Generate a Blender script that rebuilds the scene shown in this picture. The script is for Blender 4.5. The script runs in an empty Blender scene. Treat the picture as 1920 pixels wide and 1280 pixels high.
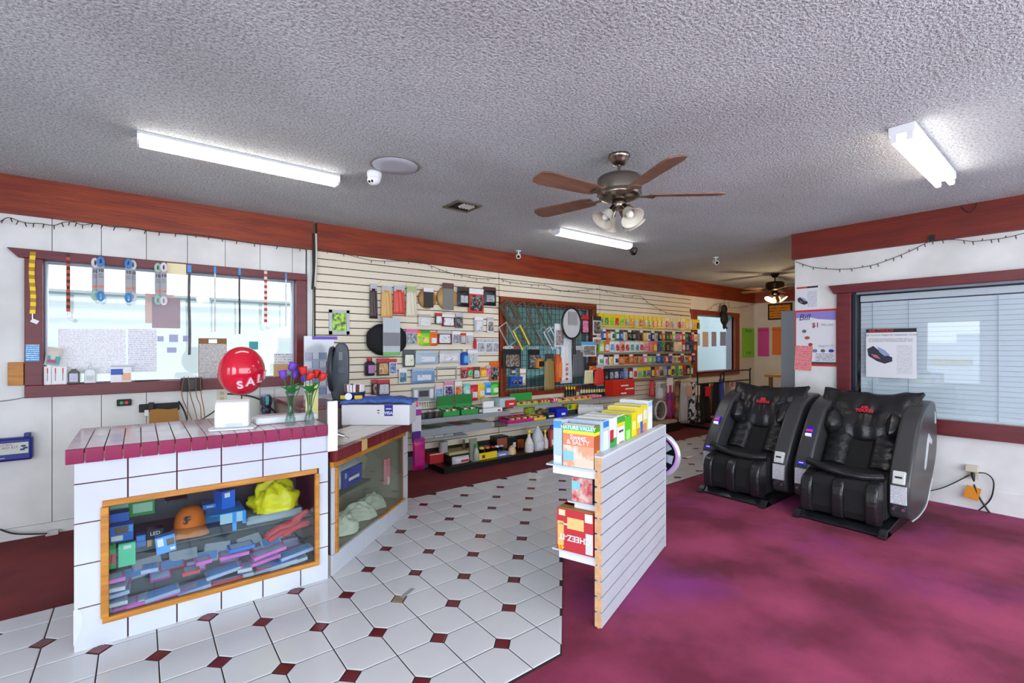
import bpy, bmesh, math, random
from mathutils import Vector, Matrix, noise
random.seed(7)
PI = math.pi
sc = bpy.context.scene
COL = sc.collection

# ------------------------------------------------------------------ camera, world, light, exposure
FPX, HZ, YAW, CAMH = 889.2, 650.6, 0.9050, 1.4
cd = bpy.data.cameras.new('camera'); cam = bpy.data.objects.new('camera', cd); COL.objects.link(cam)
cam.location = (0, 0, CAMH); cam.rotation_euler = (PI/2, 0, YAW - PI/2)
cd.sensor_width = 36; cd.lens = 36*FPX/1920; cd.shift_y = (HZ-640)/1920; cd.clip_start = .05
sc.camera = cam
w = bpy.data.worlds.new('sky'); sc.world = w; w.use_nodes = True
w.node_tree.nodes['Background'].inputs[0].default_value = (.80, .89, 1, 1)
w.node_tree.nodes['Background'].inputs[1].default_value = 5.5
def area(name, loc, rot, sx, sy, power, col):
    d = bpy.data.lights.new(name, 'AREA'); d.shape = 'RECTANGLE'; d.size = sx; d.size_y = sy; d.energy = power; d.color = col
    o = bpy.data.objects.new(name, d); COL.objects.link(o); o.location = loc; o.rotation_euler = rot; return o
area('storefront_daylight', (1.6, -2.35, 1.35), (PI/2, 0, 0), 6.4, 2.1, 40, (.82, .91, 1))       # through the shop front behind the camera
area('side_window_daylight', (-2.95, -.3, 1.35), (PI/2, 0, -PI/2), 2.6, 2.1, 60, (.78, .89, 1))
area('garage_skylight', (0.2, 5.75, 2.98), (.35, 0, 0), 5.2, 1.0, 560, (.97, .98, 1))  # fill lamp added to brighten the garage; the ceiling above is closed
area('garage_bay_skylight', (7.2, 6.8, 2.98), (0, 0, 0), 7.0, 2.6, 150, (.9, .97, 1))  # second added fill lamp, lifts the dark bay under its solid ceiling
sc.view_settings.view_transform = 'Standard'; sc.view_settings.look = 'None'
sc.view_settings.exposure = 0.14; sc.view_settings.gamma = 1; sc.view_settings.use_curve_mapping = False

# ------------------------------------------------------------------ pixel -> place
_F = Vector((math.cos(YAW), math.sin(YAW), 0)); _R = Vector((math.sin(YAW), -math.cos(YAW), 0)); _O = Vector((0, 0, CAMH))
def ray(u, v): return _F + _R*((u-960)/FPX) + Vector((0, 0, (HZ-v)/FPX))
def onY(u, v, Y): d = ray(u, v); return _O + d*(Y/d.y)
def onX(u, v, X): d = ray(u, v); return _O + d*(X/d.x)
def onZ(u, v, Z): d = ray(u, v); return _O + d*((Z-CAMH)/d.z)
def onP(u, v, p, n):
    d = ray(u, v); n = Vector(n); return _O + d*((Vector(p)-_O).dot(n)/d.dot(n))

# ------------------------------------------------------------------ materials
def lin(h):
    h = h.lstrip('#'); c = [int(h[i:i+2], 16)/255 for i in (0, 2, 4)]
    return tuple((x/12.92 if x <= .04045 else ((x+.055)/1.055)**2.4) for x in c) + (1,)
_m = {}
def mat(h, r=.5, m=0., e=0., coat=0.):
    k = (h, r, m, e, coat)
    if k in _m: return _m[k]
    M = bpy.data.materials.new('paint_'+h); M.use_nodes = True; b = M.node_tree.nodes['Principled BSDF']
    b.inputs['Base Color'].default_value = lin(h); b.inputs['Roughness'].default_value = r; b.inputs['Metallic'].default_value = m
    if e: b.inputs['Emission Color'].default_value = lin(h); b.inputs['Emission Strength'].default_value = e
    if coat: b.inputs['Coat Weight'].default_value = coat
    _m[k] = M; return M
def nmat(name, h1, h2, scale=4., r=.6, detail=6., bump=0., bscale=60., stretch=(1, 1, 1), lo=.35, hi=.65, m=0., coord='Object', h3=None, s3=1.5):
    M = bpy.data.materials.new(name); M.use_nodes = True; t = M.node_tree; N = t.nodes; L = t.links; b = N['Principled BSDF']
    tc = N.new('ShaderNodeTexCoord'); mp = N.new('ShaderNodeMapping'); mp.inputs['Scale'].default_value = stretch
    L.new(tc.outputs[coord], mp.inputs[0])
    n = N.new('ShaderNodeTexNoise'); n.inputs['Scale'].default_value = scale; n.inputs['Detail'].default_value = detail
    L.new(mp.outputs[0], n.inputs['Vector'])
    cr = N.new('ShaderNodeValToRGB'); cr.color_ramp.elements[0].position = lo; cr.color_ramp.elements[1].position = hi
    cr.color_ramp.elements[0].color = lin(h1); cr.color_ramp.elements[1].color = lin(h2)
    L.new(n.outputs['Fac'], cr.inputs[0]); out = cr.outputs[0]
    if h3:
        n3 = N.new('ShaderNodeTexNoise'); n3.inputs['Scale'].default_value = s3; n3.inputs['Detail'].default_value = 4
        L.new(mp.outputs[0], n3.inputs['Vector'])
        c3 = N.new('ShaderNodeValToRGB'); c3.color_ramp.elements[0].position = .52; c3.color_ramp.elements[1].position = .72
        L.new(n3.outputs['Fac'], c3.inputs[0])
        mx = N.new('ShaderNodeMixRGB'); mx.inputs[2].default_value = lin(h3); L.new(c3.outputs[0], mx.inputs[0]); L.new(out, mx.inputs[1]); out = mx.outputs[0]
    L.new(out, b.inputs['Base Color']); b.inputs['Roughness'].default_value = r; b.inputs['Metallic'].default_value = m
    if bump:
        n2 = N.new('ShaderNodeTexNoise'); n2.inputs['Scale'].default_value = bscale; n2.inputs['Detail'].default_value = 3
        L.new(mp.outputs[0], n2.inputs['Vector'])
        bp = N.new('ShaderNodeBump'); bp.inputs['Strength'].default_value = bump; bp.inputs['Distance'].default_value = .01
        L.new(n2.outputs['Fac'], bp.inputs['Height']); L.new(bp.outputs[0], b.inputs['Normal'])
    return M
def glass(name, tint='ffffff', ior=1.5, rough=0.):
    """thin pane: clear with a mirror share that grows towards grazing angles, the same from both sides"""
    M = bpy.data.materials.new(name); M.use_nodes = True; t = M.node_tree; N = t.nodes; L = t.links; N.clear()
    o = N.new('ShaderNodeOutputMaterial'); mx = N.new('ShaderNodeMixShader'); tr = N.new('ShaderNodeBsdfTransparent'); gl = N.new('ShaderNodeBsdfGlossy'); g = N.new('ShaderNodeNewGeometry')
    tr.inputs[0].default_value = lin(tint); gl.inputs['Roughness'].default_value = rough; r0 = ((ior-1)/(ior+1))**2
    d = N.new('ShaderNodeVectorMath'); d.operation = 'DOT_PRODUCT'; L.new(g.outputs['Incoming'], d.inputs[0]); L.new(g.outputs['Normal'], d.inputs[1])
    def mth(op, a, b=None):
        n = N.new('ShaderNodeMath'); n.operation = op
        for k, x in enumerate((a, b)):
            if x is None: continue
            if isinstance(x, (int, float)): n.inputs[k].default_value = x
            else: L.new(x, n.inputs[k])
        return n.outputs[0]
    f = mth('ADD', mth('MULTIPLY', mth('POWER', mth('SUBTRACT', 1., mth('ABSOLUTE', d.outputs['Value'])), 5.), 1-r0), r0)
    L.new(f, mx.inputs[0]); L.new(tr.outputs[0], mx.inputs[1]); L.new(gl.outputs[0], mx.inputs[2]); L.new(mx.outputs[0], o.inputs[0])
    return M
_art = {}
def art(h, k=0):
    """busy printed packaging in one main colour"""
    if (h, k) in _art: return _art[(h, k)]
    M = bpy.data.materials.new('pack_print_'+h); M.use_nodes = True; t = M.node_tree; N = t.nodes; L = t.links; b = N['Principled BSDF']; b.inputs['Roughness'].default_value = .28
    tc = N.new('ShaderNodeTexCoord'); oi = N.new('ShaderNodeObjectInfo'); ad = N.new('ShaderNodeVectorMath'); ad.operation = 'MULTIPLY_ADD'; ad.inputs[1].default_value = (1, 1, .8)
    cb = N.new('ShaderNodeCombineXYZ'); mm = N.new('ShaderNodeMath'); mm.operation = 'MULTIPLY'; mm.inputs[1].default_value = 37.; L.new(oi.outputs['Random'], mm.inputs[0])
    for q in range(3): L.new(mm.outputs[0], cb.inputs[q])
    L.new(tc.outputs['Object'], ad.inputs[0]); L.new(cb.outputs[0], ad.inputs[2])
    n = N.new('ShaderNodeTexNoise'); n.inputs['Scale'].default_value = 34; n.inputs['Detail'].default_value = 2; L.new(ad.outputs[0], n.inputs['Vector'])
    cr = N.new('ShaderNodeValToRGB'); e = cr.color_ramp.elements; c = lin(h); cr.color_ramp.interpolation = 'CONSTANT'
    e[0].position = 0; e[0].color = tuple(x*.45 for x in c[:3])+(1,); e[1].position = .37; e[1].color = c
    x = e.new(.54); x.color = tuple(min(1, y*.5+.35) for y in c[:3])+(1,); x = e.new(.63); x.color = c
    L.new(n.outputs['Fac'], cr.inputs[0]); L.new(cr.outputs[0], b.inputs['Base Color']); _art[(h, k)] = M; return M
def printed(name, paper, ink, rows=24., amount=.5, r=.6):
    """paper with lines of small print"""
    M = bpy.data.materials.new(name); M.use_nodes = True; t = M.node_tree; N = t.nodes; L = t.links; b = N['Principled BSDF']
    tc = N.new('ShaderNodeTexCoord'); sep = N.new('ShaderNodeSeparateXYZ'); L.new(tc.outputs['Generated'], sep.inputs[0])
    a = N.new('ShaderNodeMath'); a.operation = 'MULTIPLY'; a.inputs[1].default_value = rows; L.new(sep.outputs[2], a.inputs[0])
    f = N.new('ShaderNodeMath'); f.operation = 'FRACT'; L.new(a.outputs[0], f.inputs[0])
    g = N.new('ShaderNodeMath'); g.operation = 'GREATER_THAN'; g.inputs[1].default_value = .55; L.new(f.outputs[0], g.inputs[0])
    n = N.new('ShaderNodeTexNoise'); n.inputs['Scale'].default_value = 9; mp = N.new('ShaderNodeMapping'); mp.inputs['Scale'].default_value = (2.2, 2.2, rows/9)
    L.new(tc.outputs['Generated'], mp.inputs[0]); L.new(mp.outputs[0], n.inputs['Vector'])
    h = N.new('ShaderNodeMath'); h.operation = 'GREATER_THAN'; h.inputs[1].default_value = 1-amount; L.new(n.outputs['Fac'], h.inputs[0])
    q = N.new('ShaderNodeMath'); q.operation = 'MULTIPLY'; L.new(g.outputs[0], q.inputs[0]); L.new(h.outputs[0], q.inputs[1])
    mx = N.new('ShaderNodeMixRGB'); mx.inputs[1].default_value = lin(paper); mx.inputs[2].default_value = lin(ink); L.new(q.outputs[0], mx.inputs[0])
    L.new(mx.outputs[0], b.inputs['Base Color']); b.inputs['Roughness'].default_value = r
    return M

# ------------------------------------------------------------------ meshes
class MB:
    def __init__(s): s.v = []; s.f = []; s.mi = []; s.sm = []; s.T = Matrix()
    def add(s, vs, fs, mi=0, sm=False):
        o = len(s.v); s.v += [tuple(s.T @ Vector(p)) for p in vs]
        for f in fs: s.f.append([i+o for i in f]); s.mi.append(mi); s.sm.append(sm)
        return s
    def box(s, x0, y0, z0, x1, y1, z1, mi=0):
        x0, x1 = sorted((x0, x1)); y0, y1 = sorted((y0, y1)); z0, z1 = sorted((z0, z1))
        return s.add([(x0,y0,z0),(x1,y0,z0),(x1,y1,z0),(x0,y1,z0),(x0,y0,z1),(x1,y0,z1),(x1,y1,z1),(x0,y1,z1)],
              [(0,3,2,1),(4,5,6,7),(0,1,5,4),(1,2,6,5),(2,3,7,6),(3,0,4,7)], mi)
    def prism(s, pts, ax, a, b, mi=0, sm=False):
        """polygon pts (2d) extruded from a to b along axis; pts are the two other coordinates in xyz order"""
        def q(p, t): return (t, p[0], p[1]) if ax == 'x' else (p[0], t, p[1]) if ax == 'y' else (p[0], p[1], t)
        n = len(pts); vs = [q(p, a) for p in pts] + [q(p, b) for p in pts]
        ar = sum(pts[i][0]*pts[(i+1) % n][1]-pts[(i+1) % n][0]*pts[i][1] for i in range(n))
        fl = (ar > 0) ^ (ax == 'y') ^ (b < a)
        A = list(range(n)); B = [i+n for i in A]
        s.add(vs, [A[::-1] if fl else A, B if fl else B[::-1]], mi)
        side = [(i, (i+1) % n, (i+1) % n+n, i+n) if fl else (i+n, (i+1) % n+n, (i+1) % n, i) for i in range(n)]
        o = len(s.v)-2*n
        for f in side: s.f.append([i+o for i in f]); s.mi.append(mi); s.sm.append(sm)
        return s
    def cyl(s, p0, p1, r0, r1=None, n=12, mi=0, cap=True, sm=True):
        r1 = r0 if r1 is None else r1; p0 = Vector(p0); p1 = Vector(p1); d = (p1-p0).normalized()
        a = d.orthogonal().normalized(); b = d.cross(a); vs = []
        for p, r in ((p0, r0), (p1, r1)):
            for i in range(n): t = 2*PI*i/n; vs.append(p+a*(r*math.cos(t))+b*(r*math.sin(t)))
        s.add(vs, [(i, (i+1) % n, (i+1) % n+n, i+n) for i in range(n)], mi, sm)
        if cap: s.add(vs[:n], [tuple(range(n))[::-1]], mi); s.add(vs[n:], [tuple(range(n))], mi)
        return s
    def tube(s, pts, r, n=6, mi=0, closed=False):
        P = [Vector(p) for p in pts]; rr = r if isinstance(r, (list, tuple)) else [r]*len(P); vs = []; a = None
        for i, p in enumerate(P):
            d = (P[(i+1) % len(P)]-P[i-1]) if closed else (P[min(i+1, len(P)-1)]-P[max(i-1, 0)])
            d = d.normalized() if d.length > 1e-9 else Vector((0, 0, 1))
            a = d.orthogonal().normalized() if a is None else (a-d*a.dot(d)); a = a.normalized() if a.length > 1e-6 else d.orthogonal().normalized(); b = d.cross(a)
            for k in range(n): t = 2*PI*k/n; vs.append(p+a*(rr[i]*math.cos(t))+b*(rr[i]*math.sin(t)))
        m = len(P); fs = []
        for i in range(m if closed else m-1):
            for k in range(n): j = (i+1) % m; fs.append((i*n+k, i*n+(k+1) % n, j*n+(k+1) % n, j*n+k))
        s.add(vs, fs, mi, True)
        if not closed: s.add(vs[:n], [tuple(range(n))[::-1]], mi); s.add(vs[-n:], [tuple(range(n))], mi)
        return s
    def lathe(s, prof, n=24, mi=0, sm=True):
        """profile (r,z) about local z"""
        vs = []; fs = []
        for r, z in prof:
            for k in range(n): t = 2*PI*k/n; vs.append((r*math.cos(t), r*math.sin(t), z))
        for i in range(len(prof)-1):
            for k in range(n): fs.append((i*n+k, i*n+(k+1) % n, (i+1)*n+(k+1) % n, (i+1)*n+k))
        return s.add(vs, fs, mi, sm)
    def grid(s, fn, nu, nv, mi=0, sm=True, flip=False):
        vs = [fn(i/nu, j/nv) for j in range(nv+1) for i in range(nu+1)]; fs = []
        for j in range(nv):
            for i in range(nu):
                a = j*(nu+1)+i; q = (a, a+1, a+nu+2, a+nu+1); fs.append(q[::-1] if flip else q)
        return s.add(vs, fs, mi, sm)
    def ball(s, c, r, n=16, mi=0):
        r = r if isinstance(r, (list, tuple)) else (r, r, r); c = Vector(c)
        return s.grid(lambda a, b: (c.x+r[0]*math.sin(PI*b)*math.cos(2*PI*a), c.y+r[1]*math.sin(PI*b)*math.sin(2*PI*a), c.z-r[2]*math.cos(PI*b)), n, max(6, n//2), mi)
    def pillow(s, w, h, d, nu=8, nv=8, amp=0., seed=0, mi=0, p=.5, rd=0.):
        """soft bag lying in the xz plane, centred, front towards -y"""
        for sg in (-1, 1):
            def fn(a, b, sg=sg):
                x = (a-.5)*w; z = (b-.5)*h; k = max(0, (1-(2*a-1)**2)*(1-(2*b-1)**2))**p
                n_ = noise.noise(Vector((x*18+seed, z*18, seed*3.1)))*amp*k
                x, z = x*(1-rd*(2*b-1)**4), z*(1-rd*(2*a-1)**4)
                return (x, sg*(d/2*k+n_), z)
            s.grid(fn, nu, nv, mi, True, flip=(sg > 0))
        return s
    def build(s, name, mats, parent=None, loc=None, bevel=0., seg=2, rot=None):
        me = bpy.data.meshes.new(name); me.from_pydata(s.v, [], s.f)
        for m in (mats if isinstance(mats, (list, tuple)) else [mats]): me.materials.append(m)
        me.polygons.foreach_set('material_index', s.mi); me.polygons.foreach_set('use_smooth', s.sm); me.update()
        o = bpy.data.objects.new(name, me); COL.objects.link(o)
        if parent: o.parent = parent
        if loc is not None: o.location = loc
        if rot is not None: o.rotation_euler = rot
        if bevel:
            b = o.modifiers.new('bevel', 'BEVEL'); b.width = bevel; b.segments = seg; b.limit_method = 'ANGLE'; b.angle_limit = .6
        return o
def tag(o, label=None, cat=None, group=None, kind=None):
    if label: o['label'] = label
    if cat: o['category'] = cat
    if group: o['group'] = group
    if kind: o['kind'] = kind
    return o
def thing(name, label, cat, loc=(0, 0, 0), rz=0, group=None):
    o = bpy.data.objects.new(name, None); COL.objects.link(o); o.location = loc; o.rotation_euler = (0, 0, rz); o.empty_display_size = .1
    return tag(o, label, cat, group)
def struct(name, mb, m, label=None, parent=None, cat=None):
    o = mb.build(name, m, parent)
    if not parent: tag(o, label, cat, None, 'structure')
    return o
def B(*a): return MB().box(*a)
def crom(pts, k=6, closed=False):
    """smooth curve through points"""
    P = [Vector(p) for p in pts]; n = len(P); out = []
    for i in range(n if closed else n-1):
        p0, p1, p2, p3 = (P[(i+j) % n] if closed else P[min(max(i+j, 0), n-1)] for j in (-1, 0, 1, 2))
        for t in range(k):
            t /= k; out.append(.5*((2*p1)+(p2-p0)*t+(2*p0-5*p1+4*p2-p3)*t*t+(3*p1-p0-3*p2+p3)*t**3))
    if not closed: out.append(P[-1])
    return out
TEXTQ = []
def text(s, size, m, parent, M, name='lettering', ext=.0008, sx=1., align='CENTER', shear=0., bold=0.):
    """flat lettering in local xy of matrix M (relative to the parent); converted to mesh at the end"""
    TEXTQ.append((s, size, m, parent, M, name, ext, sx, align, shear, bold))
def XZ(x, y, z, rz=0., tilt=0.):
    """frame whose text faces -y (reads along +x, up +z)"""
    return Matrix.Translation((x, y, z)) @ Matrix.Rotation(rz, 4, 'Z') @ Matrix.Rotation(PI/2, 4, 'X') @ Matrix.Rotation(tilt, 4, 'Z')
def flush_text():
    tmp = []
    for q in TEXTQ:
        c = bpy.data.curves.new(q[5], 'FONT'); c.body = q[0]; c.size = q[1]; c.extrude = q[6]; c.align_x = q[8]; c.align_y = 'CENTER'; c.resolution_u = 3; c.shear = q[9]; c.offset = q[10]
        o = bpy.data.objects.new('tmp', c); COL.objects.link(o); tmp.append(o)
    bpy.context.view_layer.update(); dg = bpy.context.evaluated_depsgraph_get()
    for q, o in zip(TEXTQ, tmp):
        me = bpy.data.meshes.new_from_object(o.evaluated_get(dg)); me.materials.clear(); me.materials.append(q[2])
        me.transform(q[4] @ Matrix.Diagonal((q[7], 1, 1, 1)))
        n = bpy.data.objects.new(q[5], me); COL.objects.link(n); n.parent = q[3]
    for o in tmp:
        c = o.data; bpy.data.objects.remove(o); bpy.data.curves.remove(c)
# ================================================================== the setting
YW, XW, ZC = 4.95, 5.68, 2.636
M_white = nmat('white_wall_paint', 'd3d3d0', 'e4e4e2', 3, .55)
M_groove = mat('6f6a62', .8)
M_warm = nmat('warm_wall_paint', 'dcd6cb', 'e6e1d8', 3, .6)
M_beam = nmat('red_beam_stain', '742004', '903404', 2.2, .55, 8, .25, 8, (1, 1, 9), coord='Object')
M_beam2 = nmat('maroon_beam_stain', '641606', '761e08', 2.2, .55, 8, .2, 8, (1, 1, 9))
M_frame = nmat('maroon_frame_paint', '5e1a20', '6e2226', 3, .4, 6, .1, 12, (1, 1, 6))
M_frameo = nmat('rust_frame_paint', '7c2c14', '8c3a1c', 3, .4, 6, .1, 12, (1, 1, 6))
M_slat = nmat('cream_slat', 'e2d5bc', 'eadfca', 2, .45)
M_dark = mat('2c211a', .8)
M_tile = nmat('glazed_white_tile', 'c9cacd', 'd4d5d7', 1.3, .16)
M_dot = nmat('glazed_oxblood_tile', '5e1420', '6e1c26', 3, .2)
M_grout = mat('2b1b1a', .9)
M_pane = glass('window_glass', 'eef6f6')
M_black = mat('0d0d0f', .45); M_blackm = mat('17171a', .6); M_wht = mat('e9eaec', .4); M_chrome = mat('c8cace', .18, 1.); M_grey = mat('8b9096', .4)
M_steel = mat('9aa0a6', .35, .6); M_orangewood = nmat('orange_oak', 'a86a1c', 'c8862e', 5, .45, 6, .15, 20, (1, 8, 8))

# carpet
M_carpet = nmat('blotchy_red_carpet', '741c3a', 'a63e62', 1.5, .95, 8, .5, 240, h3='8f307a', s3=.9, lo=.38, hi=.62)  # random mix of red and purple patches, dark blotches laid over below
def ramp_carpet():
    t = M_carpet.node_tree; N = t.nodes; L = t.links; b = N['Principled BSDF']
    src = b.inputs['Base Color'].links[0].from_socket
    tc = N.new('ShaderNodeTexCoord'); n = N.new('ShaderNodeTexNoise'); n.inputs['Scale'].default_value = 1.7; n.inputs['Detail'].default_value = 5; n.inputs['Roughness'].default_value = .6
    L.new(tc.outputs['Object'], n.inputs['Vector']); cr = N.new('ShaderNodeValToRGB'); cr.color_ramp.elements[0].position = .52; cr.color_ramp.elements[1].position = .74
    cr.color_ramp.elements[1].color = (.75, .75, .75, 1)
    L.new(n.outputs['Fac'], cr.inputs[0]); mx = N.new('ShaderNodeMixRGB'); mx.inputs[2].default_value = lin('4c1426'); L.new(cr.outputs[0], mx.inputs[0]); L.new(src, mx.inputs[1]); L.new(mx.outputs[0], b.inputs['Base Color'])
ramp_carpet()
M_carpet2 = nmat('dark_red_carpet', '5a141a', '742024', 2.2, .95, 8, .5, 240)
struct('floor', B(-2.8, -2.2, -.08, 10.8, 5.0, 0), M_carpet, 'blotchy magenta red carpet covering the shop floor', cat='floor')
# darker red carpet strips along the product wall and behind the counter
tag(B(-2.6, 3.51, 0, 10.68, 4.948, .003).build('floor', M_carpet2), 'dark oxblood carpet strip in front of the slatted wall', 'floor', None, 'structure')

# ceramic floor: clipped-corner tiles with small oxblood squares
TX, TY, OX, OY, CL, G = .2128, .2233, .7054, 2.4553, .0445, .0026
tf = MB()
path = [(-1.9, 1.553), (1.507, 1.553), (2.755, 2.82), (7.6, 2.82), (7.6, 4.035), (-.1, 4.035), (-.1, 3.51), (-1.9, 3.51)]
tf.prism(path, 'z', .0005, .0035)
tiled = struct('floor_tiled', tf, M_grout, 'white ceramic floor of clipped-corner tiles with oxblood accent squares', cat='floor')
def inside(x, y):
    if y < 1.553 or y > 4.035 or x < -1.9 or x > 7.6: return False
    if y > 3.51 and x < -.1: return False
    if y < 2.82 and x > 1.507 + (y-1.553)*.985: return False
    return True
def clip(poly):
    """keep the part of a convex tile inside the tiled area (diagonal carpet edge, straight far edges)"""
    def cut(P, f):
        out = []
        for i in range(len(P)):
            a, b = P[i], P[(i+1) % len(P)]; fa, fb = f(a), f(b)
            if fa >= 0: out.append(a)
            if (fa >= 0) != (fb >= 0): t = fa/(fa-fb); out.append((a[0]+(b[0]-a[0])*t, a[1]+(b[1]-a[1])*t))
        return out
    P = cut(poly, lambda p: p[1]-1.555); P = cut(P, lambda p: 4.033-p[1]) if P else P
    cy = sum(p[1] for p in poly)/len(poly); cx = sum(p[0] for p in poly)/len(poly)
    if P and cx > 1.2 and cy < 2.9:
        if cx < 2.85: P = cut(P, lambda p: (1.505+(p[1]-1.553)*.985)-p[0]) if cy < 2.75 else P
        if P and (cx >= 2.85 or cy >= 2.75): P = cut(P, lambda p: max(p[1]-2.822, (1.505+(p[1]-1.553)*.985)-p[0]))
    if P and cx < -.05: P = cut(P, lambda p: 3.508-p[1])
    return P
tiles = []; tmesh = {}
for j in range(-5, 8):
    for i in range(-13, 34):
        x0, y0 = OX+i*TX+G, OY+j*TY+G; x1, y1 = OX+(i+1)*TX-G, OY+(j+1)*TY-G; c = CL+.002
        if (i+j) % 2 == 0: p = [(x0+c, y0), (x1, y0), (x1, y1-c), (x1-c, y1), (x0, y1), (x0, y0+c)]
        else: p = [(x0, y0), (x1-c, y0), (x1, y0+c), (x1, y1), (x0+c, y1), (x0, y1-c)]
        q = clip(p)
        if len(q) < 3: continue
        ar = abs(sum(q[k][0]*q[(k+1) % len(q)][1]-q[(k+1) % len(q)][0]*q[k][1] for k in range(len(q))))/2
        if ar < .002: continue
        mx, my = sum(a[0] for a in q)/len(q), sum(a[1] for a in q)/len(q)
        if mx > 1.9 and my > 2.8 and mx < 2.2 and my > 4.0: continue
        d = mx*_F.x+my*_F.y; u = 960+FPX*(mx*_R.x+my*_R.y)/d if d > .3 else -999
        vv = HZ+FPX*CAMH/d if d > .3 else 9999
        hid = (-.2 < mx < .86 and my > 3.0) or (mx > .9 and my-2.95 > (mx-.9)*.87 and mx < 1.75)
        vis = -20 < u < 1940 and vv < 1300 and not hid
        tiles.append((0 if vis else 1, d, q, p, mx, my))
tiles.sort(key=lambda t: (t[0], t[1]))
def tile_mb(q, top=.0065, b=.004):
    cx, cy = sum(a[0] for a in q)/len(q), sum(a[1] for a in q)/len(q)
    m = MB(); n = len(q)
    def ins(s): return [(cx+(a[0]-cx)*(1-s/max(.02, math.hypot(a[0]-cx, a[1]-cy))), cy+(a[1]-cy)*(1-s/max(.02, math.hypot(a[0]-cx, a[1]-cy)))) for a in q]
    r0 = [(x-cx, y-cy, .001) for x, y in q]; r1 = [(x-cx, y-cy, top-.002) for x, y in q]; r2 = [(x-cx, y-cy, top) for x, y in ins(b)]
    ccw = sum(q[k][0]*q[(k+1) % n][1]-q[(k+1) % n][0]*q[k][1] for k in range(n)) > 0
    fs = []
    for a in (0, n):
        for k in range(n): f = (a+k, a+(k+1) % n, a+n+(k+1) % n, a+n+k); fs.append(f if ccw else f[::-1])
    t = tuple(range(2*n, 3*n)); fs.append(t if ccw else t[::-1])
    m.add(r0+r1+r2, fs); return m, cx, cy
rest = MB(); k_ = 0
for vis, d, q, p, mx, my in tiles:
    if vis == 0 and k_ < 300:
        key = tuple((round(a[0]-mx, 3), round(a[1]-my, 3)) for a in q)
        if key in tmesh: o = bpy.data.objects.new('tile', tmesh[key]); COL.objects.link(o); o.parent = tiled; o.location = (mx, my, 0)
        else:
            m, cx, cy = tile_mb(q); o = m.build('tile', M_tile, tiled, (cx, cy, 0)); tmesh[key] = o.data
        k_ += 1
    else:
        m, cx, cy = tile_mb(q); rest.T = Matrix.Translation((cx, cy, 0)); rest.add(m.v, m.f)
if rest.v: o = rest.build('far_tiles', M_tile, tiled); o['kind'] = 'stuff'
dot_me = None
for j in range(-4, 8):
    for i in range(-12, 33):
        if (i+j) % 2: continue
        x, y = OX+i*TX, OY+j*TY
        if not inside(x, y) or not inside(x+.03, y-.03) or not inside(x-.03, y+.03): continue
        d = x*_F.x+y*_F.y
        if d < .3: continue
        u = 960+FPX*(x*_R.x+y*_R.y)/d; vv = HZ+FPX*CAMH/d
        if not (-20 < u < 1940 and vv < 1310): continue
        if (-.2 < x < .86 and y > 3.0) or (x > .9 and y-2.95 > (x-.9)*.87 and x < 1.75): continue
        if dot_me is None:
            c = CL-.002; m, cx, cy = tile_mb([(c, 0), (0, c), (-c, 0), (0, -c)], .006, .003); o = m.build('accent_tile', M_dot, tiled, (x, y, 0)); dot_me = o.data
        else: o = bpy.data.objects.new('accent_tile', dot_me); COL.objects.link(o); o.parent = tiled; o.location = (x, y, 0)
        if (i, j) == (2, 0):
            o.data = dot_me.copy(); o.data.materials[0] = mat('8a7458', .7); o['label'] = 'bare tan patch where an accent square is missing'

# ceiling
M_ceil = bpy.data.materials.new('popcorn_ceiling'); M_ceil.use_nodes = True
def popcorn():
    t = M_ceil.node_tree; N = t.nodes; L = t.links; b = N['Principled BSDF']; b.inputs['Roughness'].default_value = .9
    tc = N.new('ShaderNodeTexCoord'); n = N.new('ShaderNodeTexNoise'); n.inputs['Scale'].default_value = 74; n.inputs['Detail'].default_value = 3; n.inputs['Roughness'].default_value = .6
    n2 = N.new('ShaderNodeTexNoise'); n2.inputs['Scale'].default_value = 1.1; n2.inputs['Detail'].default_value = 4
    L.new(tc.outputs['Object'], n.inputs['Vector']); L.new(tc.outputs['Object'], n2.inputs['Vector'])
    cr = N.new('ShaderNodeValToRGB'); cr.color_ramp.elements[0].color = lin('a4a8ab'); cr.color_ramp.elements[1].color = lin('d2d5d7'); cr.color_ramp.elements[0].position = .38; cr.color_ramp.elements[1].position = .55
    L.new(n.outputs['Fac'], cr.inputs[0])
    c2 = N.new('ShaderNodeValToRGB'); c2.color_ramp.elements[0].color = (.86, .85, .84, 1); c2.color_ramp.elements[1].color = (1, 1, 1, 1); c2.color_ramp.elements[0].position = .35; c2.color_ramp.elements[1].position = .6
    L.new(n2.outputs['Fac'], c2.inputs[0]); mx = N.new('ShaderNodeMixRGB'); mx.blend_type = 'MULTIPLY'; mx.inputs[0].default_value = 1
    L.new(cr.outputs[0], mx.inputs[1]); L.new(c2.outputs[0], mx.inputs[2]); L.new(mx.outputs[0], b.inputs['Base Color'])
    bp = N.new('ShaderNodeBump'); bp.inputs['Strength'].default_value = 1.; bp.inputs['Distance'].default_value = .02; L.new(n.outputs['Fac'], bp.inputs['Height']); L.new(bp.outputs[0], b.inputs['Normal'])
popcorn()
struct('ceiling', B(-2.8, -2.2, ZC, 10.8, 5.0, ZC+.1), M_ceil, 'grey popcorn textured ceiling', cat='ceiling')

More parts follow.
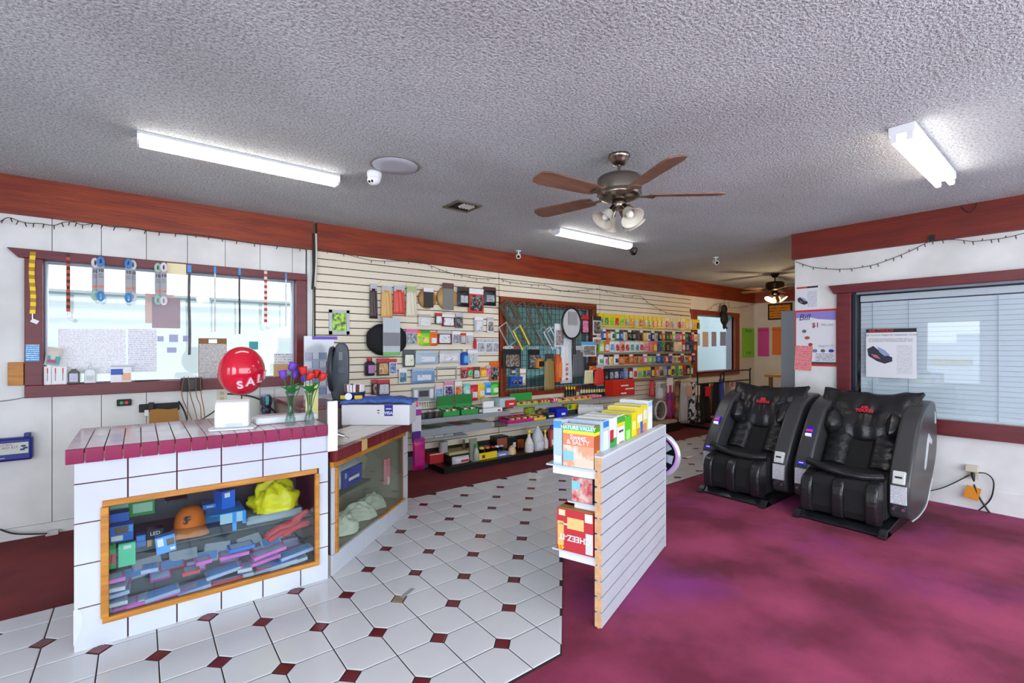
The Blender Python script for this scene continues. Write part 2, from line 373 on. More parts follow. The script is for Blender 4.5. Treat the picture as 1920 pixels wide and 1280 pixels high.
# walls with openings
def holed(ax, c0, c1, a0, a1, z0, z1, holes):
    """slab between c0 and c1, spanning a0..a1 and z0..z1, with rectangular holes (a,b,zlo,zhi)"""
    m = MB()
    def bx(p, q, r, s):
        if q-p < 1e-4 or s-r < 1e-4: return
        m.box(c0, p, r, c1, q, s) if ax == 'x' else m.box(p, c0, r, q, c1, s)
    cur = a0
    for h in sorted(holes): bx(cur, h[0], z0, z1); bx(h[0], h[1], z0, h[2]); bx(h[0], h[1], h[3], z1); cur = h[1]
    bx(cur, a1, z0, z1); return m
W1 = (-.563, 1.193, 1.119, 2.05); W2 = (3.755, 5.385, .832, 1.969); W3 = (8.317, 9.763, .93, 2.02)
wall_back = struct('wall_back', holed('y', YW, YW+.14, -2.8, 10.8, 0, ZC, [W1, W2, W3]), M_groove, 'white boarded back wall with three service windows', cat='wall')
# upright boards of the white wall
xb = -2.48; k = 0
while xb < 1.29:
    x0, x1 = xb+.002, min(xb+.278, 1.288); m = MB()
    if x0 < -.66 < x1: m.box(x0, YW-.012, 1.03, -.66, YW+.002, 2.115)
    for z0, z1 in ((.09, 1.03), (2.115, 2.37)) if x1 > -.66 and x0 < 1.28 else ((.09, 2.37),):
        m.box(x0, YW-.012, z0, x1, YW+.002, z1)
    m.build('board', M_white, wall_back); xb += .2805
m = holed('y', YW-.012, YW+.001, 8.16, 10.68, 0, 2.4, [(W3[0], W3[1], W3[2], W3[3])]); m.build('board', M_warm, wall_back)
struct('baseboard_back', B(-2.6, YW-.02, 0, 1.33, YW-.012, .088), M_white, 'white baseboard under the boarded wall', cat='baseboard')
# slat wall panels
def slatwall(name, x0, x1, label, hole=None, zlo=.16, ztop=2.362):
    m = holed('y', YW-.012, YW+.001, x0, x1, zlo, ztop, [hole] if hole else [])
    s = struct(name, m, M_dark, label, cat='slatwall'); z = ztop; P = .0765
    while z-P > zlo-.01:
        for a, b in ([(x0, x1)] if not hole or z-P > hole[3]-.03 or z < hole[2]+.03 else [(x0, hole[0]), (hole[1], x1)]):
            if b-a > .03: B(a+.002, YW-.028, z-P+.005, b-.002, YW-.012, z-.004).build('slat', M_slat, s)
        z -= P
    return s
slatwall('wall_slat_left', 1.378, 3.648, 'cream slatwall beside the white boarded wall')
slatwall('wall_slat_middle', 3.654, 5.587, 'cream slatwall around the gridded service window', (3.66, 5.52, .74, 2.055))
slatwall('wall_slat_right', 5.593, 8.15, 'cream slatwall hung with rows of air fresheners')
# beams
def beam(n, m, mt, lab): return struct(n, m, mt, lab, cat='beam')
beam('trim_1', B(-2.6, YW-.06, 2.362, 1.345, YW+.001, ZC), M_beam, 'rust red ceiling beam above the boarded wall')
beam('trim_2', B(1.385, YW-.06, 2.362, 10.62, YW+.001, ZC), M_beam, 'rust red ceiling beam above the slatwall')
struct('trim_3', B(1.30, YW-.03, .95, 1.36, YW-.012, 2.362), M_white, 'white upright strip at the end of the slatwall', cat='trim')
# right wall
W4 = (-.9, 1.654, .75, 1.95)
wall_right = struct('wall_right', holed('x', XW, XW+.16, -2.2, 2.184, 0, ZC, [W4]), M_white, 'white right wall with the blind window', cat='wall')
beam('trim_4', B(XW-.05, -2.2, 2.358, XW+.16, 2.20, ZC), M_beam2, 'maroon beam along the top of the right wall')
struct('baseboard_right', B(XW-.006, -2.2, 0, XW, 2.184, .19), M_white, 'low white board along the foot of the right wall', cat='baseboard')
struct('wall_alcove', B(XW+.16, 2.05, 0, 10.8, 2.184, ZC), M_warm, 'side wall of the rear alcove', cat='wall')
wf = struct('wall_far', B(10.685, 2.0, 0, 10.8, 5.0, ZC), M_warm, 'cream end wall beyond the clothes rack', cat='wall')
beam('trim_5', B(10.62, 2.18, 2.362, 10.69, 4.95, ZC), nmat('fanlit_beam_stain', '8a3a2c', 'a05a48', 2, .4), 'red beam on the end wall, fan light painted in')  # rose tone holds the alcove fan's light in the beam colour
# unseen shop front and side with daylight openings
struct('wall_front', holed('y', -2.3, -2.2, -2.9, 10.8, 0, ZC, [(-1.6, 4.8, .3, 2.4)]), M_white, 'white shop front wall', cat='wall')
struct('wall_left', holed('x', -2.9, -2.8, -2.3, 5.0, 0, ZC, [(-1.5, .9, .3, 2.4), (1.81, 2.68, .61, 1.965)]), M_white, 'white side wall with glazed door', cat='wall')
M_conc = mat('dcdcd8', .9)
struct('ground_outside', B(-40, -30, -.2, -2.9, 40, -.1), M_conc, 'pale concrete forecourt outside', cat='ground')
# garage behind the back wall
M_gar = mat('eef0f2', .7); M_gar2 = mat('93a09e', .7)
struct('wall_garage', MB().box(-2.8, 9.0, 0, 3.1, 9.1, 3.1).box(-2.9, 5.09, 0, -2.8, 9.1, 3.1).box(3.1, 5.09, 0, 3.2, 9.1, 3.1), M_gar, 'white garage wall seen through the service window', cat='wall')
struct('wall_bay', MB().box(3.2, 8.6, 0, 11.4, 8.7, 3.1), M_gar2, 'teal grey wall of the second garage bay', cat='wall')
struct('wall_bay_end', B(11.3, 5.09, 0, 11.4, 8.7, 3.1), M_gar, 'pale end wall of the second garage bay', cat='wall')
for x_ in (10.2, 10.7): tag(B(x_, 6.6, 0, x_+.16, 6.76, 3.0).build('lift_post', mat('7f9a9a', .5)), 'teal lift post near the end wall of the bay' if x_ < 10.5 else 'teal lift post touching the end wall side of the bay', 'post')
struct('ceiling_garage', MB().box(-2.9, 5.09, 3.02, 3.2, 9.1, 3.1).box(3.2, 5.09, 3.02, 11.4, 8.7, 3.1), M_gar, 'white garage ceiling', cat='ceiling')
struct('floor_garage', B(-2.9, 5.09, -.1, 11.4, 9.1, 0), mat('9a9c9c', .8), 'grey garage floor', cat='floor')
# dim room behind the blind
struct('wall_back_office', MB().box(7.3, -1.6, 0, 7.4, 2.05, ZC).box(XW+.16, -1.7, 0, 7.4, -1.6, ZC).box(XW+.16, -1.6, ZC-.02, 7.4, 2.05, ZC).box(XW+.16, -1.6, -.05, 7.4, 2.05, 0), mat('4d6472', .8), 'dim blue office wall behind the blind', cat='wall')

# windows
def winY(name, W, label, mf, o=.095, top=.065, bot=.09, ear=.0, pane=M_pane):
    x0, x1, z0, z1 = W; t = thing(name, label, 'window', (x0, YW, z0)); t['kind'] = 'structure'; y0, y1 = YW-.055, YW+.02
    L = MB(); L.T = Matrix.Translation((-x0, -YW, -z0))
    def part(n, mb, mt=mf):
        mb.v = [(a-x0, b-YW, c-z0) for a, b, c in mb.v]; return mb.build(n, mt, t, bevel=.004 if n != 'pane' else 0)
    part('frame_side', B(x0-o, y0, z0, x0, y1, z1)); part('frame_side', B(x1, y0, z0, x1+o, y1, z1))
    hd = MB().prism([(x0-o-ear, z1+top), (x1+o+ear*.0, z1+top), (x1+o, z1), (x0-o-ear*.35, z1)], 'y', y0-.005, y1); part('frame_head', hd)
    part('frame_sill', B(x0-o, y0, z0-bot, x1+o, y1, z0))
    part('jamb', MB().box(x0, y1, z0, x0+.012, YW+.14, z1).box(x1-.012, y1, z0, x1, YW+.14, z1).box(x0, y1, z1-.012, x1, YW+.14, z1).box(x0, y1, z0, x1, YW+.14, z0+.01), mat('9a97a8', .5))
    part('pane', B(x0+.012, YW+.06, z0+.01, x1-.012, YW+.065, z1-.012), pane)
    return t
winY('window_1', W1, 'maroon framed service window with lanyards hanging across its head', M_frame, ear=.09)
winY('window_2', W2, 'rust framed window behind the black wire grid', M_frameo, .095, .085, .09, 0, glass('grey_window_glass', 'b4c4c2'))
winY('window_3', W3, 'maroon framed window beside the end wall', M_frameo, .18, .09, .09, .05, glass('blue_window_glass', 'eef6f8'))
t = thing('window_4', 'maroon framed window with closed white blind on the right wall', 'window', (XW, 0, W4[2])); t['kind'] = 'structure'
def part4(n, mb, mt=M_frame):
    mb.v = [(a-XW, b, c-W4[2]) for a, b, c in mb.v]; return mb.build(n, mt, t, bevel=.004 if n != 'pane' else 0)
part4('frame_side', B(XW-.04, 1.654, .75, XW+.02, 1.775, 1.95))
part4('frame_head', MB().prism([(1.85, 2.036), (-.95, 2.036), (-.95, 1.95), (1.80, 1.95)], 'x', XW-.05, XW+.02))
part4('frame_sill', B(XW-.04, -.95, .612, XW+.02, 1.775, .75))
part4('sash', MB().box(XW+.01, 1.62, .75, XW+.05, 1.655, 1.95), mat('101c2e', .4)); part4('sash', B(XW+.02, -.9, 1.93, XW+.05, 1.65, 1.952), mat('8a8f9a', .4))
part4('pane', B(XW+.03, -.9, .752, XW+.034, 1.62, 1.93), glass('reflecting_glass', 'f2f6f8', 1.6))
# blind
M_blind = mat('f2f5f8', .5)
bl = thing('window_blind', 'closed white horizontal slat blind in the right window', 'blind', (XW+.09, 0, .752))
B(-.025, -.86, 1.105, .03, 1.60, 1.165).build('headrail', M_wht, bl, bevel=.004)
sm = None; zz = .03
while zz < 1.10:
    if sm is None:
        s = MB().prism([(-.006, -.0205), (-.0035, -.021), (.001, .0), (.0045, .0205), (.002, .021), (-.003, .001)], 'y', -.86, 1.60); o = s.build('slat', M_blind, bl, (0, 0, zz)); sm = o.data
    else: o = bpy.data.objects.new('slat', sm); COL.objects.link(o); o.parent = bl; o.location = (0, 0, zz)
    zz += .0435
for y in (.35, .62, 1.22, 1.5): B(-.0165, y-.002, .01, -.0135, y+.002, 1.1).build('ladder_cord', mat('a9b0ba', .8), bl)
B(-.02, -.86, -.001, .02, 1.60, .012).build('bottom_rail', M_wht, bl)
# things outside, met only as a reflection in that window
ob = MB().box(-19, -5, -.1, -17, 20, 1.6).box(-19, 2.4, 1.6, -17.3, 4.4, 2.0).build('outbuilding', mat('d2d8dc', .8)); tag(ob, 'low grey building across the forecourt', 'building')
a_, b_ = onX(1748, 680, 5.71), onX(1818, 680, 5.71); k_ = 28.42/5.71
sg = thing('roadside_sign', 'yellow income tax sign mirrored in the blind window', 'sign', (-16.98, (a_.y+b_.y)/2*k_, 1.4+(onX(1783, 686, 5.71).z-1.4)*k_)); hh = (a_.y-b_.y)*k_/2
B(-.02, -hh, 0, .02, hh, .34).build('panel', mat('c8b478', .5), sg); text('INCOME TAX', .24, mat('7a5a20', .5), sg, Matrix.Translation((.022, 0, .16)) @ Matrix.Rotation(PI/2, 4, 'Z') @ Matrix.Rotation(PI/2, 4, 'X'), ext=.002, bold=.004)
# ================================================================== ceiling fixtures
def strip(name, a, b, label, bare=False, e=13.):
    a = Vector(a); b = Vector(b); d = (b-a); L = d.length; rz = math.atan2(d.y, d.x)
    t = thing(name, label, 'ceiling light', (a+d/2).to_tuple(), rz, 'fluorescent ceiling strips'); t.location.z = ZC
    M_glow = mat('fffaf2', .4, 0, e)
    if bare:
        B(-L/2, -.06, -.05, L/2, .06, 0).build('channel', M_wht, t, bevel=.004)
        for y in (-.036, .036):
            o = MB().cyl((-L/2+.02, y, -.072), (L/2-.02, y, -.072), .019, n=12).build('tube', M_glow, t)
            B(-L/2, y-.014, -.088, -L/2+.02, y+.014, -.05).build('lamp_holder', M_wht, t); B(L/2-.02, y-.014, -.088, L/2, y+.014, -.05).build('lamp_holder', M_wht, t)
    else:
        B(-L/2, -.062, -.016, L/2, .062, 0).build('housing', mat('bfc2c6', .5), t)
        MB().prism([(-.058, -.016), (-.052, -.05), (-.03, -.066), (.03, -.066), (.052, -.05), (.058, -.016)], 'x', -L/2+.012, L/2-.012).build('diffuser', M_glow, t)
        for s in (-1, 1): MB().prism([(-.06, -.016), (-.055, -.052), (-.03, -.069), (.03, -.069), (.055, -.052), (.06, -.016)], 'x', s*L/2, s*(L/2-.012)).build('end_cap', M_wht, t)
    return t
strip('strip_light', onZ(257, 262, 2.60), onZ(633, 341, 2.60), 'white fluorescent strip light on the ceiling nearest the service window')
strip('strip_light', onZ(1042, 434, 2.60), onZ(1179, 462, 2.60), 'white fluorescent strip light on the ceiling behind the ceiling fan')
strip('strip_light', onZ(1690, 252, 2.58), onZ(1772, 341, 2.58), 'bare two-tube fluorescent strip on the ceiling at the right', True, 15.)
# ceiling fans
M_nick = mat('8f8578', .25, 1.); M_brz = mat('3a2e1c', .35, .9)
def fan(p, label, metal, bladec, rb, th0, lit, z=1.0):
    t = thing('ceiling_fan', label, 'ceiling fan', (p.x, p.y, ZC))
    MB().lathe([(0, 0), (.068, 0), (.07, -.012), (.062, -.024), (.05, -.04), (.042, -.06), (.02, -.066), (0, -.066)], 28).build('canopy', metal, t)
    MB().cyl((0, 0, -.06), (0, 0, -.14), .0105, n=12).build('downrod', metal, t)
    MB().lathe([(0, -.130), (.06, -.132), (.125, -.142), (.138, -.152), (.14, -.17), (.14, -.235), (.137, -.25), (.142, -.256), (.13, -.272), (.09, -.288), (.05, -.292), (0, -.292)], 40).build('motor', metal, t)
    MB().lathe([(0, -.29), (.045, -.29), (.046, -.335), (.03, -.35), (.0, -.35)], 24).build('switch_housing', metal, t)
    for k in range(5):
        a = th0+k*2*PI/5; r = Matrix.Rotation(a, 4, 'Z'); m = MB()
        m.T = r @ Matrix.Translation((0, 0, -.262)) @ Matrix.Rotation(math.radians(11), 4, 'X')
        pts = [(.19, -.045), (.25, -.058), (rb-.06, -.07), (rb-.015, -.055), (rb, -.02), (rb, .02), (rb-.015, .055), (rb-.06, .07), (.25, .058), (.19, .045)]
        m.prism(pts, 'z', -.004, .004); bld = m.build('blade', bladec, t, bevel=.001)
        m = MB(); m.T = r @ Matrix.Translation((0, 0, -.266)); m.prism([(.10, -.014), (.16, -.016), (.21, -.035), (.23, -.035), (.23, .035), (.21, .035), (.16, .016), (.10, .014)], 'z', -.006, -.001); m.build('blade_bracket', metal, bld)
    for k in range(4 if not lit else 3):
        a = th0+.5+k*2*PI/(4 if not lit else 3); ax = Matrix.Rotation(a, 4, 'Z') @ Matrix.Translation((.04, 0, -.33)) @ Matrix.Rotation(-math.radians(40), 4, 'Y')
        m = MB(); m.T = ax; m.lathe([(.0, .0), (.016, -.005), (.017, -.045), (.022, -.05), (.022, -.06), (0, -.06)], 16); s = m.build('lamp_socket', metal, t)
        m = MB(); m.T = ax; m.lathe([(.02, -.05), (.03, -.058), (.038, -.08), (.045, -.105), (.062, -.13), (.075, -.142), (.072, -.14), (.058, -.126), (.042, -.104), (.035, -.08), (.026, -.06)], 24)
        m.build('glass_shade', [mat('c9c3b2', .35)], t)
        m = MB(); m.T = ax; m.ball((0, 0, -.095), (.024, .024, .034), 12)
        m.build('bulb', mat('ffd9a0', .4, 0, 60.) if lit else mat('eceae4', .3), t)
    m = MB(); m.cyl((.02, -.02, -.35), (.02, -.02, -.46), .0012, n=5); m.lathe([(0, 0), (0, 0)], 3); pc = m.build('pull_chain', metal, t)
    m = MB(); m.T = Matrix.Translation((.02, -.02, -.47)); m.lathe([(0, .014), (.003, .012), (.006, -.004), (.004, -.01), (0, -.012)], 10); m.build('pull_fob', metal, pc)
    return t
M_bl = nmat('walnut_blade', '6e4a38', '85604c', 3, .5, 6, 0, 60, (1, 6, 6))
fan(onZ(1161, 291, ZC), 'brushed nickel ceiling fan with frosted bell shades', M_nick, M_bl, .66, math.atan2(_R.y, _R.x)-.06, False)
fan(onZ(1453, 513, ZC), 'dark bronze ceiling fan with lit lamps in the rear alcove', M_brz, mat('5a3a20', .5), .6, .2, True)
pl = bpy.data.lights.new('alcove_lamp', 'POINT'); pl.energy = 24; pl.color = (1, .72, .42); pl.shadow_soft_size = .12
po = bpy.data.objects.new('alcove_lamp', pl); COL.objects.link(po); q = onZ(1453, 513, ZC); po.location = (q.x, q.y, 2.02)
# ceiling disc, cameras, vent
q = onZ(741, 309, ZC); t = thing('ceiling_speaker', 'flat round white speaker cover set in the ceiling', 'speaker', q)
MB().lathe([(.165, 0), (.168, -.006), (.155, -.009), (.152, -.004)], 40).build('ring', mat('7d7b76', .6), t); MB().lathe([(.153, -.004), (.15, -.011), (.08, -.0125), (0, -.013)], 40).build('cover', mat('b2b4bf', .5), t)
q = onZ(702, 322, ZC); t = thing('security_camera', 'white turret security camera beside the round ceiling cover', 'camera', q, group='security cameras')
MB().lathe([(0, 0), (.05, 0), (.052, -.012), (.05, -.035), (.044, -.05), (0, -.05)], 28).build('base', M_wht, t)
d_ = (-_F*.72-_R*.35+Vector((0, 0, -.6))).normalized()
m = MB(); m.T = Matrix.Translation((0, 0, -.05)); m.ball((0, 0, 0), .043, 20); e = m.build('eyeball', M_wht, t)
m = MB(); m.T = Matrix.Translation((0, 0, -.05)) @ d_.to_track_quat('Z', 'Y').to_matrix().to_4x4(); m.lathe([(.0, .045), (.03, .044), (.032, .03)], 20); m.build('face_plate', mat('f4f4f4', .3), e)
m = MB(); m.T = Matrix.Translation((0, 0, -.05)) @ d_.to_track_quat('Z', 'Y').to_matrix().to_4x4()
for x in (-.013, .013): m.cyl((x, 0, .044), (x, 0, .047), .009, n=12)
m.build('lens', M_black, e)
def bullet(u, v, label, dark=False, s=1.):
    q = onZ(u, v, ZC); t = thing('security_camera', label, 'camera', q, group='security cameras')
    if dark:
        MB().lathe([(0, 0), (.055*s, 0), (.055*s, -.03), (.05*s, -.045), (0, -.045)], 24).build('base', mat('4a4542', .5), t)
        m = MB(); m.T = Matrix.Translation((0, 0, -.045)); m.lathe([(.046*s, 0), (.042*s, -.02), (.028*s, -.04), (0, -.047)], 24); m.build('dome', mat('191615', .12), t); return t
    MB().lathe([(0, 0), (.035, 0), (.033, -.012), (0, -.012)], 20).build('base', M_wht, t)
    MB().cyl((0, 0, -.01), (0, 0, -.05), .01, n=10).build('stem', M_wht, t)
    d = Vector((-_F.x*.8, -_F.y*.8, -.35)).normalized(); c = Vector((0, 0, -.065))
    b = MB().cyl(c-d*.04, c+d*.045, .03, n=20).build('barrel', M_wht, t); MB().cyl(c+d*.04, c+d*.047, .02, n=16).build('lens', M_black, b)
bullet(972, 470, 'small white bullet camera by the rust beam')
bullet(1342, 482, 'small white bullet camera nearest the alcove fan')
bullet(1188, 465, 'dark dome security camera by the strip light', True, .9)
q = onZ(867, 386, ZC); t = thing('ceiling_vent', 'square ceiling air vent with dark opening and pale louvres', 'vent', q)
h = .105; fr = MB()
for a in range(4):
    fr.T = Matrix.Rotation(a*PI/2, 4, 'Z'); fr.prism([(-h-.022, -h-.022), (h+.022, -h-.022), (h, -h), (-h, -h)], 'z', -.012, -.002)
fr.build('frame', mat('6a6450', .5, .3), t); B(-h, -h, -.003, h, h, -.001).build('duct', mat('120f0a', .9), t)
for i in range(4):
    m = MB(); m.T = Matrix.Translation((-.03+i*.03, -.05, -.014)) @ Matrix.Rotation(.7, 4, 'Y'); m.box(-.012, -.045, -.001, .012, .06, .001); m.build('louvre', mat('c9c7c0', .4), t)

# ================================================================== tiled sales counter
M_ctile = nmat('counter_white_tile', 'c4c9d4', 'ced3dc', 2, .14); M_cgrout = mat('5e1e2c', .8)
M_nose = nmat('magenta_bullnose', '780a3e', '8a1248', 3, .18); M_top = nmat('mauve_top_tile', 'bfa4ac', 'cdb6bc', 6, .1)
CX0, CX1, CY0, CY1, CZ = -.238, .897, 2.935, 3.60, .885
ct = thing('sales_counter', 'white tiled sales counter with magenta edge and wood framed display window', 'counter', (CX0, CY0, 0))
def cpart(n, mb, mt, par=None, bevel=0.):
    mb.v = [(a-CX0, b-CY0, c) for a, b, c in mb.v]; return mb.build(n, mt, par or ct, bevel=bevel)
WX0, WX1, WZ0, WZ1 = -.137, .841, .106, .68
car = holed('y', CY0+.008, CY0+.03, CX0+.002, CX1-.002, 0, CZ, [(WX0+.02, WX1-.02, WZ0+.02, WZ1-.02)])
car.box(CX0+.002, CY0+.03, 0, CX0+.03, CY1, CZ).box(CX1-.03, CY0+.03, 0, CX1-.002, CY1, CZ).box(CX0+.03, CY1-.02, 0, CX1-.03, CY1, CZ)
cpart('carcass', car, M_cgrout)
cpart('interior_lining', MB().box(CX0+.03, CY0+.031, .10, CX1-.03, CY1-.02, .118).box(CX0+.03, CY1-.03, .118, CX1-.03, CY1-.02, .86), mat('62707a', .6))
cpart('top_board', B(CX0-.022, CY0-.028, CZ, CX1-.016, CY1+.03, .918), mat('b98a72', .7))
cols = [-.238, -.044, .149, .342, .541, .739, .897]; rows = [0, .2, .4, .59, .772, .884]
for i in range(6):
    for j in range(5):
        x0, x1, z0, z1 = cols[i]+.0032, cols[i+1]-.0032, rows[j]+.003, rows[j+1]-.003; m = MB()
        a, b, c, d = max(x0, WX0), min(x1, WX1), max(z0, WZ0), min(z1, WZ1)
        if a < b and c < d:
            for r in ((x0, a, z0, z1), (b, x1, z0, z1), (a, b, z0, c), (a, b, d, z1)):
                if r[1]-r[0] > .002 and r[3]-r[2] > .002: m.box(r[0], CY0, r[2], r[1], CY0+.009, r[3])
        else: m.box(x0, CY0, z0, x1, CY0+.009, z1)
        if m.v: cpart('face_tile', m, M_ctile)
NT = 17; p = (CX1-.014-(CX0-.026))/NT
nm = tm = None
for i in range(NT):
    x = CX0-.026+i*p
    nz = B(x+.002, CY0-.036, .872, x+p-.002, CY0-.026, .94); cpart('edge_tile', nz, M_nose, bevel=.003)
    for y0, y1 in ((CY0-.024, CY0+.33), (CY0+.334, CY1+.028)): cpart('top_tile', B(x+.0015, y0, .918, x+p-.0015, y1, .938), M_top, bevel=.002)
cpart('display_frame', B(WX0, CY0-.014, WZ1-.028, WX1-.012, CY0+.012, WZ1), M_orangewood, bevel=.003)
cpart('display_frame', B(WX0, CY0-.014, WZ0, WX1, CY0+.012, WZ0+.026), M_orangewood, bevel=.003)
cpart('display_frame', B(WX0-.006, CY0-.016, WZ0+.026, WX0+.024, CY0+.012, WZ1-.03), M_orangewood, bevel=.003)
cpart('display_frame', B(WX1-.024, CY0-.016, WZ0+.026, WX1, CY0+.012, WZ1-.03), M_orangewood, bevel=.003)
cpart('display_glass', B(WX0+.024, CY0+.002, WZ0+.026, WX1-.024, CY0+.006, WZ1-.028), glass('case_glass', 'f4fafa', 1.45))
cpart('display_shelf', B(WX0+.0, CY0+.16, .352, WX1, CY1-.035, .358), mat('4a555a', .3))
MB().prism([(.001, .035), (.012, .06), (.028, .11), (.034, .15), (.026, .19), (.012, .205), (.001, .2)], 'y', -.0012, 0.).build('plaster_patch', mat('ced3da', .9), ct)
# white post at the end of the counter with the price gun hung on it
q0, q1 = onY(609, 800, 2.93), onY(627, 800, 2.93)
MBp = B(0, 0, 0, q1.x-q0.x, .022, .30); tag(MBp.build('end_post', M_wht, None, (q0.x+.012, 2.905, .775), bevel=.002), 'white upright post between the two tiled counters', 'post')

# ================================================================== angled glass display case
S, E_ = Vector((.925, 2.95, 0)), Vector((1.79, 3.71, 0)); dv = (E_-S); CL_ = dv.length; ca = math.atan2(dv.y, dv.x)
dc = thing('display_case', 'angled tiled display case with dark red edge and wood framed glass', 'display case', S, ca)
# local: x along the face, y into the case, z up
hz, ht = .70, .772
sk, bk = math.tan(ca), .40          # the hidden left end runs straight back along the sales counter
car = MB().box(0, .012, 0, CL_, .03, .13).box(.02, .012, .13, .04, .03, hz).box(CL_-.09, .012, .13, CL_, .03, hz).box(CL_-.03, .03, 0, CL_, bk, hz)
car.prism([(.03*sk+.01, .03), (.03*sk+.03, .03), (bk*sk+.03, bk), (bk*sk+.01, bk)], 'z', 0, hz).box(bk*sk+.02, bk-.02, 0, CL_, bk, hz).prism([(.03*sk+.01, .03), (CL_, .03), (CL_, bk), (bk*sk+.01, bk)], 'z', .11, .125)
car.build('carcass', mat('b4b0a4', .7), dc)
nx = 6
for i in range(nx):
    x0, x1 = i*CL_/nx+.002, (i+1)*CL_/nx-.002; B(x0, 0, .002, x1, .012, .128).build('face_tile', M_ctile, dc)
for k, (z0, z1) in enumerate(((.132, .32), (.324, .51), (.514, hz))):
    B(CL_-.088, 0, z0, CL_-.002, .012, z1-.003).build('face_tile', M_ctile, dc); B(.002, 0, z0, .028, .012, z1-.003).build('face_tile', M_ctile, dc)
B(-.01, -.012, hz-.035, CL_-.06, .014, hz).build('display_frame', M_orangewood, dc, bevel=.003); B(.03, -.012, .13, .055, .014, hz-.04).build('display_frame', M_orangewood, dc, bevel=.003)
B(CL_*.55, -.008, .13, CL_-.07, .014, .146).build('display_frame', M_orangewood, dc, bevel=.003); B(CL_-.105, .002, .15, CL_-.07, .014, hz-.035).build('display_frame', mat('9a6a48', .5), dc)
B(.055, .004, .14, CL_-.1, .009, hz-.035).build('display_glass', glass('dusty_case_glass', 'f2f6f2', 1.45), dc)
tp = [(0, -.028), (CL_, -.028), (CL_-.02, .42), (.42*math.tan(ca)+.01, .42), (.02, .005)]
MB().prism(tp, 'z', hz, ht-.012).build('top_board', M_cgrout, dc)
M_btile = nmat('beige_top_tile', 'd8cfc2', 'e2dace', 3, .2); M_oxed = nmat('oxblood_edge_tile', '641a20', '76262a', 4, .25)
for i in range(5):
    for j in range(3):
        x0, x1, y0, y1 = .06+i*.21, .06+i*.21+.206, .03+j*.17, .03+j*.17+.166
        if x1 > CL_-.01: x1 = CL_-.03
        x0 = max(x0, y1*math.tan(ca)+.012)
        if x1-x0 > .02 and y1 < .41: B(x0, y0, ht-.012, x1, y1, ht-.002).build('top_tile', M_btile, dc)
ne = 15
for i in range(ne):
    x0, x1 = -.0+i*CL_/ne+.0015, (i+1)*CL_/ne-.0015
    B(x0, -.032, hz, x1, .026, ht).build('edge_tile', mat('c9a86a', .7) if i == 4 else M_oxed, dc, bevel=.004)
# back counter behind the case
bc = MB().box(1.0, 3.95, 0, 1.32, 4.9, .90); tag(bc.build('back_counter', mat('7a6a62', .7), None, (0, 0, 0)), 'narrow back counter behind the display case', 'counter')
tag(MB().box(.985, 3.93, .90, 1.34, 4.9, .93).build('tiled_worktop', M_oxed, None, bevel=.004), 'oxblood tiled top of the narrow back counter', 'counter top')

# ================================================================== freestanding slat gondola
ga = Vector((1.802, 1.575, 0)); gz = math.radians(19.07); GL, GH = 1.18, .857
M_gs = nmat('grey_white_slat', 'b4b8bf', 'bfc2c8', 2, .4); M_pb = nmat('raw_particle_board', 'd0a070', 'e0b584', 30, .7)
gd = thing('slat_gondola', 'freestanding white slatted display panel with shelves of cracker boxes', 'display stand', ga, gz)
# local: x along, y towards the boxes (left in the photo)
GT = .036
core = MB().box(0, .013, 0, GL, GT-.013, GH-.01); core.build('core_board', M_pb, gd)
ns = 11; P = GH/ns
for k in range(ns):
    z0, z1 = k*P+.004, (k+1)*P-.003
    for y0, y1 in ((0, .013), (GT-.013, GT)):
        o = B(.002, y0, z0, GL-.012, y1, z1).build('slat', M_gs, gd)
        B(-.001, y0, z0+.004, .002, y1, z1-.004).build('slat_end', M_pb, o)
B(0, -.002, GH-.012, GL, GT+.002, GH).build('top_cap', mat('d3d4d6', .4), gd); B(GL-.013, -.003, 0, GL, GT+.003, GH).build('end_cap', M_gs, gd)
M_cg = glass('shelf_glass', 'dcebf2', 1.5)
def gshelf(z, dp, x0, x1):
    B(x0, GT+.002, z-.008, x1, GT+dp, z).build('glass_shelf', mat('c3d3de', .08), gd); B(x0+.02, GT, z-.05, x0+.03, GT+dp-.03, z-.008).build('shelf_bracket', M_wht, gd); B(x1-.05, GT, z-.05, x1-.04, GT+dp-.03, z-.008).build('shelf_bracket', M_wht, gd)
gshelf(.787, .27, -.012, GL-.05); gshelf(.60, .16, .02, GL-.05); gshelf(.345, .24, .0, GL-.05)

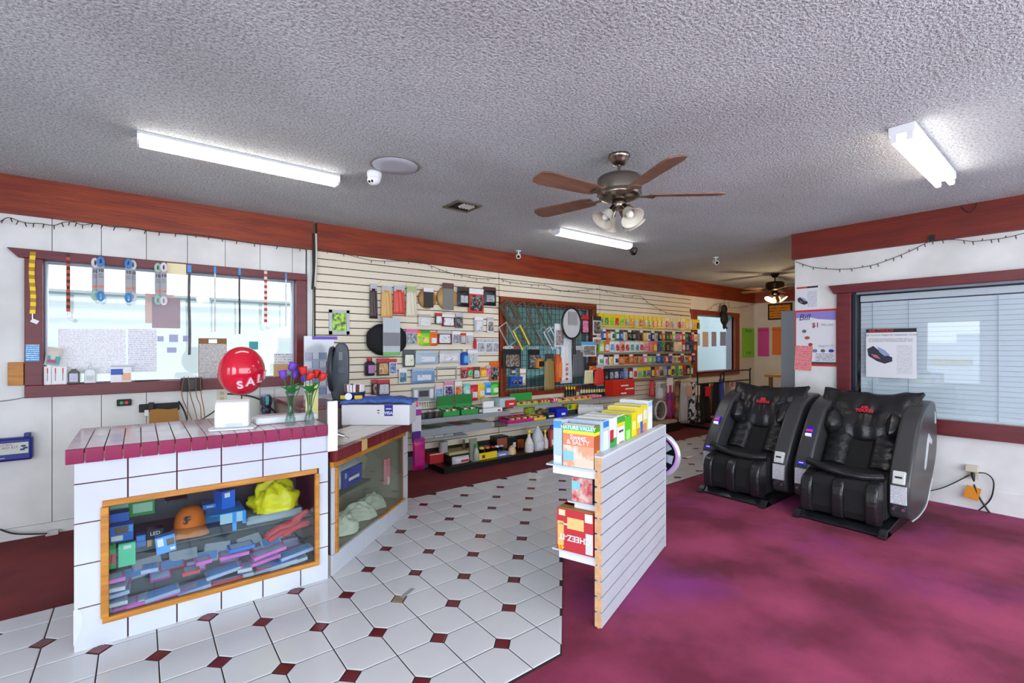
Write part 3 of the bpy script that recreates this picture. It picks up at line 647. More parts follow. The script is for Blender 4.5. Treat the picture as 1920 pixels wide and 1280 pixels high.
# ================================================================== massage chairs
M_lea = nmat('black_leather', '151517', '222224', 6, .3, 6, .25, 55); M_shell = mat('38383a', .36); M_fab = mat('0b0b0d', .8); M_shell2 = mat('26282c', .28, .2)
CW = .80
def chair(yc, label, kw=0):
    t = thing('massage_chair', label, 'massage chair', (4.3, yc, 0), 0, 'coin massage chairs')
    prof = [(p.x, p.y) for p in crom([Vector((a, b, 0)) for a, b in ((.24, .10), (.19, .2), (.185, .36), (.24, .47), (.33, .60), (.45, .75), (.57, .865), (.74, .93), (.92, .95), (1.01, .90), (1.055, .72), (1.03, .5), (.89, .32), (.72, .15), (.5, .085))], 4, True)]
    for s in (-1, 1):
        a, b = s*CW/2, s*(CW/2-.135)
        arm = MB().prism(prof, 'y', a, b, sm=False).build('armrest', M_shell, t, bevel=.022, seg=3)
        # plate on the front of the arm
        y0, y1 = s*(CW/2-.012), s*(CW/2-.122); ym = (y0+y1)/2
        def P2(n, x, z, w_, h_, mt, dx=.0, par=arm, d=.006):
            """flat plate on the sloping front of the arm"""
            m = MB(); sl = .06 if z < .40 else .60; m.T = Matrix.Translation((x, ym, z)) @ Matrix.Rotation(sl, 4, 'Y'); m.box(-d, -w_/2, -h_/2, .03, w_/2, h_/2); return m.build(n, mt, par, bevel=.002)
        P2('notice_plate', .176, .29, .098, .135, printed('chair_notice', 'd6d6da', '8a8a94', 16, .55))
        for y in (-.03, .03): MB().cyl((.165, ym+y, .185), (.195, ym+y, .185), .012, n=14).build('key_lock', M_chrome, arm)
        if s > 0:
            P2('display', .185, .405, .07, .035, mat('2a3a86', .25, 0, .25)); P2('display', .181, .406, .034, .009, mat('8a5cff', .3, 0, 2.5))
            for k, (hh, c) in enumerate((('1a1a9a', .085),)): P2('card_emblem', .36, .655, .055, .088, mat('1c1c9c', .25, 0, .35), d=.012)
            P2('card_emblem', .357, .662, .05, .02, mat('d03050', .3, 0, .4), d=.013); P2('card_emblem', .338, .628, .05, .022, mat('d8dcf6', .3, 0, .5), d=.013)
        else:
            m = MB(); m.T = Matrix.Translation((.2, ym, .415)) @ Matrix.Rotation(.3, 4, 'Y'); m.box(-.022, -.038, -.05, .05, .038, .05); ba = m.build('bill_acceptor', mat('c9cac6', .35), arm, bevel=.006)
            m = MB(); m.T = Matrix.Translation((.2, ym, .415)) @ Matrix.Rotation(.3, 4, 'Y'); m.box(-.024, -.022, -.006, -.02, .022, .008); m.build('bill_slot', M_black, ba)
    w2 = CW/2-.137
    # seat shell, back and inner pads
    MB().prism([(.14, .09), (.12, .38), (.22, .40), (.42, .40), (.84, .93), (.95, .90), (.98, .6), (.8, .25), (.6, .09)], 'y', -w2, w2).build('body', M_fab, t)
    for y0, y1, n in ((-w2+.005, -.075, 'back_pad'), (.075, w2-.005, 'back_pad')):
        def fn(a, b, y0=y0, y1=y1):
            y = y0+(y1-y0)*a; bow = math.sin(PI*a)**.5*.045; ztop = .40+b*.46; x = .415+b*.36
            wr = .008*math.sin(b*46+3*noise.noise(Vector((a*3, b*2, yc))))*math.sin(PI*a)
            return (x-bow*.8-wr, y, ztop+bow*.6)
        MB().grid(fn, 10, 40, flip=(True)).build(n, M_lea, t)
    # seat cushion
    def seat(a, b):
        y = -w2+2*w2*a; x = .10+.36*b; return (x, y, .385+.035*math.sin(PI*a)**.4*math.sin(PI*min(1, b*1.2+.1))**.5 - .035*b)
    MB().grid(seat, 16, 10).build('seat', M_fab, t)
    # shoulder wings
    for s in (-1, 1):
        m = MB(); m.T = Matrix.Translation((.60, s*(w2-.03), .72)) @ Matrix.Rotation(.6, 4, 'Y') @ Matrix.Rotation(s*.25, 4, 'Z'); m.pillow(.22, .2, .14, 10, 10, .02, 3+s+yc, p=.4)
        m.build('shoulder_wing', M_lea, t)
    # thigh roll
    m = MB(); m.tube(crom([(.12, -w2+.005, .415), (.085, -w2*.5, .40), (.08, 0, .405), (.075, w2*.45, .425), (.12, w2-.005, .45)], 6), .03, 12); m.build('thigh_roll', M_lea, t)
    # leg rest with three upright pads
    MB().prism([(.0, .08), (-.02, .14), (-.01, .31), (.03, .365), (.1, .38), (.2, .38), (.2, .08)], 'y', -w2+.004, w2-.004).build('leg_rest', M_fab, t, bevel=.015)
    for y in (-w2+.045, 0.0, w2-.045):
        pr = [(p.x, p.y) for p in crom([Vector((a, b, 0)) for a, b in ((.02, .065), (-.035, .09), (-.05, .18), (-.045, .29), (-.01, .35), (.06, .375), (.12, .37), (.1, .07))], 3, True)]
        MB().prism(pr, 'y', y-.042, y+.042, sm=False).build('leg_pad', M_lea, t, bevel=.018, seg=3)
    # base
    MB().prism([(-.02, 0), (-.03, .015), (.02, .055), (.3, .085), (.7, .10), (.75, .02), (.72, 0)], 'y', -w2-.05, w2+.05).build('base', mat('15171b', .3), t, bevel=.006)
    for s in (-1, 1): MB().prism([(-.06, 0), (-.065, .02), (-.03, .035), (.0, .06), (.02, .06), (.1, 0)], 'y', s*(w2+.05), s*(w2+.0)).build('base_toe', M_shell2, t, bevel=.004)
    # draped head pillow
    def drape(a, b):
        y = (a-.5)*2*(w2+.075*(b > .6)*1+.02); z = .635+b*.36; x = .585+b*.21
        wr = .016*noise.noise(Vector((a*9, b*2.2, yc*3)))+.008*math.sin(a*38+b*4)*max(0, b-.25)
        bul = .075*math.sin(PI*min(1, b*1.02))**.6*math.sin(PI*a)**.35
        z += .03*abs(2*a-1)**2*(b > .7)*1+.02*noise.noise(Vector((a*6, 0, yc)))*b - .02*(1-abs(2*a-1)**2)*(b < .2)
        return (x-bul-wr, y, z+.045*math.sin(PI*a)**.5*(b < .12)*-.4)
    hp = MB().grid(drape, 44, 26, flip=False).build('head_pillow', M_lea, t); sm = hp.modifiers.new('thickness', 'SOLIDIFY'); sm.thickness = .03; sm.offset = 1
    for k, (tx, zz_, sz) in enumerate((('AIR', .878, .034), ('TOUCH', .852, .034))):
        Mx = Matrix.Translation((.585+(zz_-.635)/.36*.21-.097, 0, zz_)) @ Matrix.Rotation(-PI/2, 4, 'Z') @ Matrix.Rotation(PI/2-.45, 4, 'X')
        text(tx, sz, mat('c0202c', .5), t, Mx, 'emblem', .004, 1.0 if k == 0 else 1.05, bold=.002)
    return t
c1 = chair(1.34, 'black leather massage chair nearest the blind window with silver check trim')
chair(2.19, 'black leather massage chair nearest the clothes rack')
# silver trim on the outer side of the near chair
y = -CW/2-.003
MB().prism([(.62, .42), (.66, .44), (.75, .63), (.83, .60), (.86, .63), (.74, .70), (.70, .66), (.60, .44)], 'y', y, y+.006).build('side_trim', mat('c3c6ca', .3), c1)
MB().tube(crom([(.24, y, .10), (.45, y, .10), (.66, y, .14), (.78, y, .25), (.86, y, .32)], 6), .006, 6).build('side_trim', mat('b9bcc0', .3), c1)
MB().tube(crom([(.93, y, .86), (.95, y, .82), (.96, y, .76)], 4), .006, 6).build('side_trim', mat('b9bcc0', .3), c1)
# ================================================================== small things: helpers
def R(u0, v0, u1, v1, Y):
    um, vm = (u0+u1)/2, (v0+v1)/2
    return onY(u0, vm, Y).x, onY(u1, vm, Y).x, onY(um, v1, Y).z, onY(um, v0, Y).z
def flat(name, label, cat, bx, Y, m, th=.002, group=None, tilt=0., bevel=0.):
    x0, x1, z0, z1 = R(*bx, Y); w_, h_ = x1-x0, z1-z0; mb = MB()
    mb.T = Matrix.Translation((0, 0, h_/2)) @ Matrix.Rotation(tilt, 4, 'Y') @ Matrix.Translation((0, 0, -h_/2)); mb.box(-w_/2, -th, 0, w_/2, 0, h_)
    o = mb.build(name, m, None, ((x0+x1)/2, Y, z0), bevel=bevel); return tag(o, label, cat, group)
def boxed(name, label, cat, bx, Y, d, m, prints=(), group=None, bevel=.0, z0=None, rz=0., tilt=0., words=()):
    """a carton: front face on plane Y, depth d; prints = (x0,z0,x1,z1,material) in 0..1 of the front face"""
    x0, x1, za, z1 = R(*bx, Y); za = z0 if z0 is not None else za; w_, h_ = x1-x0, max(.01, z1-za)
    ms = [m]; mb = MB(); mb.T = Matrix.Rotation(tilt, 4, 'Y'); mb.box(-w_/2, 0, 0, w_/2, d, h_)
    for p in prints:
        if p[4] not in ms: ms.append(p[4])
        mb.box(-w_/2+p[0]*w_, -.0008, p[1]*h_, -w_/2+p[2]*w_, 0.0, p[3]*h_, ms.index(p[4]))
    o = mb.build(name, ms, None, ((x0+x1)/2, Y, za), rot=(0, 0, rz), bevel=bevel)
    for s, cx, cz, sz, mm in words: text(s, sz*h_, mm, o, XZ((cx-.5)*w_, -.0012, cz*h_), ext=.0003)
    return tag(o, label, cat, group)
def lathed(name, label, cat, u, v0, v1, Y, prof, m, n=20, z0=None, group=None, parts=()):
    """turned thing: prof = (radius/height, z/height); v0,v1 pixel top and foot"""
    c = onY(u, v1, Y); zt = onY(u, v0, Y).z; zb = c.z if z0 is None else z0; h_ = zt-zb
    t = thing(name, label, cat, (c.x, Y, zb), 0, group)
    for nm, pr, mm in [(None, prof, m)]+list(parts):
        MB().lathe([(r*h_, z*h_) for r, z in pr], n).build(nm or 'body', mm, t)
    return t, h_
K = {c: mat(h, .45) for c, h in dict(red='c8202c', orange='e06a1e', yellow='efd020', lime='8fd02a', green='2c9a44', teal='2aa0a0', sky='5aa8e0', blue='1d4fb4', navy='1a2450', purple='6a2a9a', violet='8a5ac8', pink='e06aa0', magenta='c81a70', white='e8e8ea', cream='ece0b8', grey='8f9499', silver='b9bec4', charcoal='3a3c40', black='121214', brown='6a4326', tan='c09a66', kraft='a9783c', maroon='6e1a24', peach='e8b090', beige='d8ccb4').items()}
M_paper = printed('typed_paper', 'f4f4f8', 'd0d0da', 26, .5); M_paper2 = printed('form_paper', 'ececf4', 'c0c0d2', 20, .5); M_lav = printed('lavender_note', 'aab0d4', '7a80b0', 6, .4)

# ------------------------------------------------------------------ service window
YF = YW-.061; YG = YW+.057
def lanyard(u, v0, v1, w_, c1, c2, label, clip=None, seg=14, tagged=False, wob=0.):
    q0 = onY(u, v0, YF); q1 = onY(u, v1, YF); L = q0.z-q1.z; t = thing('lanyard', label, 'lanyard', (q0.x, YF, q1.z), 0, 'lanyards and laces on the window head')
    m = MB()
    for i in range(seg):
        a, b = i/seg, (i+1)/seg; x = lambda k: wob*math.sin(k*7)
        m.add([(-w_/2+x(a), -.004, a*L), (w_/2+x(a), -.004, a*L), (w_/2+x(b), -.004, b*L), (-w_/2+x(b), -.004, b*L), (-w_/2+x(a), 0, a*L), (w_/2+x(a), 0, a*L), (w_/2+x(b), 0, b*L), (-w_/2+x(b), 0, b*L)], [(0, 1, 2, 3), (5, 4, 7, 6), (1, 5, 6, 2), (4, 0, 3, 7)], i % 2)
    m.build('strap', [c1, c2], t)
    if clip: B(-w_*.7, -.007, L-.06, w_*.7, .0, L).build('clip', clip, t)
    if tagged:
        MB().cyl((0, -.003, -.035), (0, -.003, .0), .005, n=8).build('snap_hook', M_chrome, t)
        m = MB(); m.T = Matrix.Translation((.012, -.005, -.055)) @ Matrix.Rotation(.5, 4, 'Y'); m.box(-.02, -.001, -.014, .02, .001, .014); m.build('price_tag', K['white'], t)
    return t
lanyard(61, 472, 588, .03, K['yellow'], mat('b8860b', .6), 'yellow and black printed lanyard on the left end of the window head', None, 16, True, .004)
lanyard(128, 476, 584, .022, mat('c0481e', .6), mat('3a2230', .6), 'orange and dark chequered lanyard second from the left', None, 18, True)
lanyard(355, 497, 665, .02, mat('4a4a4e', .7), mat('55555a', .7), 'long dark grey bootlace hung from a blue clip', mat('2a8ad8', .4), 10, False, .003)
lanyard(403, 500, 622, .012, mat('d4cfd2', .7), mat('c6c2c6', .7), 'pale lace hung from a blue clip left of the black lace', mat('2a8ad8', .4), 10)
lanyard(449, 503, 626, .014, K['black'], mat('26262a', .7), 'thin black lace hung from a blue clip', mat('2a8ad8', .4), 10, False, .002)
lanyard(498, 508, 604, .026, mat('b03a2e', .6), mat('d8d4d0', .6), 'red white and black patterned lanyard', None, 18, True)
lanyard(536, 512, 612, .012, mat('d9dce2', .7), mat('cdd0d8', .7), 'pale lace hung from a blue clip at the right end', mat('2a8ad8', .4), 10)
def cable(u, v0, v1, dy, ca, cb, label):
    q0, q1 = onY(u, v0, YF-dy), onY(u, v1, YF-dy); L = q0.z-q1.z; t = thing('cable_pack', label, 'cable', (q0.x, YF-dy, q1.z), 0, 'ten foot cables on the window head')
    o = B(-.021, -.006, .11*L, .021, .0, .84*L).build('card', printed('cable_card', '9fa2a8', '8a8d94', 14, .3), t)
    text('10', .034, mat('101018', .5), o, XZ(0, -.0075, .68*L), 'lettering', .0005, bold=.001); text('FEET', .011, mat('303038', .5), o, XZ(0, -.0075, .58*L), 'lettering', .0005); text('CABLE', .010, mat('404048', .5), o, XZ(0, -.0075, .53*L), 'lettering', .0005)
    m = MB(); m.T = Matrix.Translation((0, -.007, .3*L)); m.box(-.016, 0, -.006, .016, .001, .008); m.build('price_sticker', K['orange'], t)
    for s, c, z in ((1, ca, .88), (-1, cb, .08)):
        for k in range(4):
            pts = [(math.cos(a)*(.012+.005*k)*.8, -.006-.003*k, z*L+math.sin(a)*(.025+.004*k)) for a in [2*PI*i/14 for i in range(14)]]
            MB().tube(pts, .0035, 5, closed=True).build('coil', c, t)
M_cb, M_cg2, M_cw = mat('3a8ad0', .4), mat('a8d0bc', .4), mat('dedee2', .4)
cable(179, 484, 561, .0, M_cw, M_cg2, 'white and mint ten foot cable at the back of the left pair'); cable(189, 481, 562, .022, M_cb, M_cb, 'blue ten foot cable at the front of the left pair')
cable(249, 488, 563, .0, M_cw, M_cw, 'white ten foot cable at the back of the middle pair'); cable(241, 485, 565, .022, M_cb, M_cb, 'blue ten foot cable at the front of the middle pair')
cable(296, 493, 569, .0, M_cg2, M_cg2, 'mint green ten foot cable in the right pair'); cable(307, 492, 570, .022, M_cw, M_cw, 'white ten foot cable in the right pair')
flat('price_card', 'cream price card taped to the window head', 'card', (313, 494, 349, 514), YF+.0, printed('cream_card', 'e8dcb0', 'b8a878', 6, .3))
for bx, m, lab in (((109, 617, 172, 700), M_paper, 'white letter taped inside the service window beside the frame'), ((173, 617, 236, 700), M_paper, 'white letter with a drawing taped second inside the service window'),
        ((240, 617, 294, 697), M_paper2, 'pale lilac form taped inside the service window'), ((272, 551, 326, 606), mat('d8c0b8', .7), 'pale peach sheet taped behind the mauve notice'),
        ((295, 630, 307, 640), M_lav, 'small lilac note touching the form'), ((317, 627, 334, 641), M_lav, 'lilac note in the middle of the note group'), ((343, 629, 354, 640), M_lav, 'bluish note beside the grey bootlace'), ((313, 651, 331, 661), M_lav, 'lilac note below the other notes'),
        ((467, 640, 484, 655), mat('2a9a9a', .5), 'teal square sticker on the service window glass'), ((514, 663, 547, 706), printed('calendar_paper', 'e4e4e8', '5a6a9a', 9, .45), 'white card logo sheet in the window corner')):
    flat('window_paper', lab, 'paper', bx, YG - (.003 if 'mauve' in lab else 0), m)
flat('window_paper', 'mauve square notice taped on the service window glass', 'paper', (285, 558, 338, 615), YG-.004, printed('mauve_notice', 'a8949c', '98848c', 8, .3))
x0, x1, z0, z1 = R(372, 634, 425, 708, YG); t = thing('clipboard', 'brown clipboard with a printed list against the window', 'clipboard', ((x0+x1)/2, YG-.004, z0)); w_ = x1-x0; h_ = z1-z0
B(-w_/2, 0, 0, w_/2, .004, h_).build('board', mat('8a5a28', .6), t); B(-w_/2+.004, -.002, 0, w_/2-.004, 0, h_*.86).build('list', printed('list_paper', 'c9c4c2', '8f8a8c', 22, .5), t); B(-.03, -.006, h_*.88, .03, 0, h_*.97).build('clip', M_chrome, t)
# things on the sill
ZS = W1[2]+.0005; YS = YW-.03
for i, u in enumerate((82, 97, 111)):
    boxed('medicine_box', ['white medicine box with red stripe nearest the maroon frame', 'white medicine box with red stripe in the middle of three', 'white medicine box with red stripe beside the brown bottle'][i], 'box', (u, 687, u+14, 719), YS, .03, K['white'], [(.42, .6, .58, .92, K['red']), (.42, .2, .56, .58, K['grey'])], 'three medicine boxes on the sill', z0=ZS)
c = onY(138, 716, YS); t = thing('peroxide_bottle', 'brown bottle with white label on the window sill', 'bottle', (c.x, YS+.02, ZS))
MB().prism([(-.034, 0), (.034, 0), (.034, .085), (.012, .108), (.012, .114), (-.012, .114), (-.012, .108), (-.034, .085)], 'y', -.02, .02).build('body', mat('2e1d14', .3), t, bevel=.006); MB().cyl((0, 0, .112), (0, 0, .126), .012, n=14).build('cap', K['white'], t); B(-.024, -.0215, .015, .024, -.02, .08).build('label_panel', printed('bottle_label', 'd6d6e0', '7a6ac0', 8, .5), t)
c = onY(169, 716, YS); t = thing('sanitizer_bottle', 'clear pump bottle of hand sanitizer on the window sill', 'bottle', (c.x, YS+.02, ZS)); M_clear = glass('clear_plastic', 'd8dee0', 1.45)
MB().prism([(-.036, 0), (.036, 0), (.034, .09), (.02, .112), (-.02, .112), (-.034, .09)], 'y', -.02, .02).build('body', mat('c9ced2', .12), t, bevel=.006); MB().cyl((0, 0, .11), (0, 0, .135), .012, n=12).cyl((0, 0, .135), (0, 0, .155), .004, n=8).box(-.022, -.008, .152, .01, .008, .162).build('pump', mat('d8dadc', .3), t); B(-.024, -.0215, .02, .024, -.02, .06).build('label_panel', printed('gel_label', 'd0d4d8', '9098a0', 6, .5), t)
boxed('bandage_box', 'white and blue box of bandages on the window sill', 'box', (207, 685, 246, 712), YS, .03, K['white'], [(.02, .45, .6, .8, K['blue']), (.55, .1, .98, .55, K['peach']), (0, .9, 1, 1, K['silver'])], z0=ZS)
x0, x1, z0, z1 = R(86, 648, 115, 686, YS); t = thing('tissue_pack', 'teal and pink tissue pack leaning in the window corner', 'pack', ((x0+x1)/2, YS-.01, z0-.005)); m = MB(); m.T = Matrix.Translation((0, 0, (z1-z0)/2)) @ Matrix.Rotation(.18, 4, 'Y'); m.pillow(x1-x0, (z1-z0)*.9, .03); m.build('wrapper', mat('cfc4b8', .35), t); m = MB(); m.T = Matrix.Translation((0, -.014, (z1-z0)*.33)) @ Matrix.Rotation(.18, 4, 'Y'); m.box(-.035, 0, -.03, .035, .008, .03); m.box(-.03, -.001, -.02, .02, .001, .0, 1); m.build('print', [K['teal'], K['magenta']], t)
a, b = onY(252, 711, YS), onY(300, 709, YS); o = MB().cyl((0, 0, 0), (b.x-a.x, .01, 0), .005, n=8).build('pen', mat('2a2a3a', .4), None, (a.x, YS, ZS+.005)); tag(o, 'dark pen lying on the window sill', 'pen')
boxed('parcel', 'small brown carton with open flaps in the window corner', 'carton', (514, 682, 540, 706), YS+.0, .035, K['tan'], z0=ZS)
# on and below the frame
t = flat('quote_card', 'blue quote card pinned to the maroon window frame', 'card', (48, 646, 74, 677), YF, printed('quote_print', '3a9ad8', 'd8ecf8', 8, .55), .003)
o = flat('wood_block', 'varnished orange wood block on the boarded wall', 'block', (16, 679, 46, 722), YW-.012, M_orangewood, .035, bevel=.004)
t = thing('switch_box', 'black switch box with green and red buttons', 'switch', onY(233, 760, YW-.012)); B(-.046, -.035, 0, .046, 0, .052).build('housing', M_blackm, t, bevel=.006)
for x, c in ((-.016, '1ea03c'), (.014, 'd8241c')): MB().cyl((x, -.035, .026), (x, -.043, .026), .012, n=16).build('button', mat(c, .35), t)
t = thing('power_strip', 'black power strip fixed below the window', 'power strip', onY(299, 770, YW-.012)); B(-.135, -.04, 0, .135, 0, .065).build('housing', M_blackm, t, bevel=.006); B(-.075, -.075, .02, -.035, -.04, .08).build('plug', M_black, t, bevel=.006); B(-.10, -.06, -.03, -.07, -.04, .02).build('plug', K['white'], t, bevel=.004)
x0, x1, z0, z1 = R(278, 762, 333, 800, 4.75); o = MB().prism([(0, 0), (x1-x0+.02, 0), (x1-x0, z1-z0), ((x1-x0)*.7, z1-z0-.006), ((x1-x0)*.3, z1-z0+.004), (.01, z1-z0)], 'y', 0, .004).build('cardboard_sheet', mat('9a6a2c', .7), None, (x0, 4.75, z0-.02)); tag(o, 'torn brown cardboard sheet standing behind the counter', 'cardboard')
# first aid kit
c = onY(20, 862, YW-.012); t = thing('first_aid_kit', 'blue industrial first aid kit hung on the boarded wall', 'first aid kit', (c.x-.1, YW-.013, c.z)); kw, kh = .44, .165
B(-kw/2, -.07, 0, kw/2, 0, kh).build('case', mat('0e1e7c', .35), t, bevel=.015); B(kw/2-.045, -.06, kh-.002, kw/2-.012, -.01, kh+.028).build('hinge', mat('0e1e7c', .35), t, bevel=.004); B(-.03, -.06, kh-.002, .0, -.02, kh+.008).build('latch', M_black, t)
o = B(-.2, -.0712, .052, kw/2-.02, -.07, .132).build('label_panel', mat('c6cfc8', .5), t)
for s, z, sz, x in (('INDUSTRIAL', .118, .018, .075), ('FIRST AID KIT', .098, .024, .075)): text(s, sz, mat('a03a2c', .5), o, XZ(x, -.0718, z), ext=.0003)
text('Johnson & Johnson', .016, K['white'], t, XZ(.02, -.0718, .028), ext=.0003)
for x, z in ((.175, .105), (.185, .09), (.17, .08)): B(x-.012, -.0722, z-.006, x+.012, -.0712, z+.006).build('print', K['navy'], o)
# outlets and clutter behind the counter
def outlet(u, v, Y, label, axis='y', dbl=True):
    t = thing('outlet', label, 'outlet', onY(u, v, Y) if axis == 'y' else onX(u, v, Y)); t.rotation_euler = (0, 0, 0 if axis == 'y' else -PI/2)
    B(-.036, -.006, -.058, .036, 0, .058).build('cover_plate', mat('d0c8b4', .5), t, bevel=.003)
    for z in (-.024, .024): B(-.016, -.009, z-.014, .016, -.006, z+.014).build('socket', mat('b0a890', .5), t)
    return t
outlet(416, 742, YW-.012, 'beige wall outlet below the window behind the ball')
t = thing('carved_owl', 'dark beaded ornament with turquoise stripe hung below the window', 'ornament', onY(499, 780, 4.8)); m = MB(); m.lathe([(0, 0), (.03, .0), (.045, .06), (.04, .09), (.052, .13), (.05, .17), (.03, .2), (0, .205)], 20); m.build('body', nmat('beaded_dark', '2a1418', '5a6a9a', 60, .4, 2, lo=.45, hi=.7), t); B(-.012, -.056, .11, .012, -.045, .18).build('stripe', mat('2ab0b0', .4), t)
flat('switch_plate', 'white wall plate with red print beside the ornament', 'wall plate', (514, 728, 538, 758), YW-.03, printed('plate_print', 'd8d8da', 'd06050', 7, .25), .012, tilt=.1)
x0, x1, z0, z1 = R(368, 706, 376, 708, 4.8)
c = onY(359, 733, 4.84); t = thing('speaker_box', 'small black speaker clipped to the window sill with cords', 'speaker', (c.x, 4.84, c.z)); B(-.075, -.03, 0, .075, .02, .115).build('housing', M_black, t, bevel=.008); B(-.02, -.034, .02, .02, -.03, .1).build('grille', K['charcoal'], t)
M_cord = mat('8a5a3c', .7)
def cord(pts, r, m, label, name='cord'):
    P = [onY(u, v, Y) for u, v, Y in pts]; o0 = P[0]; o = MB().tube(crom([p-o0 for p in P], 5), r, 6).build(name, m, None, o0); return tag(o, label, 'cord')
cord([(345, 706, 4.79), (341, 740, 4.78), (350, 765, 4.7), (362, 792, 4.6)], .0035, M_cord, 'brown cord hanging at the left of the small speaker')
cord([(353, 706, 4.79), (357, 740, 4.77), (366, 770, 4.7), (371, 795, 4.6)], .0035, M_cord, 'brown cord hanging over the left of the small speaker')
cord([(367, 706, 4.79), (368, 740, 4.77), (376, 762, 4.66), (377, 795, 4.56)], .0035, M_cord, 'brown cord hanging over the right of the small speaker')
cord([(376, 706, 4.79), (377, 738, 4.77), (382, 765, 4.7), (385, 795, 4.6)], .0035, M_cord, 'brown cord hanging at the right of the small speaker')
cord([(335, 752, 4.9), (343, 765, 4.86), (349, 780, 4.8), (352, 797, 4.75)], .006, M_black, 'thick black cord from the end of the power strip')
cord([(426, 738, 4.9), (452, 740, 4.88), (478, 745, 4.86), (500, 757, 4.84), (520, 778, 4.8)], .008, M_black, 'black cord running from the outlet to the ornament')
cord([(372, 790, 4.72), (385, 782, 4.72), (400, 772, 4.74), (415, 758, 4.9)], .006, M_black, 'black cord climbing to the outlet')
cord([(0, 752, YW-.02), (25, 749, YW-.02), (50, 744, YW-.02)], .004, K['grey'], 'grey cable running under the left end of the window')
q = onZ(98, 1003, 0); tag(B(-.035, -.02, .003, .035, .02, .035).build('power_adapter', mat('c9c6c0', .5), None, q, bevel=.004), 'small white adapter on the carpet by the boarded wall', 'adapter')
cord([(0, 992, 4.90), (25, 1000, 4.88), (60, 1001, 4.86), (88, 1000, 4.84)], .006, M_black, 'black cord lying along the foot of the boarded wall')
q = onZ(764, 1111, .0067); tag(B(-.055, -.014, 0, .055, .014, .0006).build('tape_scrap', mat('8f969a', .6), None, q, rot=(0, 0, .5)), 'grey scrap of tape stuck on a white floor tile', 'tape')
# low shelf behind the counter that carries the clutter
tag(B(-.2, 4.3, 0, .9, 4.9, .72).build('back_cabinet', mat('c9c4a8', .6), None, bevel=.005), 'low cream cabinet against the wall behind the counter', 'cabinet')

# ------------------------------------------------------------------ on the sales counter
ZT = .9385
c = onY(453, 695, 3.42); rad = .143; t = thing('sale_ball', 'glossy red balloon with white SALE lettering on a stick', 'balloon', (c.x, 3.42, ZT))
M_ball = mat('d01030', .12, 0, 0, .6); m = MB(); m.T = Matrix.Translation((0, 0, c.z-ZT)); m.ball((0, 0, 0), (rad*.93, rad*.93, rad*1.08), 40); m.build('ball', M_ball, t)
MB().cyl((0, 0, .012), (0, 0, c.z-ZT-rad*1.08+.006), .004, n=8).lathe([(0, .012), (.045, .010), (.05, 0), (0, 0)], 20).build('stick', M_black, t)
dc_ = (_O-Vector((c.x, 3.42, c.z))).normalized(); az0 = math.atan2(dc_.y, dc_.x)
for i, ch in enumerate('SALE'):
    a = az0+math.radians(-4+i*27); el = math.radians(-32+i*7); n_ = Vector((math.cos(a)*math.cos(el), math.sin(a)*math.cos(el), math.sin(el)))
    up = (Vector((0, 0, 1))-n_*n_.z).normalized(); rt = up.cross(n_); ro = Matrix((rt, up, n_)).transposed().to_4x4() @ Matrix.Rotation(.12, 4, 'Z')
    for bold, mm, dd in ((.003, mat('f0a0b0', .4), .0), (-.0005, mat('f2eef0', .4), .0015)):
        text(ch, .075, mm, t, Matrix.Translation(Vector((n_.x*.93, n_.y*.93, n_.z*1.08))*(rad+.0005+dd)+Vector((0, 0, c.z-ZT))) @ ro, 'lettering', .004, bold=bold)
# card terminal display: tilted screen on a flat foot
q = onZ(442, 806, ZT); t = thing('checkout_terminal', 'white tablet checkout terminal on the counter', 'terminal', (q.x, q.y+.09, ZT), -.25)
MB().prism([(-.105, -.10), (.11, -.09), (.12, -.02), (.09, .10), (-.09, .10), (-.12, -.03)], 'z', 0, .01).build('base', M_wht, t, bevel=.004)
MB().prism([(-.06, .01), (.075, .01), (.085, .035), (.055, .145), (.01, .165), (-.045, .15), (-.07, .05)], 'x', -.085, .085).build('stand', mat('e6e7ea', .35), t, bevel=.016, seg=3)
B(-.03, -.078, .022, .05, -.073, .034).build('label_panel', mat('c3c6cc', .4), t)
q0, q1 = onZ(466, 806, ZT), onZ(600, 786, ZT)
o = B(0, 0, 0, .36, .09, .042).build('receipt_tray', mat('dfe1e4', .35), None, (q0.x+.06, q0.y+.13, ZT), bevel=.012, rot=(0, 0, .06)); tag(o, 'long low white tray behind the vases', 'tray')
cord([(476, 801, 3.12), (490, 794, 3.2), (505, 797, 3.15), (520, 793, 3.2)], .003, mat('d8d8da', .5), 'white cable from the checkout terminal')
M_vase = glass('vase_glass', 'e2ecea', 1.5, .02); M_leaf = mat('1f7a34', .5)
def rose(t, p, c, r, tilt, az):
    m = MB(); m.T = Matrix.Translation(p) @ Matrix.Rotation(az, 4, 'Z') @ Matrix.Rotation(tilt, 4, 'Y')
    m.lathe([(0, -r), (r*.5, -r*.8), (r*.8, -.1*r), (r*.85, r*.6), (r*.98, r*1.05), (r*.75, r*.9), (r*.5, r*.5), (r*.42, r*1.1), (r*.2, r*.6), (0, r*.7)], 12); o = m.build('flower', c, t)
    m = MB(); m.T = Matrix.Translation(p) @ Matrix.Rotation(az, 4, 'Z') @ Matrix.Rotation(tilt, 4, 'Y')
    for k in range(5):
        a = k*2*PI/5; m.add([(0, 0, -r), (r*.7*math.cos(a-.3), r*.7*math.sin(a-.3), -.5*r), (r*.95*math.cos(a), r*.95*math.sin(a), .1*r), (r*.7*math.cos(a+.3), r*.7*math.sin(a+.3), -.5*r)], [(0, 1, 2, 3)])
    m.build('calyx', M_leaf, o)
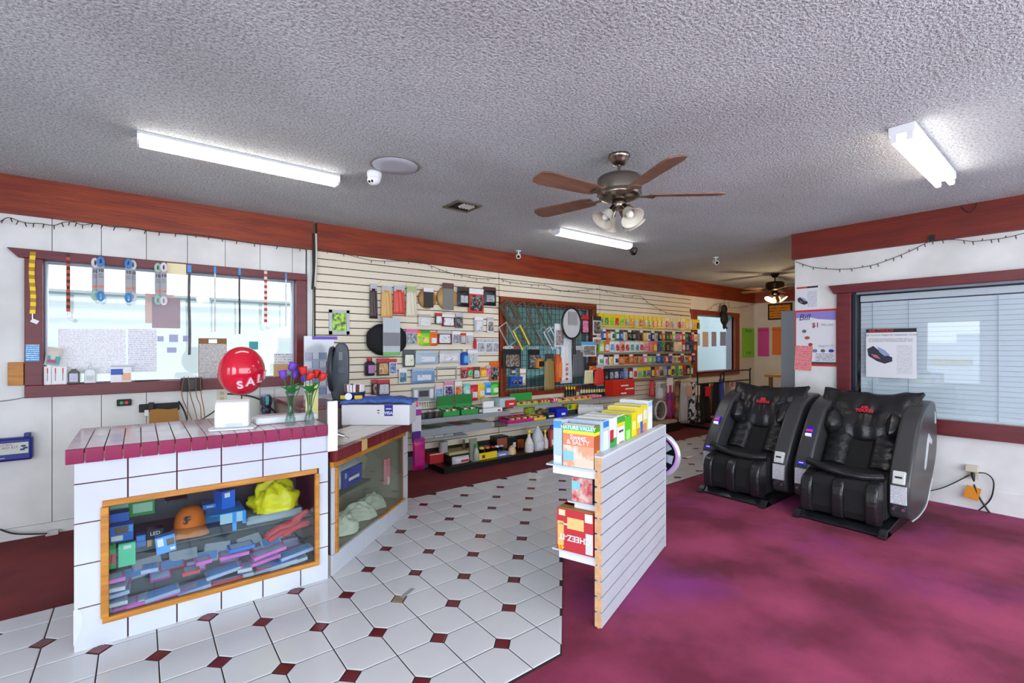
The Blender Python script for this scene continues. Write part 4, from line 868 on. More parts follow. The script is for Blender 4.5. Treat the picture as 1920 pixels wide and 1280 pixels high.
def vase(u, v, label, flowers, c, h_=.2):
    q = onZ(u, v, ZT); t = thing('flower_vase', label, 'vase', (q.x, q.y+.02, ZT))
    MB().lathe([(0, .002), (.026, 0), (.03, .012), (.03, .03), (.022, .06), (.013, .09), (.012, .12), (.02, .17), (.03, h_), (.028, h_), (.018, .17), (.010, .12), (.011, .09), (.02, .06), (.027, .03), (.0, .012)], 24).build('vase', M_vase, t)
    for k, (du, dv, Y_, az) in enumerate(flowers):
        p = onY(du, dv, q.y+.02+Y_)-Vector((q.x, q.y+.02, ZT)); rose(t, p, c, .026, .5 if k % 2 else .15, az)
        MB().tube(crom([(0, 0, .03), (p.x*.25, p.y*.25, .12), (p.x*.6, p.y*.6, p.z*.75), tuple(p)], 4), .0025, 5).build('stem', M_leaf, t)
    m = MB()
    for k in range(9):
        a = k*.8; l = .05; b = Vector((.006*math.cos(a), .006*math.sin(a), h_-.02+.004*k)); e = b+Vector((l*math.cos(a), l*math.sin(a), .035)); sd = Vector((-math.sin(a), math.cos(a), .3))*.014; md = (b+e)/2+Vector((0, 0, .008))
        m.add([b, md-sd, e, md+sd], [(0, 1, 2, 3)])
    m.build('leaves', M_leaf, t)
vase(546, 797, 'clear glass vase with purple artificial roses', [(531, 703, -.02, 2.6), (547, 688, 0, 0), (571, 708, .02, 0), (552, 702, .03, 1)], mat('6a34b8', .5))
vase(582, 795, 'clear glass vase with red artificial roses', [(569, 696, .0, 3), (581, 706, -.02, 0), (593, 702, .03, .5), (604, 707, 0, 0)], mat('cc1a1c', .5))
q = onZ(594, 790, ZT); o = B(0, 0, 0, .075, .012, .225).build('yellow_folder', mat('d8cf88', .6), None, (q.x-.03, q.y+.14, ZT), rot=(0, 0, -.5)); tag(o, 'pale yellow folder standing at the end of the counter', 'folder')

# ------------------------------------------------------------------ inside the counter window
ZL, ZM = .119, .3585
def inbox(name, label, bx, Y, d, m, prints=(), tilt=0., rz=0., z=None, words=(), g='bulb boxes in the counter'):
    return boxed(name, label, 'box', bx, Y, d, m, prints, g, 0, z, rz, tilt, words)
PB, PB2 = mat('2a72d0', .4), mat('5aa0ea', .4)
inbox('bulb_box', 'blue and white bulb box at the left of the display window', (206, 985, 250, 1021), 3.10, .07, PB, [(.05, .1, .55, .4, K['white']), (.2, .5, .75, .95, mat('6a5a48', .4)), (.8, .55, .98, .95, PB2)], z=ZM+.06)
inbox('bulb_box', 'green bulb box behind the blue ones', (206, 940, 290, 972), 3.3, .08, K['green'], [(.0, .3, .4, .9, mat('9ad8c8', .4)), (.5, .2, .95, .8, mat('a8d8b8', .4))], z=ZM+.12)
inbox('bulb_box', 'blue box with open dark top under the green box', (206, 962, 242, 985), 3.18, .08, PB, z=ZM+.09)
inbox('bulb_box', 'dark box marked LED in the counter window', (310, 944, 352, 968), 3.32, .09, mat('141a28', .4), [(.0, 0, .06, 1, PB)], z=ZM+.16, words=(('LED', .3, .25, .35, K['white']),))
inbox('bulb_box', 'black box with teal print behind the orange cap', (352, 934, 388, 962), 3.36, .08, mat('0e1420', .4), [(.3, .2, .9, .35, K['teal']), (.4, .6, .95, .8, K['white'])], z=ZM+.19)
inbox('bulb_box', 'dark box marked LED in front of the cap', (276, 992, 306, 1024), 3.12, .06, mat('161c2a', .4), [(.0, 0, .3, .4, K['tan'])], z=ZM, words=(('LED', .5, .75, .3, K['white']),))
inbox('bulb_box', 'blue bulb box with white bulb picture beside the cap', (294, 1004, 331, 1043), 3.06, .05, PB2, [(.1, .45, .4, .9, K['white']), (.55, .4, .95, .8, mat('5a4a3a', .4)), (.7, .1, .95, .25, K['white'])], tilt=-.1, z=ZM-.03)
inbox('bulb_box', 'narrow blue box standing behind the green card', (255, 1003, 274, 1042), 3.14, .05, PB, [(.1, .5, .9, .9, PB2)], z=ZM)
inbox('bulb_box', 'mint green card box below the blue bulb box', (222, 1018, 254, 1059), 3.05, .02, mat('4ad8a0', .4), [(.3, .75, .75, .9, K['white'])], z=ZM-.05)
inbox('bulb_box', 'small green red box at the frame', (206, 1021, 217, 1058), 3.05, .03, K['green'], [(.1, .2, .9, .6, K['red'])], z=ZM-.05)
inbox('bulb_box', 'large bright blue box above the tipped box', (415, 920, 442, 955), 3.2, .1, mat('1a6ad8', .4), [(.2, .65, .6, .9, K['white'])], z=ZM+.10, rz=.3)
inbox('bulb_box', 'blue box lying beside the black box', (380, 945, 414, 968), 3.26, .1, mat('2a86e0', .4), [(.2, .3, .6, .7, K['silver'])], z=ZM+.1)
inbox('bulb_box', 'small dark box with round pictures beside the jacket', (441, 912, 456, 934), 3.34, .06, K['black'], [(.3, .6, .8, .9, K['sky'])], z=ZM+.22)
# tipped light blue carton
x0, x1, z0, z1 = R(395, 970, 460, 1012, 3.1); t = thing('tipped_carton', 'empty light blue carton lying open on the shelf', 'carton', ((x0+x1)/2, 3.12, ZM)); M_lb = mat('2a94e0', .4)
MB().box(-.09, -.02, .10, .085, .2, .104).box(.02, -.022, 0, .04, -.018, .1).box(.07, -.022, .03, .088, -.018, .1).box(-.09, .196, 0, .085, .2, .1).build('shell', M_lb, t); B(-.04, -.0205, .045, .075, -.019, .1).build('print', mat('a8c8d8', .4), t)
# cap
x0, x1, z0, z1 = R(326, 970, 402, 1028, 3.05); t = thing('baseball_cap', 'orange baseball cap with black interlocked SF letters', 'cap', ((x0+x1)/2-.01, 3.2, ZM+.048), -.25); M_cap = mat('d86a14', .7)
MB().grid(lambda a, b: (.075*math.cos(2*PI*a)*math.cos(b*PI/2)**.8, .085*math.sin(2*PI*a)*math.cos(b*PI/2)**.8, .105*math.sin(b*PI/2)**.9+.0), 24, 10).build('crown', M_cap, t)
MB().grid(lambda a, b: ((.074+.075*b*math.sin(PI*a)**.6)*math.sin(PI*(a-.5)*1.0)*1.0, -(.08+.085*b)*math.cos(PI*(a-.5))**.7, .012-.03*b*b+.022*(abs(a-.5)*2)**2*-1), 16, 6).build('brim', mat('e08a4a', .7), t)
for s, dx in (('S', -.004), ('F', .006)): text(s, .055, K['black'], t, Matrix.Translation((dx, -.082, .05)) @ Matrix.Rotation(PI/2-.25, 4, 'X'), 'emblem', .004, bold=.001)
# yellow jacket, red gloves, clear bags
x0, x1, z0, z1 = R(452, 912, 583, 978, 3.1)
def heap(name, label, cat, c, sx, sy, sz, m, seed, nu=26, amp=.35, loc=None):
    def fn(a, b):
        th = 2*PI*a; ph = b*PI/2; r = 1+amp*noise.noise(Vector((math.cos(th)*1.6+seed, math.sin(th)*1.6, ph*1.8)))+amp*.35*noise.noise(Vector((math.cos(th)*5+seed, math.sin(th)*5, ph*5)))
        return (sx*r*math.cos(th)*math.cos(ph), sy*r*math.sin(th)*math.cos(ph), max(0, sz*(.06+r*math.sin(ph))))
    o = MB().grid(fn, nu, nu//2).build(name, m, None, c); return tag(o, label, cat)
heap('rain_jacket', 'crumpled bright yellow rain jacket on the counter shelf', 'jacket', ((x0+x1)/2, 3.17, ZM+.05), .15, .09, .15, mat('ecdc14', .4), 3., 40, .42)
tag(B(-.16, -.05, 0, .15, .1, .05).build('clear_tray', mat('9aa6b0', .3), None, ((x0+x1)/2, 3.17, ZM), bevel=.01), 'clear plastic tray under the yellow jacket', 'tray')
x0, x1, z0, z1 = R(487, 958, 588, 1003, 3.04); t = thing('work_gloves', 'pair of red rubber gloves hanging over the shelf edge', 'gloves', ((x0+x1)/2, 3.03, z0)); M_gl = mat('b8182c', .5)
for k, (a, b, r) in enumerate((((-.12, 0, .01), (.0, .02, .055), .022), ((-.11, -.02, .0), (.02, 0, .03), .018), ((-.03, -.01, .01), (.12, .0, .05), .02), ((.02, .02, .06), (.11, .03, .10), .018), ((.05, .02, .06), (.12, .02, .12), .016))): MB().tube(crom([a, tuple((Vector(a)+Vector(b))/2+Vector((0, 0, .012))), b], 4), [r*.7]+[r]*7+[r*.8], 8).build('finger', M_gl, t)
MB().ball((.03, .02, .045), (.07, .03, .035), 14).build('palm', M_gl, t)
# pile of thin boxes on the counter floor
PK, LV, WB, RB = mat('d86ac0', .4), mat('a8b4d8', .35), mat('c6ccd8', .35), mat('c84a52', .4)
pile = [(208, 1060, 230, 1078, PK), (206, 1078, 232, 1094, WB), (206, 1088, 244, 1106, LV), (206, 1108, 240, 1122, WB), (212, 1120, 260, 1140, PK), (208, 1124, 276, 1150, WB), (238, 1110, 300, 1124, PK), (272, 1082, 336, 1107, LV), (270, 1100, 334, 1117, PK), (332, 1074, 392, 1112, LV), (332, 1088, 392, 1114, PK), (392, 1082, 450, 1098, RB), (382, 1064, 470, 1080, WB), (384, 1036, 446, 1068, LV), (396, 1046, 450, 1066, PK), (408, 1024, 462, 1036, PK), (440, 1036, 466, 1060, WB), (466, 1016, 520, 1044, PK), (456, 1028, 550, 1068, LV), (474, 1058, 526, 1074, RB), (500, 1030, 552, 1060, WB), (470, 998, 530, 1030, PK), (520, 1005, 580, 1032, LV), (366, 1030, 392, 1046, PK), (425, 1012, 472, 1022, PB), (340, 1050, 372, 1066, RB), (270, 1046, 290, 1064, LV), (532, 1030, 570, 1056, WB)]
nmz = {PK: 'pink', LV: 'lilac grey', WB: 'white', RB: 'red', PB: 'blue'}
ords = ['first', 'second', 'third', 'fourth', 'fifth', 'sixth', 'seventh', 'eighth', 'ninth', 'tenth', 'eleventh', 'twelfth']
cnt = {}
for k, (u0, v0, u1, v1, m) in enumerate(sorted(pile)):
    x0, x1, z0, z1 = R(u0, v0, u1, v1, 3.08); cnt[nmz[m]] = cnt.get(nmz[m], 0)+1
    L_ = max(.07, (x1-x0)); tl = (-(v1-v0)/(u1-u0)*.25 if (u1-u0) > 30 and v1-v0 > 16 else 0)
    mb = MB(); mb.T = Matrix.Rotation(tl*.9, 4, 'Y'); mb.box(-L_/2, 0, 0, L_/2, .085, .018); mb.box(-L_/2, -.0008, .0, L_/2, 0, .018, 1); mb.box(-L_/2+.01, .01, .018, L_/2-.01, .075, .0185, 2)
    o = mb.build('blade_box', [m, m, LV if m is not LV else PB2], None, ((x0+x1)/2, 2.972+.03*((k*37) % 10)/10, max(ZL, z0+.004)), rot=(0, 0, ((k*53) % 10-5)*.02))
    tag(o, 'thin %s box in the display pile, %s %s one from the left' % (nmz[m], ords[min(11, cnt[nmz[m]]-1)], nmz[m]), 'box', 'thin boxes piled in the counter')
for k in range(16):
    m = [PK, WB, LV, PK, RB, WB][k % 6]; nm = nmz[m]; yb = 3.19+.035*(k % 3); x = -.08+k*.055; L_ = .09+.02*(k % 3)
    mb = MB(); mb.box(-L_/2, -.03, 0, L_/2, .03, .016); mb.box(-L_/2+.006, -.026, .016, L_/2-.006, .026, .0165, 1)
    o = mb.build('razor_box', [m, [LV, PB2, WB][k % 3]], None, (x, yb, .119+(yb-3.14)*.753+.010), rot=(.645, 0, ((k*29) % 10-5)*.08)); tag(o, '%s box lying on the dark riser, %s from the left' % (nm, ords[k] if k < 12 else ['thirteenth', 'fourteenth', 'fifteenth', 'sixteenth'][k-12]), 'box', 'boxes on the counter riser')
# inner stepped riser that carries the pile
tag(MB().prism([(3.14, ZL), (3.56, ZL), (3.56, .345), (3.44, .345)], 'x', -.12, .83).build('display_riser', mat('566068', .5), None), 'dark sloping riser under the piled boxes', 'riser')

# ------------------------------------------------------------------ on and in the angled case
def cl(x, y, z): return S+Vector((math.cos(ca)*x-math.sin(ca)*y, math.sin(ca)*x+math.cos(ca)*y, z))
ZK = ht-.001
qa, qb = onZ(640, 797, ZK), onZ(768, 797, ZK); dd = qb-qa; t = thing('cash_box', 'white counter box with blue card sticker under a folded blue towel', 'box', qa, math.atan2(dd.y, dd.x)); bw = dd.length
B(0, 0, 0, bw, .26, .165).build('body', mat('e2e3e8', .4), t, bevel=.006)
o = B(bw*.63, -.001, .075, bw*.755, 0, .164).build('sticker', mat('1a2a9a', .4), t); text('VISA', .034, K['white'], o, XZ(bw*.692, -.0016, .098), ext=.0003, bold=.001); B(bw*.65, -.0018, .128, bw*.735, -.001, .136).build('print', K['white'], o)
B(bw*.525, -.001, .115, bw*.56, 0, .125).build('sticker', K['red'], t); B(bw*.53, -.001, .095, bw*.555, 0, .104).build('sticker', mat('4a6ac0', .5), t)
def tow(a, b): return (-.01+(bw+.03)*a, -.012+.27*b, .19+.022*noise.noise(Vector((a*5, b*3, 1)))+.022*math.sin(PI*a)**.3+(-.02 if b < .02 else 0))
tw = MB().grid(tow, 26, 12).build('towel', nmat('blue_towel', '3a5aa8', '4f72c0', 30, .9, 4, .4, 200), None, qa, rot=(0, 0, math.atan2(dd.y, dd.x))); tw.modifiers.new('thickness', 'SOLIDIFY').thickness = .012; tag(tw, 'folded blue towel on the white counter box', 'towel')
# tub of lighters standing on the towel
q = Vector(qa)+Vector((math.cos(math.atan2(dd.y, dd.x)), math.sin(math.atan2(dd.y, dd.x)), 0))*.09+Vector((.06, .12, .205)); t = thing('sweet_tub', 'round tub of white tubes with yellow price labels on the towel', 'tub', q)
MB().lathe([(0, 0), (.075, 0), (.088, .05), (.09, .055), (.082, .055), (.07, .008), (0, .008)], 28).build('bowl', mat('2a3a5a', .3), t)
for k in range(16): a = k*2*PI/16; MB().cyl((.062*math.cos(a), .062*math.sin(a), .02), (.07*math.cos(a), .07*math.sin(a), .115), .011, n=8).build('tube', K['white'] if k % 4 else K['maroon'], t)
m = MB(); m.T = Matrix.Rotation(-.9, 4, 'Z'); m.box(-.07, -.096, .0, -.02, -.089, .03); m.build('price_label', K['yellow'], t); m = MB(); m.T = Matrix.Rotation(-.35, 4, 'Z'); m.box(0, -.096, 0, .06, -.089, .03); m.build('price_label', mat('e8b820', .5), t)
d3 = (_O-q); d3.z = 0; d3.normalize(); MB().cyl(q*0+d3*.088+Vector((-.05, 0, .025)), d3*.094+Vector((-.05, 0, .025)), .028, n=20).build('round_tag', K['white'], t)
# desk fan, seen edge-on
q = onZ(634, 752, .931); t = thing('desk_fan', 'dark grey floor fan seen from the side behind the counter', 'fan', (q.x, q.y, .931), YAW-PI/2+.25); Hf = .50; M_fan = mat('3b424c', .4)
B(-.05, -.06, 0, .09, .06, .02).build('foot', M_fan, t, bevel=.006)
MB().prism([(p.x, p.y) for p in crom([Vector((a, b, 0)) for a, b in ((-.035, .02), (-.06, .15), (-.055, .32), (-.03, .44), (.0, Hf), (.055, Hf), (.085, .44), (.09, .3), (.085, .1), (.07, .02))], 4, True)], 'y', -.05, .05).build('housing', M_fan, t, bevel=.015)
MB().lathe([(0, 0)], 3) if False else None
m = MB(); m.T = Matrix.Translation((-.03, 0, .28)) @ Matrix.Rotation(-PI/2, 4, 'Y'); m.lathe([(.19, 0), (.2, .01), (.19, .035), (.12, .05), (0, .055)], 28); m.build('grille', mat('2e343c', .45), t)
B(.0, -.055, .24, .06, -.049, .3).build('control_knob', mat('4a525e', .4), t, bevel=.01)
for k in range(6): B(.01, -.053, .36+k*.012, .04, -.049, .366+k*.012).build('vent_slot', mat('8a929c', .4), t)
# acrylic rack of vials
x0, x1, z0, z1 = R(570, 630, 622, 745, 4.5); t = thing('acrylic_rack', 'clear acrylic rack with purple header beside the grey fan', 'display rack', (x0, 4.5, .931)); w_ = x1-x0+.02
B(0, 0, 0, w_, .006, z1-.931).build('back_plate', mat('c9cdd6', .15), t); B(.07, -.004, z1-.931-.03, w_+.03, 0, z1-.931).build('header', mat('5a3ab0', .4), t)
for i in range(5):
    for j in range(4): B(.01+j*(w_-.02)/4, -.02, .04+i*.08, .01+(j+1)*(w_-.02)/4-.008, 0, .1+i*.08).build('packet', [mat('b4bcd8', .3), mat('d0d6e4', .3), mat('8aa0c8', .3), mat('e0e2ea', .3)][(i+j) % 4], t)
# price gun
q = cl(.2, .12, .80); t = thing('price_gun', 'chrome and white label tool lying on the case', 'label gun', q, ca-.9)
MB().tube([(-.06, 0, .05), (.0, 0, .035), (.07, 0, .01)], [.018, .02, .014], 10).build('barrel', M_chrome, t); MB().tube(crom([(.07, 0, .01), (.095, .01, .0), (.1, -.008, -.005), (.07, -.012, 0)], 4), .003, 6).build('hook', M_chrome, t)
B(-.06, -.012, -.028, .03, .012, .03).build('grip', M_wht, t, bevel=.005)
# contents of the case
def incase(x, y, z): return cl(x, y, z)
t = thing('napkin_pack', 'blue and white plastic napkin pack in the angled case', 'pack', cl(.36, .14, .428), ca); m = MB(); m.T = Matrix.Translation((0, 0, .09)); m.pillow(.40, .17, .14, p=.3); m.build('wrapper', mat('d0d6e0', .2), t); B(-.13, -.073, .03, .13, -.066, .15).build('print', mat('2438a8', .35), t)
text('B', .05, K['white'], t, XZ(-.09, -.075, .11), ext=.0004); B(-.05, -.0745, .065, .09, -.073, .085).build('print', K['white'], t)
tag(MB().prism([(.12, .06), (.62, .06), (.62, .36), (.38, .36)], 'z', .415, .427).build('case_shelf', mat('6a6f6c', .3), None, S, rot=(0, 0, ca)), 'short dark shelf inside the angled case', 'shelf')
for k, (x, y, w_) in enumerate(((.33, .13, .12), (.58, .16, .14), (.82, .16, .12))): heap('paper_bundle', ['white wrapped bundle at the near end of the angled case', 'white wrapped bundle in the middle of the angled case', 'white wrapped bundle at the far end of the angled case'][k], 'bundle', cl(x, y, .126), w_, .065, .11, mat('e4e8dc', .35), 5.+k*2, 36, .3)
o = MB(); o.T = Matrix.Rotation(.6, 4, 'Y'); o.box(-.2, 0, 0, .2, .02, .11); tag(o.build('slanted_board', mat('b9b39c', .5), None, cl(.8, .3, .5), rot=(0, 0, ca)), 'beige board slanting across the angled case', 'board')
t = thing('pink_cloth', 'small pink and white cloth hanging inside the case glass', 'cloth', cl(.86, .05, .36), ca); MB().grid(lambda a, b: (-.06+.12*a, .012*math.sin(a*14), b*.16-.04*abs(math.sin(a*6))*(b < .1)), 14, 6).build('cloth', mat('dc8a98', .6), t); MB().ball((.02, .0, -.02), (.02, .012, .035), 10).build('tassel', K['white'], t)
# ================================================================== goods on the slatwall
YSL = YW-.0285
KH = {m: n for n, m in []}
for n_, m_ in K.items(): KH[n_] = m_.name.split('_')[1].split('.')[0]
def hang(kind, bx, c1, c2, c3, label, name='packet', cat='packet', off=.03, group=None, words=()):
    """packaged goods hung on the slatwall; front of the card at YSL-off"""
    hx = c2; c1, c2, c3 = [K[c] if isinstance(c, str) and c in K else mat(c, .4) if isinstance(c, str) else c for c in (c1, c2, c3)]
    if kind in ('card', 'bag', 'box'): c2 = art(KH.get(hx, hx))
    Y = YSL-off; x0, x1, z0, z1 = R(*bx, Y); w_, h_ = x1-x0, z1-z0; t = thing(name, label, cat, ((x0+x1)/2, Y, z0), 0, group); a = w_/2
    dp = min(off, .03)
    if kind == 'card':
        B(-a, 0, 0, a, dp*.3, h_*.98).build('card', c1, t); B(-a, -.0015, h_*.76, a, 0, h_*.98).build('header', c3, t)
        MB().prism([(-a*.72, h_*.08), (a*.72, h_*.08), (a*.78, h_*.2), (a*.7, h_*.7), (-a*.7, h_*.7), (-a*.78, h_*.2)], 'y', -.014, 0).build('blister', c2, t, bevel=.004)
    elif kind == 'bag':
        m = MB(); m.T = Matrix.Translation((0, 0, h_*.42)); m.pillow(w_, h_*.84, min(.045, w_*.4), 6, 8, .006, z0*7+x0, p=.35); m.build('bag', c1, t)
        B(-a*.96, -.004, h_*.78, a*.96, .004, h_).build('header', c3, t); B(-a*.6, -min(.045, w_*.4)/2-.002, h_*.2, a*.6, -min(.045, w_*.4)/2+.006, h_*.56).build('print', c2, t)
    elif kind == 'box':
        B(-a, 0, 0, a, dp, h_).build('carton', c1, t); B(-a*.8, -.001, h_*.15, a*.8, 0, h_*.62).build('print', c2, t); B(-a, -.001, h_*.72, a, 0, h_*.95).build('band', c3, t)
    elif kind == 'cloth':
        m = MB().grid(lambda p, q: (-a*(.82+.18*(1-q))+2*a*(.82+.18*(1-q))*p, -.012*math.sin(PI*p)-.004*math.sin(p*19+q*3), q*h_*.86), 12, 8).build('cloth', c1, t); m.modifiers.new('thickness', 'SOLIDIFY').thickness = .01
        B(-a*.85, -.006, h_*.8, a*.85, .004, h_).build('header', c3, t)
    elif kind == 'bottle':
        MB().lathe([(0, 0), (a*.9, 0), (a, .01), (a, h_*.72), (a*.5, h_*.82), (a*.4, h_*.86), (0, h_*.86)], 14).build('body', c1, t); MB().cyl((0, 0, h_*.84), (0, 0, h_), a*.5, n=12).build('cap', c3, t); B(-a*.6, -a-.001, h_*.15, a*.6, -a*.7, h_*.6).build('print', c2, t)
    elif kind == 'disc':
        m = MB(); m.T = Matrix.Translation((0, 0, h_*.46)) @ Matrix.Rotation(PI/2, 4, 'X')
        m.lathe([(0, .02), (a*.6, .02), (a*.95, .012), (a, 0), (a, -.03), (0, -.03)], 28); m.build('pad', c1, t); B(-a*.55, -.024, h_*.02, a*.55, -.019, h_).build('sleeve', c2, t); B(-a*.55, -.0255, h_*.8, a*.55, -.023, h_).build('header', c3, t)
    for s, cx, cz, sz, mm in words: text(s, sz, mm, t, XZ((cx-.5)*w_, -.017, cz*h_), ext=.0004)
    return t
G1 = 'goods on the left slatwall'
hang('cloth', (693, 532, 708, 597), '3a2c2c', 'white', 'silver', 'dark brown chamois roll hung at the top left of the slatwall', 'chamois', 'cloth', group=G1)
hang('cloth', (714, 536, 736, 596), 'd8a860', 'white', 'silver', 'tan chamois hung between the dark roll and the red cloth', 'chamois', 'cloth', group=G1)
hang('cloth', (737, 536, 760, 589), 'd84a3c', 'grey', 'silver', 'coral red shop cloth with grey header card', 'shop_cloth', 'cloth', group=G1)
hang('cloth', (761, 537, 782, 594), 'ddd3bc', 'grey', 'a8c080', 'cream mitt with green band hung beside the red cloth', 'wash_mitt', 'cloth', group=G1)
hang('disc', (785, 540, 818, 577), 'a87a3c', '2a2224', 'white', 'round tan pads in a black and white sleeve', 'polishing_pad', 'pad', group=G1)
hang('disc', (820, 531, 857, 582), 'b88c4a', '7a7874', '5a3a34', 'large round tan pad with grey sleeve', 'polishing_pad', 'pad', group=G1)
hang('bag', (858, 538, 880, 575), 'black', 'silver', '3a1a1a', 'black pack with a ring picture beside the round pad', 'accessory_pack', group=G1)
hang('card', (879, 540, 907, 586), 'd84030', '3a2a2a', 'white', 'red and black card pack second from the top right', 'accessory_pack', group=G1)
hang('bag', (906, 538, 930, 573), '1a1a20', '9098a0', '4a1a1a', 'black pack at the top right of the left slatwall', 'accessory_pack', group=G1)
rows_ = [
 ('card', (785, 589, 808, 613), 'd8d6d0', 'e0e0dc', 'b0a8a0', 'clear bag with white card below the round tan pads'),
 ('card', (816, 586, 829, 608), 'charcoal', 'white', 'red', 'black white and red blister below the large pad'),
 ('card', (829, 589, 853, 612), 'maroon', 'white', 'white', 'red and white blister in the second row'),
 ('card', (854, 587, 868, 615), '6a7078', 'charcoal', 'silver', 'grey tool blister with blue foot in the second row'),
 ('card', (890, 593, 906, 622), 'silver', 'e0e0e4', 'white', 'long white tool blister under the red card pack'),
 ('card', (914, 594, 926, 623), 'white', '7a6a6a', 'silver', 'narrow white tool blister at the right edge'),
 ('card', (761, 616, 784, 646), 'silver', '8a929c', 'pink', 'pink and grey blister with a round picture beside the cushion'),
 ('bag', (782, 619, 790, 645), 'yellow', 'lime', 'orange', 'narrow yellow pack beside the green bag'),
 ('bag', (789, 619, 806, 648), '8ad020', 'yellow', 'green', 'lime green and yellow bag'),
 ('bag', (805, 622, 820, 648), 'orange', 'white', 'orange', 'orange bag beside the lime bag'),
 ('card', (820, 619, 847, 645), 'maroon', 'd8dce4', 'silver', 'wide white and navy kit card in the third row'),
 ('card', (848, 620, 864, 645), 'd8d4d6', '8a8c98', 'white', 'white blister beside the wide kit card'),
 ('card', (863, 624, 873, 643), 'd0a8a8', 'silver', 'red', 'small white blister with red corner'),
 ('card', (874, 623, 887, 645), 'd8c4c4', 'silver', 'white', 'small white blister at the end of the third row'),
 ('bottle', (888, 634, 893, 653), 'red', 'red', 'black', 'slim red tool beside the white hooks'),
 ('card', (894, 635, 909, 661), 'white', '9aa0a8', 'silver', 'white hook blister, leftmost of three'),
 ('card', (910, 635, 923, 661), 'white', '9aa0a8', 'silver', 'white hook blister, middle of three'),
 ('card', (924, 635, 935, 661), 'white', '9aa0a8', 'silver', 'white hook blister, rightmost of three'),
 ('card', (756, 655, 778, 688), '3a4440', 'e8e8d0', '4a5058', 'dark glue card with white and yellow tubes'),
 ('bag', (779, 657, 822, 683), 'a8bccc', 'd8dce4', 'silver', 'wide pale blue bag of plastic parts in the fourth row'),
 ('bag', (824, 657, 863, 680), 'd0d0d4', 'e4e4e6', 'silver', 'wide clear bag of white pens'),
 ('bottle', (864, 655, 877, 684), '1a50b4', 'sky', 'beige', 'blue bottle hung at the end of the clear bag'),
 ('card', (877, 655, 896, 682), 'd8dad4', 'c0c8cc', 'white', 'pale blister beside the blue bottle'),
 ('card', (748, 690, 763, 718), 'e0dcd8', '3a7a9a', 'white', 'white card with a colourful picture left of the blue bag'),
 ('bag', (772, 690, 815, 718), '7a9ac4', 'd8dce6', 'a8b8cc', 'wide blue bag of parts in the fifth row'),
 ('card', (865, 688, 876, 709), 'red', '4a3a3a', 'e86a60', 'red blister in the fifth row'),
 ('card', (876, 688, 887, 707), 'd84a40', '4ac06a', 'red', 'red blister with green light'),
 ('card', (887, 687, 900, 709), '3a2a24', 'silver', 'brown', 'dark brown blister with a silver tool'),
 ('card', (900, 688, 912, 707), 'e88a1c', 'yellow', 'orange', 'orange blister in the fifth row'),
 ('card', (912, 684, 920, 706), 'd89a9a', 'pink', 'silver', 'pink blister beside the tall black one'),
 ('card', (919, 677, 936, 714), 'd86a40', '2a3034', 'orange', 'tall black tool blister with red header at the window edge'),
 ('bottle', (684, 671, 702, 704), '2a2230', 'b070b8', 'red', 'black and purple can left of the orange can pack'),
 ('card', (707, 671, 730, 704), '14120e', 'c8902a', 'red', 'black blister with an orange can'),
 ('card', (730, 672, 744, 702), 'white', '3a6ab0', 'red', 'blue white and red blister under the cushion'),
 ('card', (697, 711, 707, 740), '1a1416', 'maroon', 'red', 'narrow black blister low beside the fan'),
 ('card', (708, 711, 731, 741), '3a1a20', 'c6cad0', 'red', 'black blister with chrome part low beside the fan'),
 ('card', (816, 720, 831, 749), 'd0d8e4', '8ab0d8', 'e8c4c4', 'white card with a blue shield picture'),
 ('card', (833, 714, 850, 748), 'e0d8dc', '4a2a7a', 'd890a8', 'white card with a purple and red picture'),
 ('card', (853, 714, 866, 746), 'e8dcd4', 'e8742c', 'white', 'white card with an orange shape'),
 ('bag', (869, 719, 882, 746), '9ad4cc', 'd8ecea', '7ac8c0', 'mint green wipes pack, first of the bright packs'),
 ('bag', (882, 721, 896, 751), 'd02c34', 'e8e0e4', 'red', 'red wipes pack between mint and yellow'),
 ('bag', (896, 720, 909, 747), 'e8c03c', 'e8e4d0', 'yellow', 'yellow wipes pack beside the red one'),
 ('bag', (908, 717, 921, 740), '2a8ad0', 'd8e4ec', 'sky', 'blue wipes pack beside the yellow one'),
 ('bag', (921, 716, 935, 740), '4ac82a', 'e0ecdc', 'green', 'bright green wipes pack beside the window frame')]
for k, bx, a, b, c, lab in rows_: hang(k, bx, a, b, c, lab, group=G1)
# seat cushion with card sleeve
x0, x1, z0, z1 = R(687, 607, 762, 666, YSL-.05); t = thing('seat_cushion', 'black lumbar cushion in a printed card sleeve', 'cushion', ((x0+x1)/2, YSL-.05, z0)); w_, h_ = x1-x0, z1-z0
m = MB(); m.T = Matrix.Translation((0, 0, h_/2)); m.pillow(w_, h_, .1, 16, 12, p=.3, rd=.28); m.build('cushion', mat('0c0c0e', .8), t)
x0s, x1s, z0s, z1s = R(714, 596, 746, 666, YSL-.05); cx = (x0+x1)/2; o = MB().grid(lambda a, b: (x0s-cx+(x1s-x0s)*a, -.055-.006*math.sin(PI*b), (z1s-z0)*b), 6, 6).build('sleeve', mat('b9c0c8', .35), t)
B(x0s-cx+.005, -.064, h_*.3, x1s-cx-.005, -.06, h_*.72).build('print', mat('7a7c84', .4), t); B(x0s-cx, -.064, .0, x1s-cx, -.058, h_*.1).build('band', mat('6ab84a', .4), t)
